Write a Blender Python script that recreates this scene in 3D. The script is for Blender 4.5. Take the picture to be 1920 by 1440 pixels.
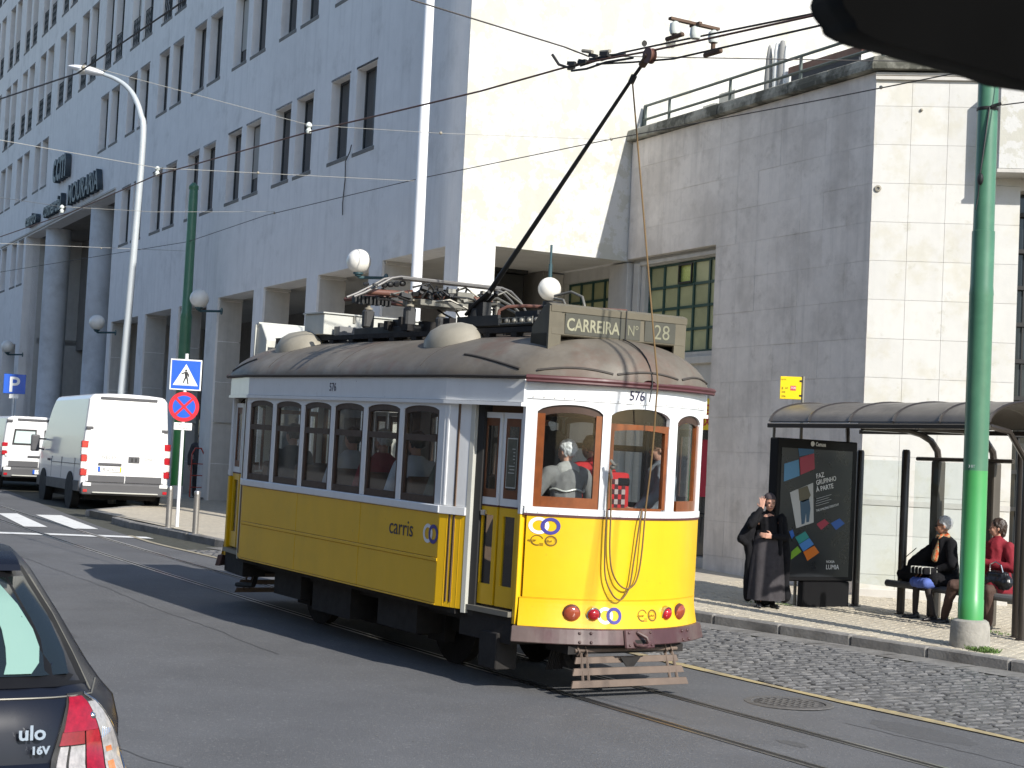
import bpy, bmesh, math, random
from mathutils import Vector, Matrix, noise
R = math.radians
random.seed(7)
for o in list(bpy.data.objects): bpy.data.objects.remove(o)
SC = bpy.context.scene
COL = SC.collection

# ------------------------------------------------------------------ camera
YAW, PIT, ROL = -1.01283, 0.049614, 0.048646
fw = Vector((math.sin(YAW)*math.cos(PIT), math.cos(YAW)*math.cos(PIT), math.sin(PIT)))
rt = Vector((math.cos(YAW), -math.sin(YAW), 0)); up = rt.cross(fw)
rt2 = rt*math.cos(ROL)+up*math.sin(ROL); up2 = up*math.cos(ROL)-rt*math.sin(ROL)
CAM = Vector((11.1713, -8.6574, 1.9731))
cd = bpy.data.cameras.new('camera'); cam = bpy.data.objects.new('camera', cd); COL.objects.link(cam)
cam.matrix_world = Matrix(((rt2.x, up2.x, -fw.x, CAM.x), (rt2.y, up2.y, -fw.y, CAM.y), (rt2.z, up2.z, -fw.z, CAM.z), (0, 0, 0, 1)))
cd.lens = 58.125; cd.sensor_width = 36; cd.clip_end = 1500; cd.clip_start = 0.05
cd.dof.use_dof = True; cd.dof.focus_distance = 18.5; cd.dof.aperture_fstop = 20
SC.camera = cam
# ------------------------------------------------------------------ light
SUNV = Vector((1.57, 0.10, 1.0)).normalized()
ELEV = math.asin(SUNV.z); AZ = math.atan2(SUNV.x, SUNV.y)
W = bpy.data.worlds.new('World'); SC.world = W; W.use_nodes = True
nt = W.node_tree; nt.nodes.clear()
sky = nt.nodes.new('ShaderNodeTexSky'); sky.sky_type = 'NISHITA'; sky.sun_disc = False
sky.sun_elevation = ELEV; sky.sun_rotation = AZ; sky.air_density = 1.0; sky.dust_density = 0.6; sky.ozone_density = 2.0
bg = nt.nodes.new('ShaderNodeBackground'); bg.inputs['Strength'].default_value = 0.135
wo = nt.nodes.new('ShaderNodeOutputWorld')
nt.links.new(sky.outputs[0], bg.inputs['Color']); nt.links.new(bg.outputs[0], wo.inputs['Surface'])
sd = bpy.data.lights.new('sun', 'SUN'); sd.energy = 4.4; sd.angle = R(0.5); sd.color = (1.0, 0.955, 0.88)
sun = bpy.data.objects.new('sun', sd); COL.objects.link(sun)
sun.rotation_euler = (-SUNV).to_track_quat('-Z', 'Y').to_euler(); sun.location = SUNV*60
SC.view_settings.view_transform = 'Standard'; SC.view_settings.look = 'None'
SC.view_settings.exposure = 0.45; SC.view_settings.gamma = 1.0; SC.view_settings.use_curve_mapping = False
SC.render.engine = 'CYCLES'
SC.cycles.max_bounces = 7; SC.cycles.transparent_max_bounces = 12; SC.cycles.use_denoising = True

# ------------------------------------------------------------------ helpers
def gz(x, y): return -0.020353*x + 0.003816*y       # the street climbs gently away from the viewer

def tag(o, label=None, cat=None, group=None, kind=None):
    if label: o['label'] = label
    if cat: o['category'] = cat
    if group: o['group'] = group
    if kind: o['kind'] = kind
    return o

def empty(name, loc=(0, 0, 0), rz=0.0, parent=None):
    o = bpy.data.objects.new(name, None); COL.objects.link(o); o.empty_display_size = 0.2
    o.location = loc; o.rotation_euler = (0, 0, rz)
    if parent: o.parent = parent
    return o

def sm(P, k=6):
    P = [Vector(p) for p in P]; Q = []
    for i in range(len(P)-1):
        p0 = P[max(i-1, 0)]; p1 = P[i]; p2 = P[i+1]; p3 = P[min(i+2, len(P)-1)]
        for j in range(k):
            t = j/k; Q.append(0.5*((2*p1)+(p2-p0)*t+(2*p0-5*p1+4*p2-p3)*t*t+(3*p1-p0-3*p2+p3)*t*t*t))
    return Q+[P[-1]]

class MB:
    def __init__(s): s.v = []; s.f = []; s.m = []; s.sm = []
    def add(s, vs, fs, mi=0, sm=False):
        b = len(s.v); s.v += [tuple(p) for p in vs]
        for f in fs: s.f.append(tuple(i+b for i in f)); s.m.append(mi); s.sm.append(sm)
        return s
    def box(s, x0, x1, y0, y1, z0, z1, mi=0, M=None):
        vs = [Vector((x, y, z)) for z in (z0, z1) for y in (y0, y1) for x in (x0, x1)]
        if M is not None: vs = [M @ p for p in vs]
        return s.add(vs, [(0, 2, 3, 1), (4, 5, 7, 6), (0, 1, 5, 4), (2, 6, 7, 3), (0, 4, 6, 2), (1, 3, 7, 5)], mi)
    def cbox(s, c, sz, rot=(0, 0, 0), mi=0):
        from mathutils import Euler
        M = Matrix.Translation(c) @ Euler(rot).to_matrix().to_4x4()
        return s.box(-sz[0]/2, sz[0]/2, -sz[1]/2, sz[1]/2, -sz[2]/2, sz[2]/2, mi, M)
    def cyl(s, p0, p1, r0, r1=None, n=12, mi=0, cap=True):
        p0 = Vector(p0); p1 = Vector(p1); r1 = r0 if r1 is None else r1
        d = (p1-p0).normalized(); a = d.orthogonal().normalized(); b = d.cross(a)
        vs = []
        for p, r in ((p0, r0), (p1, r1)):
            vs += [p+(a*math.cos(2*math.pi*i/n)+b*math.sin(2*math.pi*i/n))*r for i in range(n)]
        s.add(vs, [(i, (i+1) % n, n+(i+1) % n, n+i) for i in range(n)], mi, True)
        if cap:
            k = len(s.v)-2*n
            s.f.append(tuple(k+i for i in reversed(range(n)))); s.m.append(mi); s.sm.append(False)
            s.f.append(tuple(k+n+i for i in range(n))); s.m.append(mi); s.sm.append(False)
        return s
    def tube(s, path, r, n=8, mi=0, closed=False):
        P = [Vector(p) for p in path]; k = len(P)
        rr = r if isinstance(r, (list, tuple)) else [r]*k
        vs = []; a = None
        for i, p in enumerate(P):
            q0 = P[max(i-1, 0)]; q1 = P[min(i+1, k-1)]; d = (q1-q0)
            if d.length < 1e-9: d = Vector((0, 0, 1))
            d.normalize()
            a = d.orthogonal().normalized() if a is None else (a-d*a.dot(d)).normalized()
            b = d.cross(a)
            vs += [p+(a*math.cos(2*math.pi*j/n)+b*math.sin(2*math.pi*j/n))*rr[i] for j in range(n)]
        fs = [(i*n+j, i*n+(j+1) % n, (i+1)*n+(j+1) % n, (i+1)*n+j) for i in range(k-1) for j in range(n)]
        s.add(vs, fs, mi, True)
        b0 = len(s.v)-k*n
        for ring, rev in ((0, True), (k-1, False)):
            idx = [b0+ring*n+j for j in range(n)]
            s.f.append(tuple(reversed(idx)) if rev else tuple(idx)); s.m.append(mi); s.sm.append(False)
        return s
    def lathe(s, prof, c=(0, 0, 0), n=20, mi=0, M=None, sm=True):
        c = Vector(c); vs = []
        for r, z in prof:
            for j in range(n):
                p = Vector((r*math.cos(2*math.pi*j/n), r*math.sin(2*math.pi*j/n), z))
                vs.append((M @ p if M is not None else p)+c)
        k = len(prof)
        return s.add(vs, [(i*n+j, i*n+(j+1) % n, (i+1)*n+(j+1) % n, (i+1)*n+j) for i in range(k-1) for j in range(n)], mi, sm)
    def ball(s, c, rx, ry=None, rz=None, nu=16, nv=10, mi=0, half=False):
        ry = rx if ry is None else ry; rz = rx if rz is None else rz; c = Vector(c)
        a0 = 0 if half else -math.pi/2
        vs = []
        for i in range(nv+1):
            t = a0+(math.pi/2-a0)*i/nv
            for j in range(nu):
                u = 2*math.pi*j/nu
                vs.append(c+Vector((rx*math.cos(t)*math.cos(u), ry*math.cos(t)*math.sin(u), rz*math.sin(t))))
        return s.add(vs, [(i*nu+j, i*nu+(j+1) % nu, (i+1)*nu+(j+1) % nu, (i+1)*nu+j) for i in range(nv) for j in range(nu)], mi, True)
    def prism(s, poly, fn, d0, d1, mi=0):
        """poly: 2-D points, fn(u, v, d) -> 3-D; solid between d0 and d1"""
        n = len(poly)
        vs = [fn(u, v, d0) for u, v in poly]+[fn(u, v, d1) for u, v in poly]
        return s.add(vs, [tuple(reversed(range(n))), tuple(range(n, 2*n))]+[(i, (i+1) % n, n+(i+1) % n, n+i) for i in range(n)], mi)
    def slab(s, fn, u0, u1, zlo, zhi, d0, d1, n=8, mi=0, sm=False):
        """curved solid: fn(u, z, d); zlo / zhi may be numbers or functions of u"""
        L = zlo if callable(zlo) else (lambda u: zlo); H = zhi if callable(zhi) else (lambda u: zhi)
        vs = []
        for i in range(n+1):
            u = u0+(u1-u0)*i/n
            vs += [fn(u, L(u), d0), fn(u, H(u), d0), fn(u, L(u), d1), fn(u, H(u), d1)]
        fs = []
        for i in range(n):
            a = 4*i; b = a+4
            fs += [(a, a+1, b+1, b), (a+2, b+2, b+3, a+3), (a+1, a+3, b+3, b+1), (a, b, b+2, a+2)]
        fs += [(0, 2, 3, 1), (4*n, 4*n+1, 4*n+3, 4*n+2)]
        return s.add(vs, fs, mi, sm)
    def grid(s, fn, nu, nv, mi=0, sm=True, wrap=False):
        vs = [fn(i/nu, j/nv) for i in range(nu+1) for j in range(nv+1)]
        return s.add(vs, [(i*(nv+1)+j, i*(nv+1)+j+1, (i+1)*(nv+1)+j+1, (i+1)*(nv+1)+j) for i in range(nu) for j in range(nv)], mi, sm)
    def mesh(s, name, mats, bevel=0.0, fix=True, seg=1):
        me = bpy.data.meshes.new(name); me.from_pydata([tuple(p) for p in s.v], [], s.f)
        for m in (mats if isinstance(mats, (list, tuple)) else [mats]): me.materials.append(m)
        me.polygons.foreach_set('material_index', s.m); me.polygons.foreach_set('use_smooth', s.sm)
        if fix or bevel:
            bm = bmesh.new(); bm.from_mesh(me)
            if fix: bmesh.ops.recalc_face_normals(bm, faces=bm.faces)
            if bevel:
                es = [e for e in bm.edges if len(e.link_faces) == 2 and e.calc_face_angle(0) > 0.6]
                bmesh.ops.bevel(bm, geom=es, offset=bevel, segments=seg, affect='EDGES', clamp_overlap=True, profile=0.6)
            bm.to_mesh(me); bm.free()
        if any(s.sm): me.set_sharp_from_angle(angle=R(38))
        me.update(); return me
    def obj(s, name, mats, parent=None, bevel=0.0, loc=(0, 0, 0), rot=(0, 0, 0), fix=True, seg=1):
        o = bpy.data.objects.new(name, s.mesh(name, mats, bevel, fix, seg)); COL.objects.link(o)
        o.location = loc; o.rotation_euler = rot
        if parent: o.parent = parent
        return o

def link(name, me, parent=None, loc=(0, 0, 0), rot=(0, 0, 0), scale=(1, 1, 1)):
    o = bpy.data.objects.new(name, me); COL.objects.link(o); o.location = loc; o.rotation_euler = rot; o.scale = scale
    if parent: o.parent = parent
    return o

def text(name, body, size, mat, parent=None, loc=(0, 0, 0), rot=(0, 0, 0), ext=0.002, align='LEFT', sx=1.0, shear=0.0, off=0.0, spacing=1.0):
    cu = bpy.data.curves.new(name, 'FONT'); cu.body = body; cu.size = size; cu.extrude = ext; cu.align_x = align
    cu.shear = shear; cu.offset = off; cu.resolution_u = 3; cu.space_character = spacing
    t = bpy.data.objects.new(name, cu); COL.objects.link(t)
    dg = bpy.context.evaluated_depsgraph_get()
    me = bpy.data.meshes.new_from_object(t.evaluated_get(dg)); me.name = name
    bpy.data.objects.remove(t)
    me.materials.clear(); me.materials.append(mat)
    return link(name, me, parent, loc, rot, (sx, 1, 1))

def copy_tree(o, parent=None):
    c = o.copy(); COL.objects.link(c)
    if parent: c.parent = parent
    for ch in list(o.children): copy_tree(ch, c)
    return c

# ------------------------------------------------------------------ materials
MAT = {}
def mat(name, col, rough=0.6, metal=0.0, var=0.0, vs=3.0, bump=0.0, bs=40.0, streak=0.0, col2=None, stain=0.0, stain_s=1.2,
        spec=None, coat=0.0, rnd=0.0, emit=None, stain_lo=0.5, stain_hi=0.68, patch=None):
    """procedural principled material; var = fine mottling, streak = vertical runs, stain = larger patches of col2, rnd = tint per object"""
    m = bpy.data.materials.new(name); m.use_nodes = True; n = m.node_tree.nodes; l = m.node_tree.links
    b = n['Principled BSDF']; b.inputs['Roughness'].default_value = rough; b.inputs['Metallic'].default_value = metal
    if spec is not None: b.inputs['Specular IOR Level'].default_value = spec
    if coat: b.inputs['Coat Weight'].default_value = coat; b.inputs['Coat Roughness'].default_value = 0.08
    c = (*col, 1)
    tc = n.new('ShaderNodeNewGeometry')
    cur = None
    def rgb(cc): q = n.new('ShaderNodeRGB'); q.outputs[0].default_value = (*cc, 1); return q.outputs[0]
    def mix(a, bb, fac, mode='MIX'):
        q = n.new('ShaderNodeMix'); q.data_type = 'RGBA'; q.blend_type = mode
        l.new(a, q.inputs['A']); l.new(bb, q.inputs['B'])
        if isinstance(fac, float): q.inputs['Factor'].default_value = fac
        else: l.new(fac, q.inputs['Factor'])
        return q.outputs['Result']
    def noi(scale, detail=5, vec=None, rough_=0.6):
        q = n.new('ShaderNodeTexNoise'); q.inputs['Scale'].default_value = scale; q.inputs['Detail'].default_value = detail
        q.inputs['Roughness'].default_value = rough_
        l.new(vec if vec is not None else tc.outputs['Position'], q.inputs['Vector']); return q.outputs['Fac']
    def ramp(f, lo, hi, o0=0.0, o1=1.0):
        q = n.new('ShaderNodeMapRange'); q.inputs['From Min'].default_value = lo; q.inputs['From Max'].default_value = hi
        q.inputs['To Min'].default_value = o0; q.inputs['To Max'].default_value = o1; l.new(f, q.inputs['Value']); return q.outputs['Result']
    def mul(a, k):
        q = n.new('ShaderNodeMath'); q.operation = 'MULTIPLY'; l.new(a, q.inputs[0])
        if isinstance(k, float): q.inputs[1].default_value = k
        else: l.new(k, q.inputs[1])
        return q.outputs[0]
    cur = rgb(col)
    if stain:
        c2 = rgb(col2 if col2 else tuple(x*0.6 for x in col))
        cur = mix(cur, c2, mul(ramp(noi(stain_s, 6, None, 0.65), stain_lo, stain_hi), stain))
    if patch:
        pc, ps, pf, lo, hi = patch
        mp2 = n.new('ShaderNodeMapping'); mp2.inputs['Location'].default_value = (7.3, 2.1, 4.4); l.new(tc.outputs['Position'], mp2.inputs['Vector'])
        cur = mix(cur, rgb(pc), mul(ramp(noi(ps, 7, mp2.outputs[0], 0.7), lo, hi), pf))
    if streak:
        mp = n.new('ShaderNodeMapping'); mp.inputs['Scale'].default_value = (3.2, 3.2, 0.22); l.new(tc.outputs['Position'], mp.inputs['Vector'])
        cur = mix(cur, rgb(tuple(x*0.45 for x in col)), mul(ramp(noi(1.6, 5, mp.outputs[0]), 0.5, 0.85), streak))
    if var:
        v = ramp(noi(vs, 6), 0.25, 0.75, 1-var, 1+var)
        q = n.new('ShaderNodeVectorMath'); q.operation = 'SCALE'; l.new(cur, q.inputs[0]); l.new(v, q.inputs['Scale']); cur = q.outputs[0]
    if rnd:
        oi = n.new('ShaderNodeObjectInfo'); v = ramp(oi.outputs['Random'], 0, 1, 1-rnd, 1+rnd)
        q = n.new('ShaderNodeVectorMath'); q.operation = 'SCALE'; l.new(cur, q.inputs[0]); l.new(v, q.inputs['Scale']); cur = q.outputs[0]
    l.new(cur, b.inputs['Base Color'])
    rd_ = 0.015 if (coat or metal) else 0.07
    rv = ramp(noi(vs*1.7, 4), 0.3, 0.7, max(rough-rd_, 0.02), min(rough+rd_, 1.0)); l.new(rv, b.inputs['Roughness'])
    if bump:
        bu = n.new('ShaderNodeBump'); bu.inputs['Strength'].default_value = bump; bu.inputs['Distance'].default_value = 0.01
        l.new(noi(bs, 4), bu.inputs['Height']); l.new(bu.outputs[0], b.inputs['Normal'])
    if emit: b.inputs['Emission Color'].default_value = (*emit[:3], 1); b.inputs['Emission Strength'].default_value = emit[3]
    MAT[name] = m; return m

def glass(name, tint=(0.75, 0.8, 0.8), refl=1.5, op=0.35):
    """thin pane: part clear, part dark tint, mirror by fresnel"""
    m = bpy.data.materials.new(name); m.use_nodes = True; n = m.node_tree.nodes; l = m.node_tree.links; n.clear()
    t = n.new('ShaderNodeBsdfTransparent'); t.inputs[0].default_value = (*tint, 1)
    g = n.new('ShaderNodeBsdfGlossy'); g.inputs['Roughness'].default_value = 0.03; g.inputs[0].default_value = (0.95, 0.97, 1, 1)
    d = n.new('ShaderNodeBsdfDiffuse'); d.inputs[0].default_value = (0.03, 0.032, 0.033, 1)
    fr = n.new('ShaderNodeFresnel'); ge = n.new('ShaderNodeNewGeometry'); mr_ = n.new('ShaderNodeMapRange')
    mr_.inputs['To Min'].default_value = refl; mr_.inputs['To Max'].default_value = 1/refl      # same reflectance on both faces of the thin pane
    l.new(ge.outputs['Backfacing'], mr_.inputs['Value']); l.new(mr_.outputs['Result'], fr.inputs['IOR'])
    m0 = n.new('ShaderNodeMixShader'); m0.inputs[0].default_value = op; l.new(t.outputs[0], m0.inputs[1]); l.new(d.outputs[0], m0.inputs[2])
    m1 = n.new('ShaderNodeMixShader'); l.new(fr.outputs[0], m1.inputs[0]); l.new(m0.outputs[0], m1.inputs[1]); l.new(g.outputs[0], m1.inputs[2])
    o = n.new('ShaderNodeOutputMaterial'); l.new(m1.outputs[0], o.inputs['Surface'])
    MAT[name] = m; return m

plaster_sun = mat('plaster_white', (0.575, 0.57, 0.545), 0.85, var=0.03, vs=6, bump=0.25, bs=30, streak=0.10, stain=0.7, col2=(0.46, 0.445, 0.37), stain_s=1.3, stain_lo=0.535, stain_hi=0.56, patch=((0.475, 0.465, 0.40), 5.5, 0.7, 0.545, 0.57))  # copy of the plaster for sunlit faces, toned down against full sun
plaster_fac = mat('plaster_facade', (0.80, 0.785, 0.765), 0.85, var=0.05, vs=2.5, bump=0.2, bs=25, streak=0.30, stain=0.30, col2=(0.64, 0.62, 0.60), stain_s=0.25, patch=((0.60, 0.585, 0.56), 0.9, 0.5, 0.55, 0.66))  # copy of the plaster for the shaded facade, toned up against the shade
stone_band = mat('stone_trim', (0.52, 0.50, 0.46), 0.8, var=0.08, vs=5, bump=0.2, streak=0.35)
stone_dark = mat('weathered_stone', (0.22, 0.21, 0.19), 0.9, var=0.25, vs=5, bump=0.4, streak=0.6)
coping_m = mat('mossy_coping', (0.33, 0.32, 0.27), 0.95, var=0.2, vs=4, bump=0.6, bs=25, stain=0.95, col2=(0.07, 0.07, 0.055), stain_s=2.2, stain_lo=0.4, stain_hi=0.58)
clad = mat('limestone_shaded', (0.77, 0.705, 0.64), 0.7, var=0.06, vs=7, bump=0.12, bs=30, streak=0.5, stain=0.65, col2=(0.56, 0.505, 0.45), stain_s=1.1, rnd=0.035, stain_lo=0.45, stain_hi=0.62, patch=((0.40, 0.35, 0.29), 2.8, 0.45, 0.56, 0.72))  # copy of the limestone for the shaded wall, toned lighter against the shade
clad_sun = mat('limestone_sunlit', (0.60, 0.59, 0.555), 0.7, var=0.04, vs=5, bump=0.12, bs=30, streak=0.12, stain=0.5, col2=(0.52, 0.49, 0.39), stain_s=1.6, rnd=0.035, stain_lo=0.5, stain_hi=0.62, patch=((0.42, 0.40, 0.30), 3.5, 0.5, 0.6, 0.7))  # copy of the limestone for the sunlit front, toned darker against the sun
joint_m = mat('joint_mortar', (0.56, 0.53, 0.48), 0.95, var=0.15)
colm = mat('column_stone', (0.60, 0.63, 0.66), 0.7, var=0.08, vs=4, bump=0.2, stain=0.5, col2=(0.34, 0.35, 0.36), stain_s=0.9)
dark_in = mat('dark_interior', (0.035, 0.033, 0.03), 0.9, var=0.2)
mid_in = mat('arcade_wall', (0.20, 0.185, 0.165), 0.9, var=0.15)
win_glass = mat('dark_window_glass', (0.02, 0.025, 0.03), 0.12, spec=0.6)
win_frame = mat('window_frame_dark', (0.05, 0.055, 0.055), 0.5)
sill_m = mat('sill_stone', (0.19, 0.185, 0.17), 0.9, var=0.2, bump=0.3)
green_frame = mat('green_window_frame', (0.025, 0.07, 0.055), 0.45, var=0.1)
yel_pane = mat('frosted_yellow_pane', (0.40, 0.40, 0.21), 0.35, var=0.2, vs=2.2, bump=0.3, bs=60, rnd=0.18)
yel_pane2 = mat('clear_yellow_pane', (0.60, 0.66, 0.20), 0.25, var=0.1, vs=20)
asphalt = mat('asphalt', (0.106, 0.107, 0.111), 0.9, var=0.16, vs=0.8, bump=0.8, bs=70, stain=0.5, col2=(0.078, 0.078, 0.08), stain_s=0.5, patch=((0.21, 0.205, 0.20), 34, 0.75, 0.56, 0.66))
sett_m = mat('basalt_sett', (0.105, 0.103, 0.102), 0.6, var=0.45, vs=8, bump=0.5, bs=60, rnd=0.2, stain=0.5, col2=(0.20, 0.19, 0.175), stain_s=3)
sett_joint = mat('lane_bed', (0.055, 0.055, 0.042), 0.95, var=0.3, vs=9, bump=0.4)
calc_m = mat('limestone_paving', (0.47, 0.42, 0.33), 0.75, var=0.14, vs=9, bump=0.3, bs=50, rnd=0.12, stain=0.3, col2=(0.36, 0.32, 0.25), stain_s=1.2)
calc_joint = mat('paving_bed', (0.20, 0.175, 0.13), 0.95, var=0.3, vs=6, bump=0.4)
kerb_m = mat('kerb_stone', (0.22, 0.21, 0.195), 0.85, var=0.3, vs=4, bump=0.6, bs=30, rnd=0.12, stain=0.6, col2=(0.11, 0.10, 0.09), stain_s=3)
earth_m = mat('ground_far', (0.16, 0.155, 0.15), 0.95, var=0.1)
paint_w = mat('road_paint_white', (0.72, 0.72, 0.70), 0.8, var=0.08, vs=6, stain=0.6, col2=(0.38, 0.38, 0.37), stain_s=5, stain_lo=0.55, stain_hi=0.7)
paint_y = mat('road_paint_yellow', (0.40, 0.32, 0.16), 0.8, var=0.1, vs=6, stain=0.85, col2=(0.22, 0.19, 0.14), stain_s=4, stain_lo=0.47, stain_hi=0.62)
steel = mat('rail_steel', (0.42, 0.41, 0.40), 0.32, 1.0, var=0.1)
rust = mat('rusty_steel', (0.12, 0.075, 0.05), 0.75, 0.3, var=0.3, vs=8, bump=0.3)
groove = mat('rail_groove', (0.018, 0.016, 0.014), 0.9)
t_yel = mat('tram_yellow', (0.78, 0.46, 0.005), 0.36, var=0.05, vs=3, coat=0.2, bump=0.25, bs=4, stain=0.25, col2=(0.58, 0.38, 0.02), stain_s=1.4, streak=0.10, patch=((0.25, 0.15, 0.04), 14, 0.5, 0.68, 0.71))
t_wht = mat('tram_white', (0.76, 0.77, 0.77), 0.38, var=0.04, vs=5, coat=0.15, streak=0.16, bump=0.2, bs=5, patch=((0.16, 0.12, 0.10), 16, 0.6, 0.67, 0.70), stain=0.3, col2=(0.55, 0.54, 0.5), stain_s=4, stain_lo=0.6, stain_hi=0.75)
t_mar = mat('tram_maroon', (0.085, 0.026, 0.028), 0.5, var=0.2)
t_bump = mat('buffer_maroon', (0.07, 0.027, 0.029), 0.45, var=0.2, vs=4, stain=0.7, col2=(0.125, 0.098, 0.085), stain_s=1.6, stain_lo=0.42, stain_hi=0.62)
t_roof = mat('tram_roof', (0.125, 0.108, 0.085), 0.6, var=0.16, vs=4, bump=0.25, bs=14, stain=0.55, col2=(0.22, 0.20, 0.17), stain_s=1.2, patch=((0.12, 0.065, 0.045), 1.5, 0.6, 0.5, 0.64))
t_roofd = mat('tram_roof_drip', (0.05, 0.042, 0.035), 0.7)
t_sign = mat('sign_box_paint', (0.115, 0.10, 0.068), 0.6, var=0.15, vs=5, streak=0.3)
t_signb = mat('sign_board', (0.062, 0.06, 0.045), 0.5, var=0.15)
t_signt = mat('sign_lettering', (0.27, 0.26, 0.175), 0.6, var=0.25, vs=12)
t_signt2 = mat('sign_number', (0.20, 0.195, 0.13), 0.6, var=0.2, vs=12)
wood_o = mat('varnished_wood', (0.185, 0.052, 0.013), 0.3, var=0.25, vs=12, coat=0.4)
wood_d = mat('dark_wood', (0.05, 0.024, 0.014), 0.45, var=0.2, vs=12)
blk = mat('black_steel', (0.018, 0.018, 0.018), 0.55, var=0.2, bump=0.1)
blk_dirty = mat('underframe_grime', (0.014, 0.012, 0.011), 0.85, var=0.35, vs=6, bump=0.3)
grey_box = mat('light_grey_metal', (0.55, 0.55, 0.50), 0.45, 0.2, var=0.08, vs=4, streak=0.15)
mid_metal = mat('grey_metal', (0.22, 0.21, 0.18), 0.5, 0.5, var=0.15, vs=6)
cream_metal = mat('weathered_vent_paint', (0.29, 0.265, 0.21), 0.6, var=0.15, vs=5)
red_pipe = mat('faded_red_pipe', (0.14, 0.062, 0.045), 0.55, var=0.2)
fend_m = mat('fender_brown', (0.135, 0.098, 0.075), 0.7, var=0.2, vs=6, bump=0.2)
rope_m = mat('rope', (0.16, 0.10, 0.04), 0.8)
lamp_r = mat('red_lens', (0.42, 0.012, 0.02), 0.12, coat=0.6)
lamp_o = mat('orange_lens', (0.30, 0.06, 0.025), 0.15, coat=0.6)
chrome = mat('chrome', (0.7, 0.7, 0.7), 0.12, 1.0)
logo_w = mat('logo_white', (0.8, 0.8, 0.8), 0.4)
logo_b = mat('logo_blue', (0.055, 0.048, 0.27), 0.4)
ink = mat('dark_ink', (0.02, 0.02, 0.06), 0.5)
ink_br = mat('brown_ink', (0.16, 0.09, 0.01), 0.5)
t_glass = glass('tram_glass', (0.93, 0.95, 0.95), 1.42, 0.05)
t_glassf = glass('tram_front_glass', (0.95, 0.97, 0.97), 1.3, 0.02)
int_wood = mat('saloon_lining', (0.12, 0.07, 0.04), 0.6, var=0.2)
int_ceil = mat('saloon_ceiling', (0.40, 0.37, 0.31), 0.6)
rubber = mat('rubber', (0.02, 0.02, 0.02), 0.8)
g_dark = mat('pole_green_dark', (0.06, 0.175, 0.105), 0.4, var=0.08, vs=4, coat=0.2, stain=0.3, col2=(0.10, 0.25, 0.15), stain_s=2)
g_lite = mat('pole_green_bright', (0.055, 0.30, 0.085), 0.4, var=0.05, vs=4, coat=0.2)
conc = mat('rough_concrete', (0.30, 0.285, 0.25), 0.95, var=0.25, vs=9, bump=0.8, bs=22)
pole_w = mat('white_pole_paint', (0.82, 0.83, 0.84), 0.4, var=0.03)
pole_bl = mat('pale_galvanised', (0.52, 0.56, 0.58), 0.4, 0.2, var=0.05)
globe_m = mat('opal_globe', (0.78, 0.76, 0.70), 0.3, coat=0.3)
brk_m = mat('teal_bracket', (0.03, 0.075, 0.09), 0.5)
brush = mat('brushed_bollard', (0.42, 0.40, 0.37), 0.35, 0.8, var=0.1)
sg_blue = mat('sign_blue', (0.01, 0.095, 0.52), 0.35)
sg_red = mat('sign_red', (0.62, 0.015, 0.03), 0.35)
sg_wht = mat('sign_white', (0.80, 0.80, 0.78), 0.35)
sg_yel = mat('sign_yellow', (0.88, 0.63, 0.01), 0.4)
sg_blk = mat('sign_black', (0.015, 0.015, 0.015), 0.5)
van_w = mat('van_white', (0.74, 0.74, 0.74), 0.3, coat=0.4)
van_g = mat('van_grey_plastic', (0.075, 0.075, 0.08), 0.6)
shel_b = mat('shelter_brown_black', (0.03, 0.024, 0.02), 0.35, coat=0.3, var=0.1)
shel_r = mat('shelter_roof', (0.13, 0.118, 0.105), 0.45, var=0.15, vs=4, stain=0.4, col2=(0.20, 0.18, 0.16), stain_s=2)
ad_blk = mat('ad_panel_black', (0.008, 0.008, 0.009), 0.45, spec=0.15)
wire_m = mat('wire_dark', (0.035, 0.03, 0.028), 0.6)
wire_l = mat('wire_pale', (0.30, 0.295, 0.27), 0.5)
porc = mat('porcelain', (0.62, 0.66, 0.62), 0.2, coat=0.5)
rail_g = mat('railing_green', (0.10, 0.125, 0.11), 0.5, var=0.1)
letters_m = mat('sign_letters_dark', (0.028, 0.045, 0.06), 0.5)
letters_e = mat('sign_letters_face', (0.06, 0.10, 0.13), 0.4)
# ================================================================== GROUND AND STREET
def kerb(x): return 5.40+0.20*(x+0.82) if x > -16 else 2.364+0.0*(x+16) - 0.03*(x+16)*0.3
def lane(x):       # edge between asphalt and cobbles
    P = [(-60, 6.9), (-31.7, 3.2), (-23.6, 2.13), (-20, 1.68), (-16.3, 1.40), (-13.6, 1.47), (-3, 1.80), (0.2, 1.87), (2.1, 2.0), (12, 2.7)]
    for (a, b), (c, d) in zip(P, P[1:]):
        if x <= c: return b+(d-b)*(x-a)/(c-a)
    return P[-1][1]
def track(x): return 0.0013*x*x if x < 0 else 0.0004*x*x

def sheet(name, pts, h, m, kind='structure', thick=0.0, parent=None, label=None):
    mb = MB(); n = len(pts)
    top = [(x, y, gz(x, y)+h) for x, y in pts]
    if thick:
        mb.add(top+[(x, y, z-thick) for x, y, z in top], [tuple(range(n))]+[(i, n+i, n+(i+1) % n, (i+1) % n) for i in range(n)])
    else: mb.add(top, [tuple(range(n))])
    o = mb.obj(name, m, parent, fix=False); o['kind'] = kind
    if label: o['label'] = label
    return o

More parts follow.
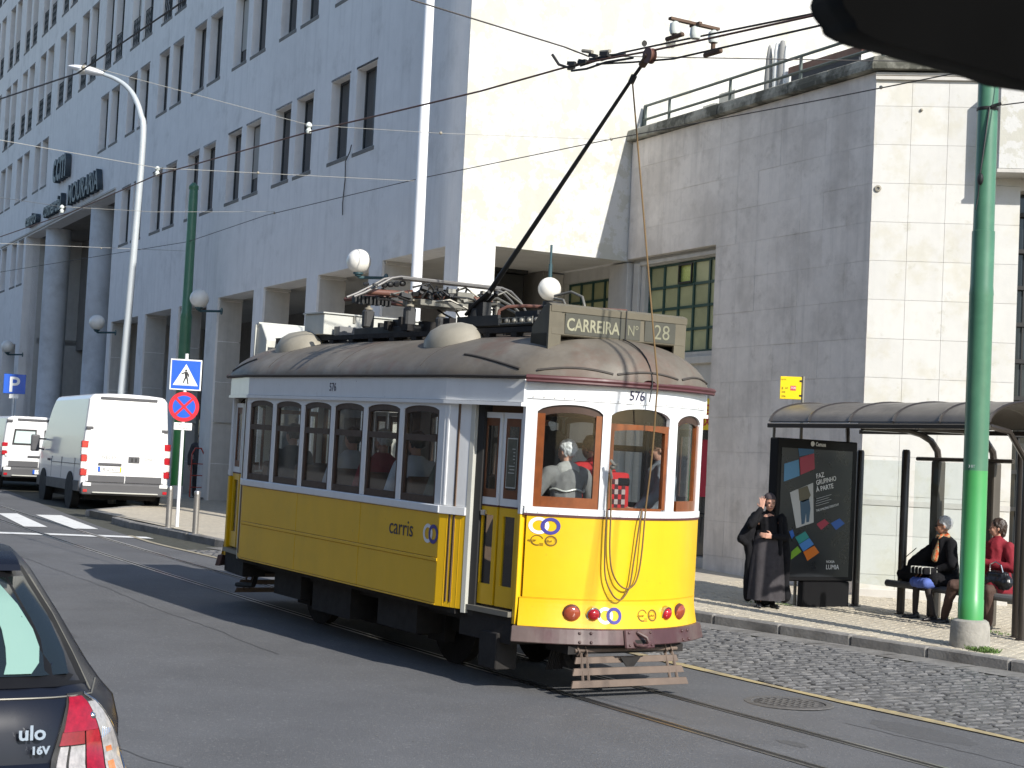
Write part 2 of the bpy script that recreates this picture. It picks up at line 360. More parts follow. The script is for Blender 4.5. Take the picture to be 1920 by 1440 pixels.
mb = MB(); mb.grid(lambda u, v: (-300+600*u, -300+600*v, gz(-300+600*u, -300+600*v)-0.03), 24, 24, sm=False)
o = mb.obj('ground', earth_m, fix=False); o['kind'] = 'structure'
xs = [-70, -45, -31.7, -27, -23.6, -20, -16.3, -13.6, -8, -3, 0.2, 2.1, 6, 12]
road = sheet('road_asphalt', [(-70, -14), (30, -14), (30, 3.2), (12, 2.7)]+[(x, lane(x)) for x in reversed(xs[:-1])], 0.0, asphalt)
lane_o = sheet('cobbled_lane', [(x, lane(x)) for x in xs]+[(30, 3.2), (30, 12), (-20, 12), (-70, 12)], -0.006, sett_joint)
# rails in the asphalt
def rail_obj(side):
    mb = MB()
    X = [-60+i*1.0 for i in range(76)]
    for off0, off1, h, mi in ((-0.065, -0.030, 0.005, 0), (-0.030, 0.026, 0.003, 1), (0.026, 0.048, 0.005, 0)):
        for a, b in zip(X, X[1:]):
            def P(x, of): y = track(x)+side*0.45+of*(-side if side < 0 else -side); return (x, y, gz(x, y)+h)
            mb.add([P(a, off0), P(b, off0), P(b, off1), P(a, off1)], [(0, 1, 2, 3)], mi)
    return mb.obj('rail', [steel, groove], road, fix=False)
for sd_ in (-1, 1): rail_obj(sd_)
# painted marks
def mark(name, poly, m, h=0.009):
    mb = MB(); mb.add([(x, y, gz(x, y)+h) for x, y in poly], [tuple(range(len(poly)))]); return mb.obj(name, m, road, fix=False)
mark('zebra_stripe', [(-23.45, 0.60), (-19.8, 0.12), (-19.75, 0.55), (-23.55, 1.02)], paint_w)
mark('zebra_stripe', [(-23.25, 1.32), (-19.5, 0.97), (-19.44, 1.42), (-23.25, 1.86)], paint_w)
mark('zebra_stripe', [(-23.7, -0.25), (-20.1, -0.85), (-20.1, -0.40), (-23.7, 0.18)], paint_w)
mark('zebra_stripe', [(-24.0, -1.1), (-20.4, -1.8), (-20.4, -1.35), (-24.0, -0.68)], paint_w)
for a, b in ((-3.0, track(-18)-0.52), (track(-18)-0.38, track(-18)+0.38), (track(-18)+0.52, 1.75)):
    mark('stop_line', [(-18.45-0.0*a+0.25*(a+0.7), a), (-18.05+0.25*(a+0.7), a), (-18.05+0.25*(b+0.7)+0.1, b), (-18.45+0.25*(b+0.7)+0.1, b)], paint_w)
yl = []
for i in range(60):
    x = -5+i*0.25
    yl.append((x, lane(x)))
mb = MB()
for (a, b), (c, d) in zip(yl, yl[1:]):
    w = 0.06+0.015*math.sin(a*2.1); w2 = 0.06+0.015*math.sin(c*2.1)
    wob = 0.02*math.sin(a*1.3); wob2 = 0.02*math.sin(c*1.3)
    mb.add([(a, b-w+wob, gz(a, b)+0.010), (c, d-w2+wob2, gz(c, d)+0.010), (c, d+w2+wob2, gz(c, d)+0.010), (a, b+w+wob, gz(a, b)+0.010)], [(0, 1, 2, 3)])
mb.obj('edge_line', paint_y, road, fix=False)
mb = MB()
for i in range(26):
    a = -18+i*0.5; c = a+0.5; b = lane(a); d = lane(c)
    mb.add([(a, b-0.05, gz(a, b)+0.010), (c, d-0.05, gz(c, d)+0.010), (c, d+0.05, gz(c, d)+0.010), (a, b+0.05, gz(a, b)+0.010)], [(0, 1, 2, 3)])
mb.obj('edge_strip', mat('pale_dusty_strip', (0.33, 0.29, 0.21), 0.9, var=0.2, vs=8), road, fix=False)
seam_m = mat('tar_seam', (0.072, 0.072, 0.074), 0.85, var=0.2)
for (xa, ya_, xb_, yb_, wob_) in ((-0.5, -5.2, 8.5, -2.6, 0.06), (1.0, 1.1, 7.5, 1.3, 0.04), (-14, -1.6, -3.5, -2.0, 0.04)):
    mb = MB(); n_ = 60; rr_ = random.Random(int(xa*10)); off = 0; pr_ = None
    for i in range(n_+1):
        t = i/n_; off = off*0.85+rr_.uniform(-wob_, wob_)*0.5; x = xa+(xb_-xa)*t; y = ya_+(yb_-ya_)*t+off; w = rr_.uniform(0.004, 0.012)
        if pr_: mb.add([(pr_[0], pr_[1]-pr_[2], gz(*pr_[:2])+0.0025), (x, y-w, gz(x, y)+0.0025), (x, y+w, gz(x, y)+0.0025), (pr_[0], pr_[1]+pr_[2], gz(*pr_[:2])+0.0025)], [(0, 1, 2, 3)])
        pr_ = (x, y, w)
    mb.obj('tar_seam', seam_m, road, fix=False)
patch_m = mat('asphalt_repair', (0.085, 0.085, 0.087), 0.9, var=0.12, vs=20, bump=0.6, bs=80); oil_m = mat('oil_stain', (0.075, 0.075, 0.076), 0.7, var=0.2, vs=10)
def blob(cx_, cy_, rx_, ry_, m_, seed, nm, h_=0.0015, pts=26, jag=0.18):
    r_ = random.Random(seed); P = []
    for i in range(pts): a = 2*math.pi*i/pts; k_ = 1+r_.uniform(-jag, jag); x, y = cx_+rx_*k_*math.cos(a), cy_+ry_*k_*math.sin(a); P.append((x, y, gz(x, y)+h_))
    m2_ = MB(); m2_.add(P, [tuple(range(pts))]); m2_.obj(nm, m_, road, fix=False)
for k_, (a_, b_, c_, d_) in enumerate(((2.6, -2.4, 0.05, 0.03), (3.0, -3.1, 0.04, 0.03), (5.2, -1.6, 0.05, 0.03), (4.4, -0.1, 0.10, 0.05), (1.6, 0.0, 0.16, 0.07))): blob(a_, b_, c_, d_, oil_m, k_, 'oil_stain')
blob(1.5, 1.45, 0.55, 0.22, patch_m, 33, 'repair_patch', 0.001, 30, 0.1); mark('repair_patch', [(-9.0, -3.9), (-5.0, -4.3), (-4.9, -3.5), (-9.0, -3.1)], patch_m, 0.001)
for k_ in range(40):
    r_ = random.Random(900+k_); a_, b_ = r_.uniform(-8, 6), r_.uniform(-4.5, -0.8); blob(a_, b_, 0.012, 0.008, kerb_m, k_, 'pebble', 0.004, 6, 0.3)
# manhole
mh = empty('manhole_cover', (0.05, 1.32, gz(0.05, 1.32)), 0)
tag(mh, 'round worn iron manhole cover set in asphalt beside yellow edge line', 'manhole cover')
mb = MB(); mb.lathe([(0.0, 0.007), (0.30, 0.007), (0.31, 0.003)], n=28); mb.obj('lid', mat('worn_iron_lid', (0.075, 0.07, 0.068), 0.6, 0.3, var=0.4, vs=20, bump=0.5), mh)
mb = MB(); mb.lathe([(0.325, 0.003), (0.33, 0.008), (0.39, 0.008), (0.40, 0.0)], n=28); mb.obj('rim', mat('worn_iron_rim', (0.10, 0.095, 0.09), 0.7, var=0.3, vs=20), mh)
mb = MB()
for i in range(-3, 4):
    for j in range(-3, 4):
        if i*i+j*j < 11: mb.box(i*0.08-0.025, i*0.08+0.025, j*0.08-0.025, j*0.08+0.025, 0.006, 0.0105)
o = mb.obj('tread_studs', MAT['worn_iron_rim'], mh); o['kind'] = 'stuff'

# ---------------------------------------------------------------- setts, paving stones and kerbs
def stone_mesh(name, a, b, h, m, seed):
    rnd = random.Random(seed); mb = MB()
    j = lambda k: rnd.uniform(-k*1.5, k*1.5)
    base = [(-a/2, -b/2), (a/2, -b/2), (a/2, b/2), (-a/2, b/2)]
    base = [(x+j(0.06*a), y+j(0.06*b)) for x, y in base]
    top = [(x*0.80, y*0.78, h+j(h*0.2)) for x, y in base]
    mid = [(x, y, h*0.55) for x, y in base]; low = [(x, y, -0.02) for x, y in base]
    vs = top+mid+low+[(0, 0, h*1.12)]
    fs = [(i, (i+1) % 4, 12) for i in range(4)]
    for k in (0, 4): fs += [(k+i, k+4+i, k+4+(i+1) % 4, k+(i+1) % 4) for i in range(4)]
    mb.add(vs, fs, 0, False); return mb.mesh(name, m)
def cam_dist(x, y): return (Vector((x, y, 0))-Vector((CAM.x, CAM.y, 0))).length
def in_view(x, y, z=0.1, m=0.03):
    d = Vector((x, y, z))-CAM; w = d.dot(fw)
    if w <= 0: return False
    return abs(d.dot(rt2)/w) < 0.3097+m and abs(d.dot(up2)/w) < 0.2323+m
def lay(parent, cells, variants, name, h, limit=300):
    """cells: (x, y, rot, sx, sy); the nearest `limit` become objects, the rest one part"""
    cells = [c for c in cells if in_view(c[0], c[1])]
    cells.sort(key=lambda c: cam_dist(c[0], c[1]))
    for i, (x, y, r, sx, sy) in enumerate(cells[:limit]):
        link(name, variants[i % len(variants)], parent, (x, y, gz(x, y)+h), (0, 0.0204, r), (sx, sy, 1))
    mb = MB()
    for i, (x, y, r, sx, sy) in enumerate(cells[limit:]):
        me = variants[i % len(variants)]; c, s_ = math.cos(r), math.sin(r); z0 = gz(x, y)+h+random.uniform(-0.003, 0.004)
        mb.add([(x+c*v.co.x*sx-s_*v.co.y*sy, y+s_*v.co.x*sx+c*v.co.y*sy, z0+v.co.z) for v in me.vertices], [tuple(p.vertices) for p in me.polygons])
    o = mb.obj(name+'s', me.materials[0], parent, fix=False); o['kind'] = 'stuff'
    return len(cells)
var = [stone_mesh('sett', 0.125, 0.175, 0.021, sett_m, i) for i in range(7)]
cells = []
x = -15.0
while x < 6.5:
    y = lane(x)+0.10+random.uniform(0, 0.12)
    while y < kerb(x)-0.42:
        cells.append((x+random.uniform(-0.010, 0.010), y, random.uniform(-0.05, 0.05), random.uniform(0.85, 1.0), random.uniform(0.85, 1.05)))
        y += 0.185
    x += 0.138
lay(lane_o, cells, var, 'sett', -0.008)
# gutter strip of flat slabs along the kerb
mb = MB()
for i in range(24):
    a = -15.6+i*0.95; b = a+0.93
    mb.add([(a, kerb(a)-0.40, gz(a, kerb(a)-0.4)+0.004), (b, kerb(b)-0.40, gz(b, kerb(b)-0.4)+0.004), (b, kerb(b)-0.02, gz(b, kerb(b))+0.016), (a, kerb(a)-0.02, gz(a, kerb(a))+0.016)], [(0, 1, 2, 3)])
mb.obj('gutter_slabs', kerb_m, lane_o, fix=False)

# pavement slab
KX = [9, 6, 3, 0, -3, -6, -9, -12, -15.9, -20.0]
side = [(x, kerb(x)+0.13) for x in KX]+[(-23.4, 2.45), (-25.6, 4.5), (-28.0, 5.55), (-70, 9.2)]
pave = sheet('pavement', side+[(-70, 24), (12, 24), (12, 9)], 0.118, calc_joint, thick=0.16)
far = sheet('pavement_far', [(-9.0, kerb(-9)+0.14)]+side[7:]+[(-70, 16), (-9, 16)], 0.124, mat('small_stone_paving', (0.47, 0.42, 0.335), 0.85, var=0.22, vs=13, bump=0.5, bs=18, stain=0.4, col2=(0.34, 0.31, 0.25), stain_s=0.8))
for a, b in zip([9-i*1.0 for i in range(26)], [8-i*1.0 for i in range(26)]):
    if a <= -15.9: break
    mb = MB(); g_ = 0.006
    P = [(a-g_, kerb(a)-0.01), (b+g_, kerb(b)-0.01), (b+g_, kerb(b)+0.14), (a-g_, kerb(a)+0.14)]
    top = 0.135+random.uniform(-0.004, 0.004)
    mb.add([(x, y, gz(x, y)-0.03) for x, y in P]+[(x, y, gz(x, y)+top) for x, y in P], [(0, 1, 2, 3), (4, 7, 6, 5), (0, 4, 5, 1), (1, 5, 6, 2), (2, 6, 7, 3), (3, 7, 4, 0)])
    mb.obj('kerbstone', kerb_m, pave, bevel=0.018)
a = (-16.0, kerb(-15.9))
for p, q in zip([(-15.9, 2.37), (-17.2, 2.30), (-18.5, 2.25), (-19.9, 2.18), (-23.3, 2.38), (-24.6, 3.5)], [(-17.2, 2.30), (-18.5, 2.25), (-19.9, 2.18), (-21.2, 2.25), (-24.5, 3.45), (-25.8, 4.6)]):
    d = Vector((q[0]-p[0], q[1]-p[1])); n_ = Vector((d.y, -d.x)).normalized()*0.14
    if n_.y < 0: n_ = -n_
    P = [p, q, (q[0]+n_.x, q[1]+n_.y), (p[0]+n_.x, p[1]+n_.y)]
    mb = MB(); lo = [(x, y, gz(x, y)-0.03) for x, y in P]; hi = [(x, y, gz(x, y)+0.135) for x, y in P]
    mb.add(lo+hi, [(0, 1, 2, 3), (4, 7, 6, 5), (0, 4, 5, 1), (1, 5, 6, 2), (2, 6, 7, 3), (3, 7, 4, 0)])
    mb.obj('kerbstone', kerb_m, pave, bevel=0.018)
var = [stone_mesh('paving_stone', 0.088, 0.088, 0.010, calc_m, 40+i) for i in range(7)]
cells = []
ang = R(28); ca, sa = math.cos(ang), math.sin(ang)
for i in range(-150, 150):
    for j in range(-150, 150):
        u = i*0.094; v = j*0.094+0.03*math.sin(i*0.5)
        x = -3.5+ca*u-sa*v; y = 7.0+sa*u+ca*v
        if -9.0 < x < 2.5 and kerb(x)+0.19 < y < 11.5:
            cells.append((x, y, ang+random.uniform(-0.12, 0.12), random.uniform(0.9, 1.06), random.uniform(0.9, 1.06)))
lay(pave, cells, var, 'paving_stone', 0.122)
# grass tuft at the foot of the concrete base and along the wall
def tufts(name, spots, label):
    mb = MB()
    for (x, y, r, n_, h) in spots:
        for k in range(n_):
            a = random.uniform(0, 6.28); rr = r*math.sqrt(random.random()); px = x+rr*math.cos(a); py = y+rr*math.sin(a)*0.6; z = gz(px, py)+0.125
            hh = h*random.uniform(0.4, 1); la = random.uniform(0, 6.28); dx = math.cos(la)*hh*0.7; dy = math.sin(la)*hh*0.7; w = 0.008
            mb.add([(px-w*math.sin(la), py+w*math.cos(la), z), (px+w*math.sin(la), py-w*math.cos(la), z), (px+dx*0.5, py+dy*0.5, z+hh*0.8), (px+dx, py+dy, z+hh)], [(0, 1, 2), (2, 1, 3)])
    o = mb.obj(name, mat('weed_green', (0.10, 0.17, 0.04), 0.8, var=0.3, vs=20), fix=False)
    tag(o, label, 'grass', kind='stuff')
tufts('grass', [(-1.62, 5.62, 0.22, 420, 0.06), (-3.0, 7.3, 0.3, 160, 0.03), (-6.0, 6.5, 0.25, 160, 0.03), (-6.2, 6.2, 0.15, 70, 0.03), (-4.2, 7.9, 0.3, 120, 0.03)], 'green weeds growing from the joints of the pavement')

# ================================================================== COMMERCIAL BUILDING (left)
C0 = Vector((-14.28, 5.98, 0)); RZ = -0.08372
bld = empty('commercial_building', C0, RZ)
tag(bld, 'large pale concrete commercial building with arcade, paired windows and round entrance columns', 'building')
def holes_wall(mb, s0, s1, z0, z1, holes, depth, mi=0, mr=None, y0=0.0):
    mr = mi if mr is None else mr
    S = sorted({s0, s1}|{h[0] for h in holes}|{h[1] for h in holes}); Z = sorted({z0, z1}|{h[2] for h in holes}|{h[3] for h in holes})
    S = [s for s in S if s0 <= s <= s1]; Z = [z for z in Z if z0 <= z <= z1]
    for a, b in zip(S, S[1:]):
        run = None
        for c, d in zip(Z, Z[1:]):
            cs, cz = (a+b)/2, (c+d)/2
            inside = any(h[0] < cs < h[1] and h[2] < cz < h[3] for h in holes)
            if not inside:
                mb.add([(a, y0, c), (b, y0, c), (b, y0, d), (a, y0, d)], [(0, 1, 2, 3)], mi)
    for h in holes:
        dp = h[4] if len(h) > 4 else depth; a, b, c, d = h[:4]
        mb.add([(a, y0, c), (a, y0+dp, c), (a, y0+dp, d), (a, y0, d)], [(0, 1, 2, 3)], mr)
        mb.add([(b, y0, c), (b, y0, d), (b, y0+dp, d), (b, y0+dp, c)], [(0, 1, 2, 3)], mr)
        mb.add([(a, y0, d), (a, y0+dp, d), (b, y0+dp, d), (b, y0, d)], [(0, 1, 2, 3)], mr)
        mb.add([(a, y0, c), (b, y0, c), (b, y0+dp, c), (a, y0+dp, c)], [(0, 1, 2, 3)], mr)
PIT_ = 3.66
wins = []   # (s0, s1, z0, z1, kind)
for k in range(0, 19):
    for q in (0, 1):
        r = -4.36-PIT_*k-1.47*q
        if k <= 5 or k >= 10: wins.append((r-1.08, r, 8.32, 10.08, 0))
        if k <= 6 or k >= 9: wins.append((r-1.08, r, 11.82, 13.62, 0))
        wins.append((r-1.08, r, 14.57, 17.2, 1)); wins.append((r-1.08, r, 18.1, 20.72, 1)); wins.append((r-1.08, r, 21.62, 24.2, 1))
holes = [(w[0], w[1], w[2], w[3], 0.27) for w in wins]
PB = [0.0, -3.66, -7.30, -10.98, -14.70, -18.33, -21.95]
arc = []
edges = [(-3.54, -0.60), (-7.14, -4.22), (-10.75, -7.84), (-14.35, -11.48), (-17.95, -15.3), (-21.5, -18.7), (-25.6, -22.28)]
for a, b in edges: arc.append((a, b, -1, 5.90, 0.62))
for i in range(6): arc.append((-44.3-3.66*i, -41.4-3.66*i, -1, 5.90, 0.62))
ent = (-40.5, -26.07, -1, 10.12, 0.55)
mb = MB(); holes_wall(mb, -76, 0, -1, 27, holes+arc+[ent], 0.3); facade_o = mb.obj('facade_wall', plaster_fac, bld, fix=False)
# other faces of the mass; end wall over the passage is lit by the sun
EW = 3.48
mb = MB()
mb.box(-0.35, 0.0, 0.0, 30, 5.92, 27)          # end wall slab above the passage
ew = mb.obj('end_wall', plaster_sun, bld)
ew.location = (0.003, 0.003, 0)
mb = MB(); mb.box(-0.60, 0.0, 0.0, 0.72, -1, 5.92); o = mb.obj('corner_pillar', mat('pillar_render', (0.66, 0.66, 0.63), 0.8, var=0.06, vs=5, bump=0.2, streak=0.25), bld, bevel=0.01); o.location = (0.006, 0.006, 0)
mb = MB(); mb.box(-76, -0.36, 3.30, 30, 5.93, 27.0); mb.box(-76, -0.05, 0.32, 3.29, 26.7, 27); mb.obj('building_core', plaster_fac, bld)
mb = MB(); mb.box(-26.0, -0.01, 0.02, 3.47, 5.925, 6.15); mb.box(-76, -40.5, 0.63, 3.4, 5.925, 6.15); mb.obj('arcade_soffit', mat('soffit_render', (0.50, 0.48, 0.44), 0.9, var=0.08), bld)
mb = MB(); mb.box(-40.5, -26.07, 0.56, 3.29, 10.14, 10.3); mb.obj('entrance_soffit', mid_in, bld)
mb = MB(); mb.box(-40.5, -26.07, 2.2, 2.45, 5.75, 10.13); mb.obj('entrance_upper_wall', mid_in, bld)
# arcade pillars behind the face: stepped stone jambs (joint lines cut as separate blocks)
for a, b in [(-4.22, -3.54), (-7.84, -7.14), (-11.48, -10.75), (-15.3, -14.35), (-18.7, -17.95), (-22.28, -21.5), (-26.07, -25.6)]:
    z = -0.4; k = 0
    while z < 5.9:
        h = 1.04; t = min(z+h-0.012, 5.9)
        mb = MB(); pr = 0.004+0.05*((k*7) % 3 == 0)
        mb.box(a+0.006, b+pr, 0.05, 0.66, z, t); mb.obj('pillar_block', stone_band, bld, bevel=0.006)
        z += h; k += 1
# arcade back wall, shop fronts
mb = MB(); shop = []
sx = -3.3
while sx > -26: shop.append((sx-2.4, sx-0.5, -1, 3.0, 0.3)); sx -= 3.66
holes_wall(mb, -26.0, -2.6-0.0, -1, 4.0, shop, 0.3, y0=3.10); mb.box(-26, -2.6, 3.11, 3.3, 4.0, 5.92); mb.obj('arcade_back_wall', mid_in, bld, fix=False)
mb = MB()
for h in shop: mb.box(h[0], h[1], 3.40, 3.45, -1, 3.0)
mb.box(-41, -26, 3.2, 3.25, -1, 5.9); mb.box(-76, -41, 3.0, 3.05, -1, 5.9)
mb.obj('shop_glazing', win_glass, bld)
mb = MB(); mb.box(-26.0, -25.8, 0.7, 3.09, -1, 5.92); mb.obj('entrance_side_wall', stone_band, bld)
mb = MB(); mb.box(-41.2, -40.5, 0.3, 3.0, -1, 10.13); mb.obj('entrance_side_wall', stone_band, bld)
# string course above the entrance and joints
mb = MB(); mb.box(-46, -26.0, -0.05, -0.003, 10.18, 10.24); mb.obj('string_course', stone_band, bld)
# columns
for s_ in (-37.3, -29.9):
    mb = MB(); mb.lathe([(0.47, -0.5), (0.47, 3.2), (0.465, 3.21), (0.465, 6.4), (0.47, 6.41), (0.47, 10.13)], (s_, 0.6, 0), 28); mb.obj('column', colm, bld)
# windows: shared meshes, copied
def win_meshes(w, h, kind):
    fr = MB(); t = 0.045
    fr.box(0, t, 0, 0.05, 0, h); fr.box(w-t, w, 0, 0.05, 0, h); fr.box(t, w-t, 0, 0.05, 0, t); fr.box(t, w-t, 0, 0.05, h-t, h)
    fr.box(w*0.5-0.025, w*0.5+0.025, 0, 0.05, t, h-t)
    pn = MB(); pn.box(t, w-t, 0.02, 0.035, t, h-t)
    sl = MB(); sl.box(-0.06, w+0.06, -0.32, 0.0, -0.09, -0.004)
    li = MB(); li.box(-0.04, w+0.04, -0.31, -0.24, h+0.002, h+0.05)
    out = [fr.mesh('frame', win_frame), pn.mesh('pane', win_glass), sl.mesh('sill', sill_m, 0.008), li.mesh('lintel', sill_m)]
    if kind:
        gr = MB(); n = 5
        for i in range(n+1): gr.cyl((0.04+(w-0.08)*i/n, 0, 0.05), (0.04+(w-0.08)*i/n, 0, 0.88), 0.011, n=5)
        for zz in (0.06, 0.88): gr.cyl((0.02, 0, zz), (w-0.02, 0, zz), 0.014, n=5)
        for i in range(n):
            x = 0.04+(w-0.08)*(i+0.5)/n; gr.tube([(x-0.08, 0, 0.1), (x+0.07, 0, 0.35), (x-0.07, 0, 0.6), (x+0.08, 0, 0.86)], 0.010, 5)
        out.append(gr.mesh('grille', win_frame))
    return out
WM = {}
for (a, b, c, d, kd) in wins:
    # keep only windows that the camera can see
    P = Matrix.Rotation(RZ, 3, 'Z') @ Vector((b, 0, (c+d)/2))+C0
    if not in_view(P.x, P.y, P.z, 0.06) and not in_view(P.x, P.y, c, 0.04): 
        mode = 'far'
    key = (round(d-c, 2), kd)
    if key not in WM: WM[key] = win_meshes(b-a, d-c, kd)
    ms = WM[key]
    if not (in_view(P.x, P.y, P.z, 0.10) or in_view(P.x, P.y, c, 0.06)): 
        link('window', ms[1], bld, (a, 0.21, c)); continue
    w = link('window', ms[0], bld, (a, 0.20, c))
    link('pane', ms[1], w); link('sill', ms[2], w, (0, 0.11, 0)); link('lintel', ms[3], w, (0, 0.11, 0))
    if kd: link('grille', ms[4], w, (0, -0.14, 0))
# roof slab
rb = random.Random(5); blind_m = mat('window_blind', (0.42, 0.41, 0.38), 0.8, var=0.05, rnd=0.2)
for o in [c for c in bld.children if c.name.startswith('window')]:
    if rb.random() < 0.22 and len(o.children):
        hh = o.dimensions.z; dr = rb.choice((0.3, 0.5, 0.75)); ww = rb.choice((0.5, 1.0))
        m_ = MB(); x0_ = 0.05 if rb.random() < 0.5 or ww == 1.0 else 0.55; m_.box(x0_, 0.05+0.98 if ww == 1.0 else x0_+0.48, 0.008, 0.018, hh*(1-dr), hh-0.05); m_.obj('blind', blind_m, o)
mb = MB(); mb.box(-76.2, 0.2, -0.2, 30.2, 27.01, 27.4); mb.obj('roof', conc, bld)
# loose cable under the corner window, air vents on the end wall
mb = MB(); mb.tube([(-5.48, -0.03, 8.5), (-5.50, -0.05, 8.35), (-5.75, -0.04, 8.18), (-5.74, -0.03, 7.8), (-5.78, -0.04, 7.3), (-5.72, -0.05, 7.05)], 0.012, 5); mb.obj('loose_cable', wire_m, bld)
def N2(s_, n_, z): return (s_, n_, z)
mb = MB(); mb.tube([(0.0, 4.22, 10.25), (0.12, 4.22, 10.25), (0.20, 4.25, 10.33), (0.30, 4.33, 10.38)], 0.075, 12); mb.obj('vent_pipe', globe_m, bld)
mb = MB(); mb.lathe([(0.0, 0.0), (0.05, 0.0), (0.055, 0.012)], (0, 0, 0), 12, M=Matrix.Rotation(R(90), 4, 'Y').to_3x3().to_4x4()); o = mb.obj('vent_hole', dark_in, bld); o.location = (0.01, 3.65, 10.1)
# facade lettering
sg = empty('facade_sign', C0, RZ); tag(sg, 'dark raised letters ccm and centro comercial MOURARIA above the entrance', 'sign')
text('lettering', 'ccm', 1.75, letters_m, sg, (-35.1, -0.12, 11.55), (R(90), 0, 0), 0.10, sx=0.78, off=0.03)
text('lettering', 'MOURARIA', 0.98, letters_m, sg, (-32.4, -0.11, 10.42), (R(90), 0, 0), 0.09, sx=0.92, off=0.02)
text('lettering', 'comercial', 0.80, letters_m, sg, (-36.55, -0.11, 10.42), (R(90), 0, 0), 0.09, sx=1.0, off=0.02)
text('lettering', 'centro', 0.70, letters_m, sg, (-39.9, -0.11, 10.42), (R(90), 0, 0), 0.09, sx=1.1, off=0.02)

# globe lamps on brackets
def globe(name, s_, z, r, label, nn=-0.6):
    g = empty(name, Matrix.Rotation(RZ, 3, 'Z') @ Vector((s_, 0, z))+C0, RZ)
    tag(g, label, 'wall lamp', 'globe lamps along the arcade')
    mb = MB(); mb.ball((0, nn, 0), r, nu=24, nv=16); mb.obj('globe', globe_m, g)
    mb = MB(); mb.lathe([(0.10, -r-0.01), (0.10, -r+0.05), (0.06, -r-0.05), (0.03, -r-0.06)], (0, nn, 0), 14); mb.tube([(0, nn, -r-0.05), (0, nn+0.04, -r-0.07), (0, -0.02, -r-0.03)], 0.03, 8); mb.obj('bracket', brk_m, g)
    mb = MB(); mb.cyl((0, -0.025, -r-0.03), (0, 0.0, -r-0.03), 0.09, n=12); mb.obj('wall_plate', brk_m, g)
globe('globe_lamp', -3.28, 5.80, 0.24, 'opal globe lamp on bracket nearest the white sunlit corner')
globe('globe_lamp', -13.95, 5.80, 0.24, 'opal globe lamp behind the dark green pole')
globe('globe_lamp', -24.9, 5.80, 0.24, 'opal globe lamp beside the right hand entrance column')
globe('globe_lamp', -39.7, 5.67, 0.24, 'opal globe lamp at the far left above the parking sign')
hg = empty('globe_lamp', Matrix.Rotation(RZ, 3, 'Z') @ Vector((1.05, 1.30, 5.90))+C0, RZ)
tag(hg, 'white globe lamp hanging on a rod under the passage behind the tram', 'hanging lamp')
mb = MB(); mb.ball((0, 0, -0.78), 0.205, nu=28, nv=18); mb.obj('globe', globe_m, hg)
mb = MB(); mb.cyl((0, 0, 0.0), (0, 0, -0.36), 0.022, n=8); mb.cyl((0, 0, -0.34), (0, 0, -0.585), 0.035, n=10); mb.obj('rod', brk_m, hg)
hg2 = empty('globe_lamp', Matrix.Rotation(RZ, 3, 'Z') @ Vector((-36.9, 2.0, 5.75))+C0, RZ)
tag(hg2, 'small dim globe lamp hanging inside the dark entrance', 'hanging lamp')
mb = MB(); mb.ball((0, 0, -0.55), 0.22); mb.obj('globe', globe_m, hg2)
mb = MB(); mb.cyl((0, 0, 0.0), (0, 0, -0.35), 0.03, n=8); mb.obj('rod', brk_m, hg2)
# dark kiosk under the passage
ks = empty('vending_kiosk', Matrix.Rotation(RZ, 3, 'Z') @ Vector((-3.35, 2.5, gz(-17, 9)+0.12))+C0, RZ)
tag(ks, 'tall dark cabinet standing under the passage behind the hanging globe', 'cabinet')
mb = MB(); mb.box(-0.45, 0.45, -0.35, 0.35, 0, 5.35); mb.obj('body', blk, ks, bevel=0.03)
mb = MB(); mb.box(-0.38, 0.38, -0.37, -0.35, 1.0, 5.0); mb.box(0.452, 0.47, -0.28, 0.28, 1.0, 5.0); mb.obj('front_panel', dark_in, ks)
mb = MB(); mb.box(-0.5, 0.5, -0.4, 0.4, 5.35, 5.45); mb.obj('cap', blk, ks)

# ================================================================== STONE BLOCK (right)
blk_b = empty('stone_block_building', C0, RZ)
tag(blk_b, 'low stone clad building with terrace railing and green framed windows behind the tram', 'building')
LX = 7.06
mb = MB()
mb.box(2.95, LX-0.02, EW+0.03, 14, -1, 8.15)               # mass behind cladding right of the bay
mb.box(-0.05, 2.95, EW+0.03, 14, 5.95, 8.15)
mb.box(-0.3, 2.95, EW+0.9, 14, -1, 5.95)
core = mb.obj('building_core', joint_m, blk_b)
def panel_mesh(w, h, t, m, name='cladding_panel'):
    mb = MB(); mb.box(-w/2, w/2, 0, t, -h/2, h/2); return mb.mesh(name, m)
PH = 0.585
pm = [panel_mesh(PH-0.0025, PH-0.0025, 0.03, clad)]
zs = [8.155-PH*0.5-PH*i-0.0 for i in range(14)]
zj0 = 7.069
rows = [(zj0+PH*i, zj0+PH*(i+1)) for i in range(-12, 2)]
S_ = [LX-PH*i for i in range(13)]
for (z0, z1) in rows:
    z1 = min(z1, 8.17)
    for s1, s0 in zip(S_, S_[1:]):
        if s1 < 0.02: continue
        a = max(s0, 0.0); b = s1
        if z0 < 5.85 and b < 3.0: continue
        if z0 < 5.85: a = max(a, 2.95)
        if z0 < 5.95 < z1 and a < 2.9: z0_ = 5.95
        else: z0_ = z0
        if b-a < 0.05 or z1-z0_ < 0.05: continue
        if abs((b-a)-PH) < 1e-6 and abs((z1-z0_)-PH) < 1e-6: me = pm[0]
        else: me = panel_mesh(b-a-0.0025, z1-z0_-0.0025, 0.03, clad)
        link('cladding_panel', me, blk_b, ((a+b)/2, EW+random.uniform(-0.003, 0.003), (z0_+z1)/2), (random.uniform(-0.003, 0.003), 0, random.uniform(-0.003, 0.003)))
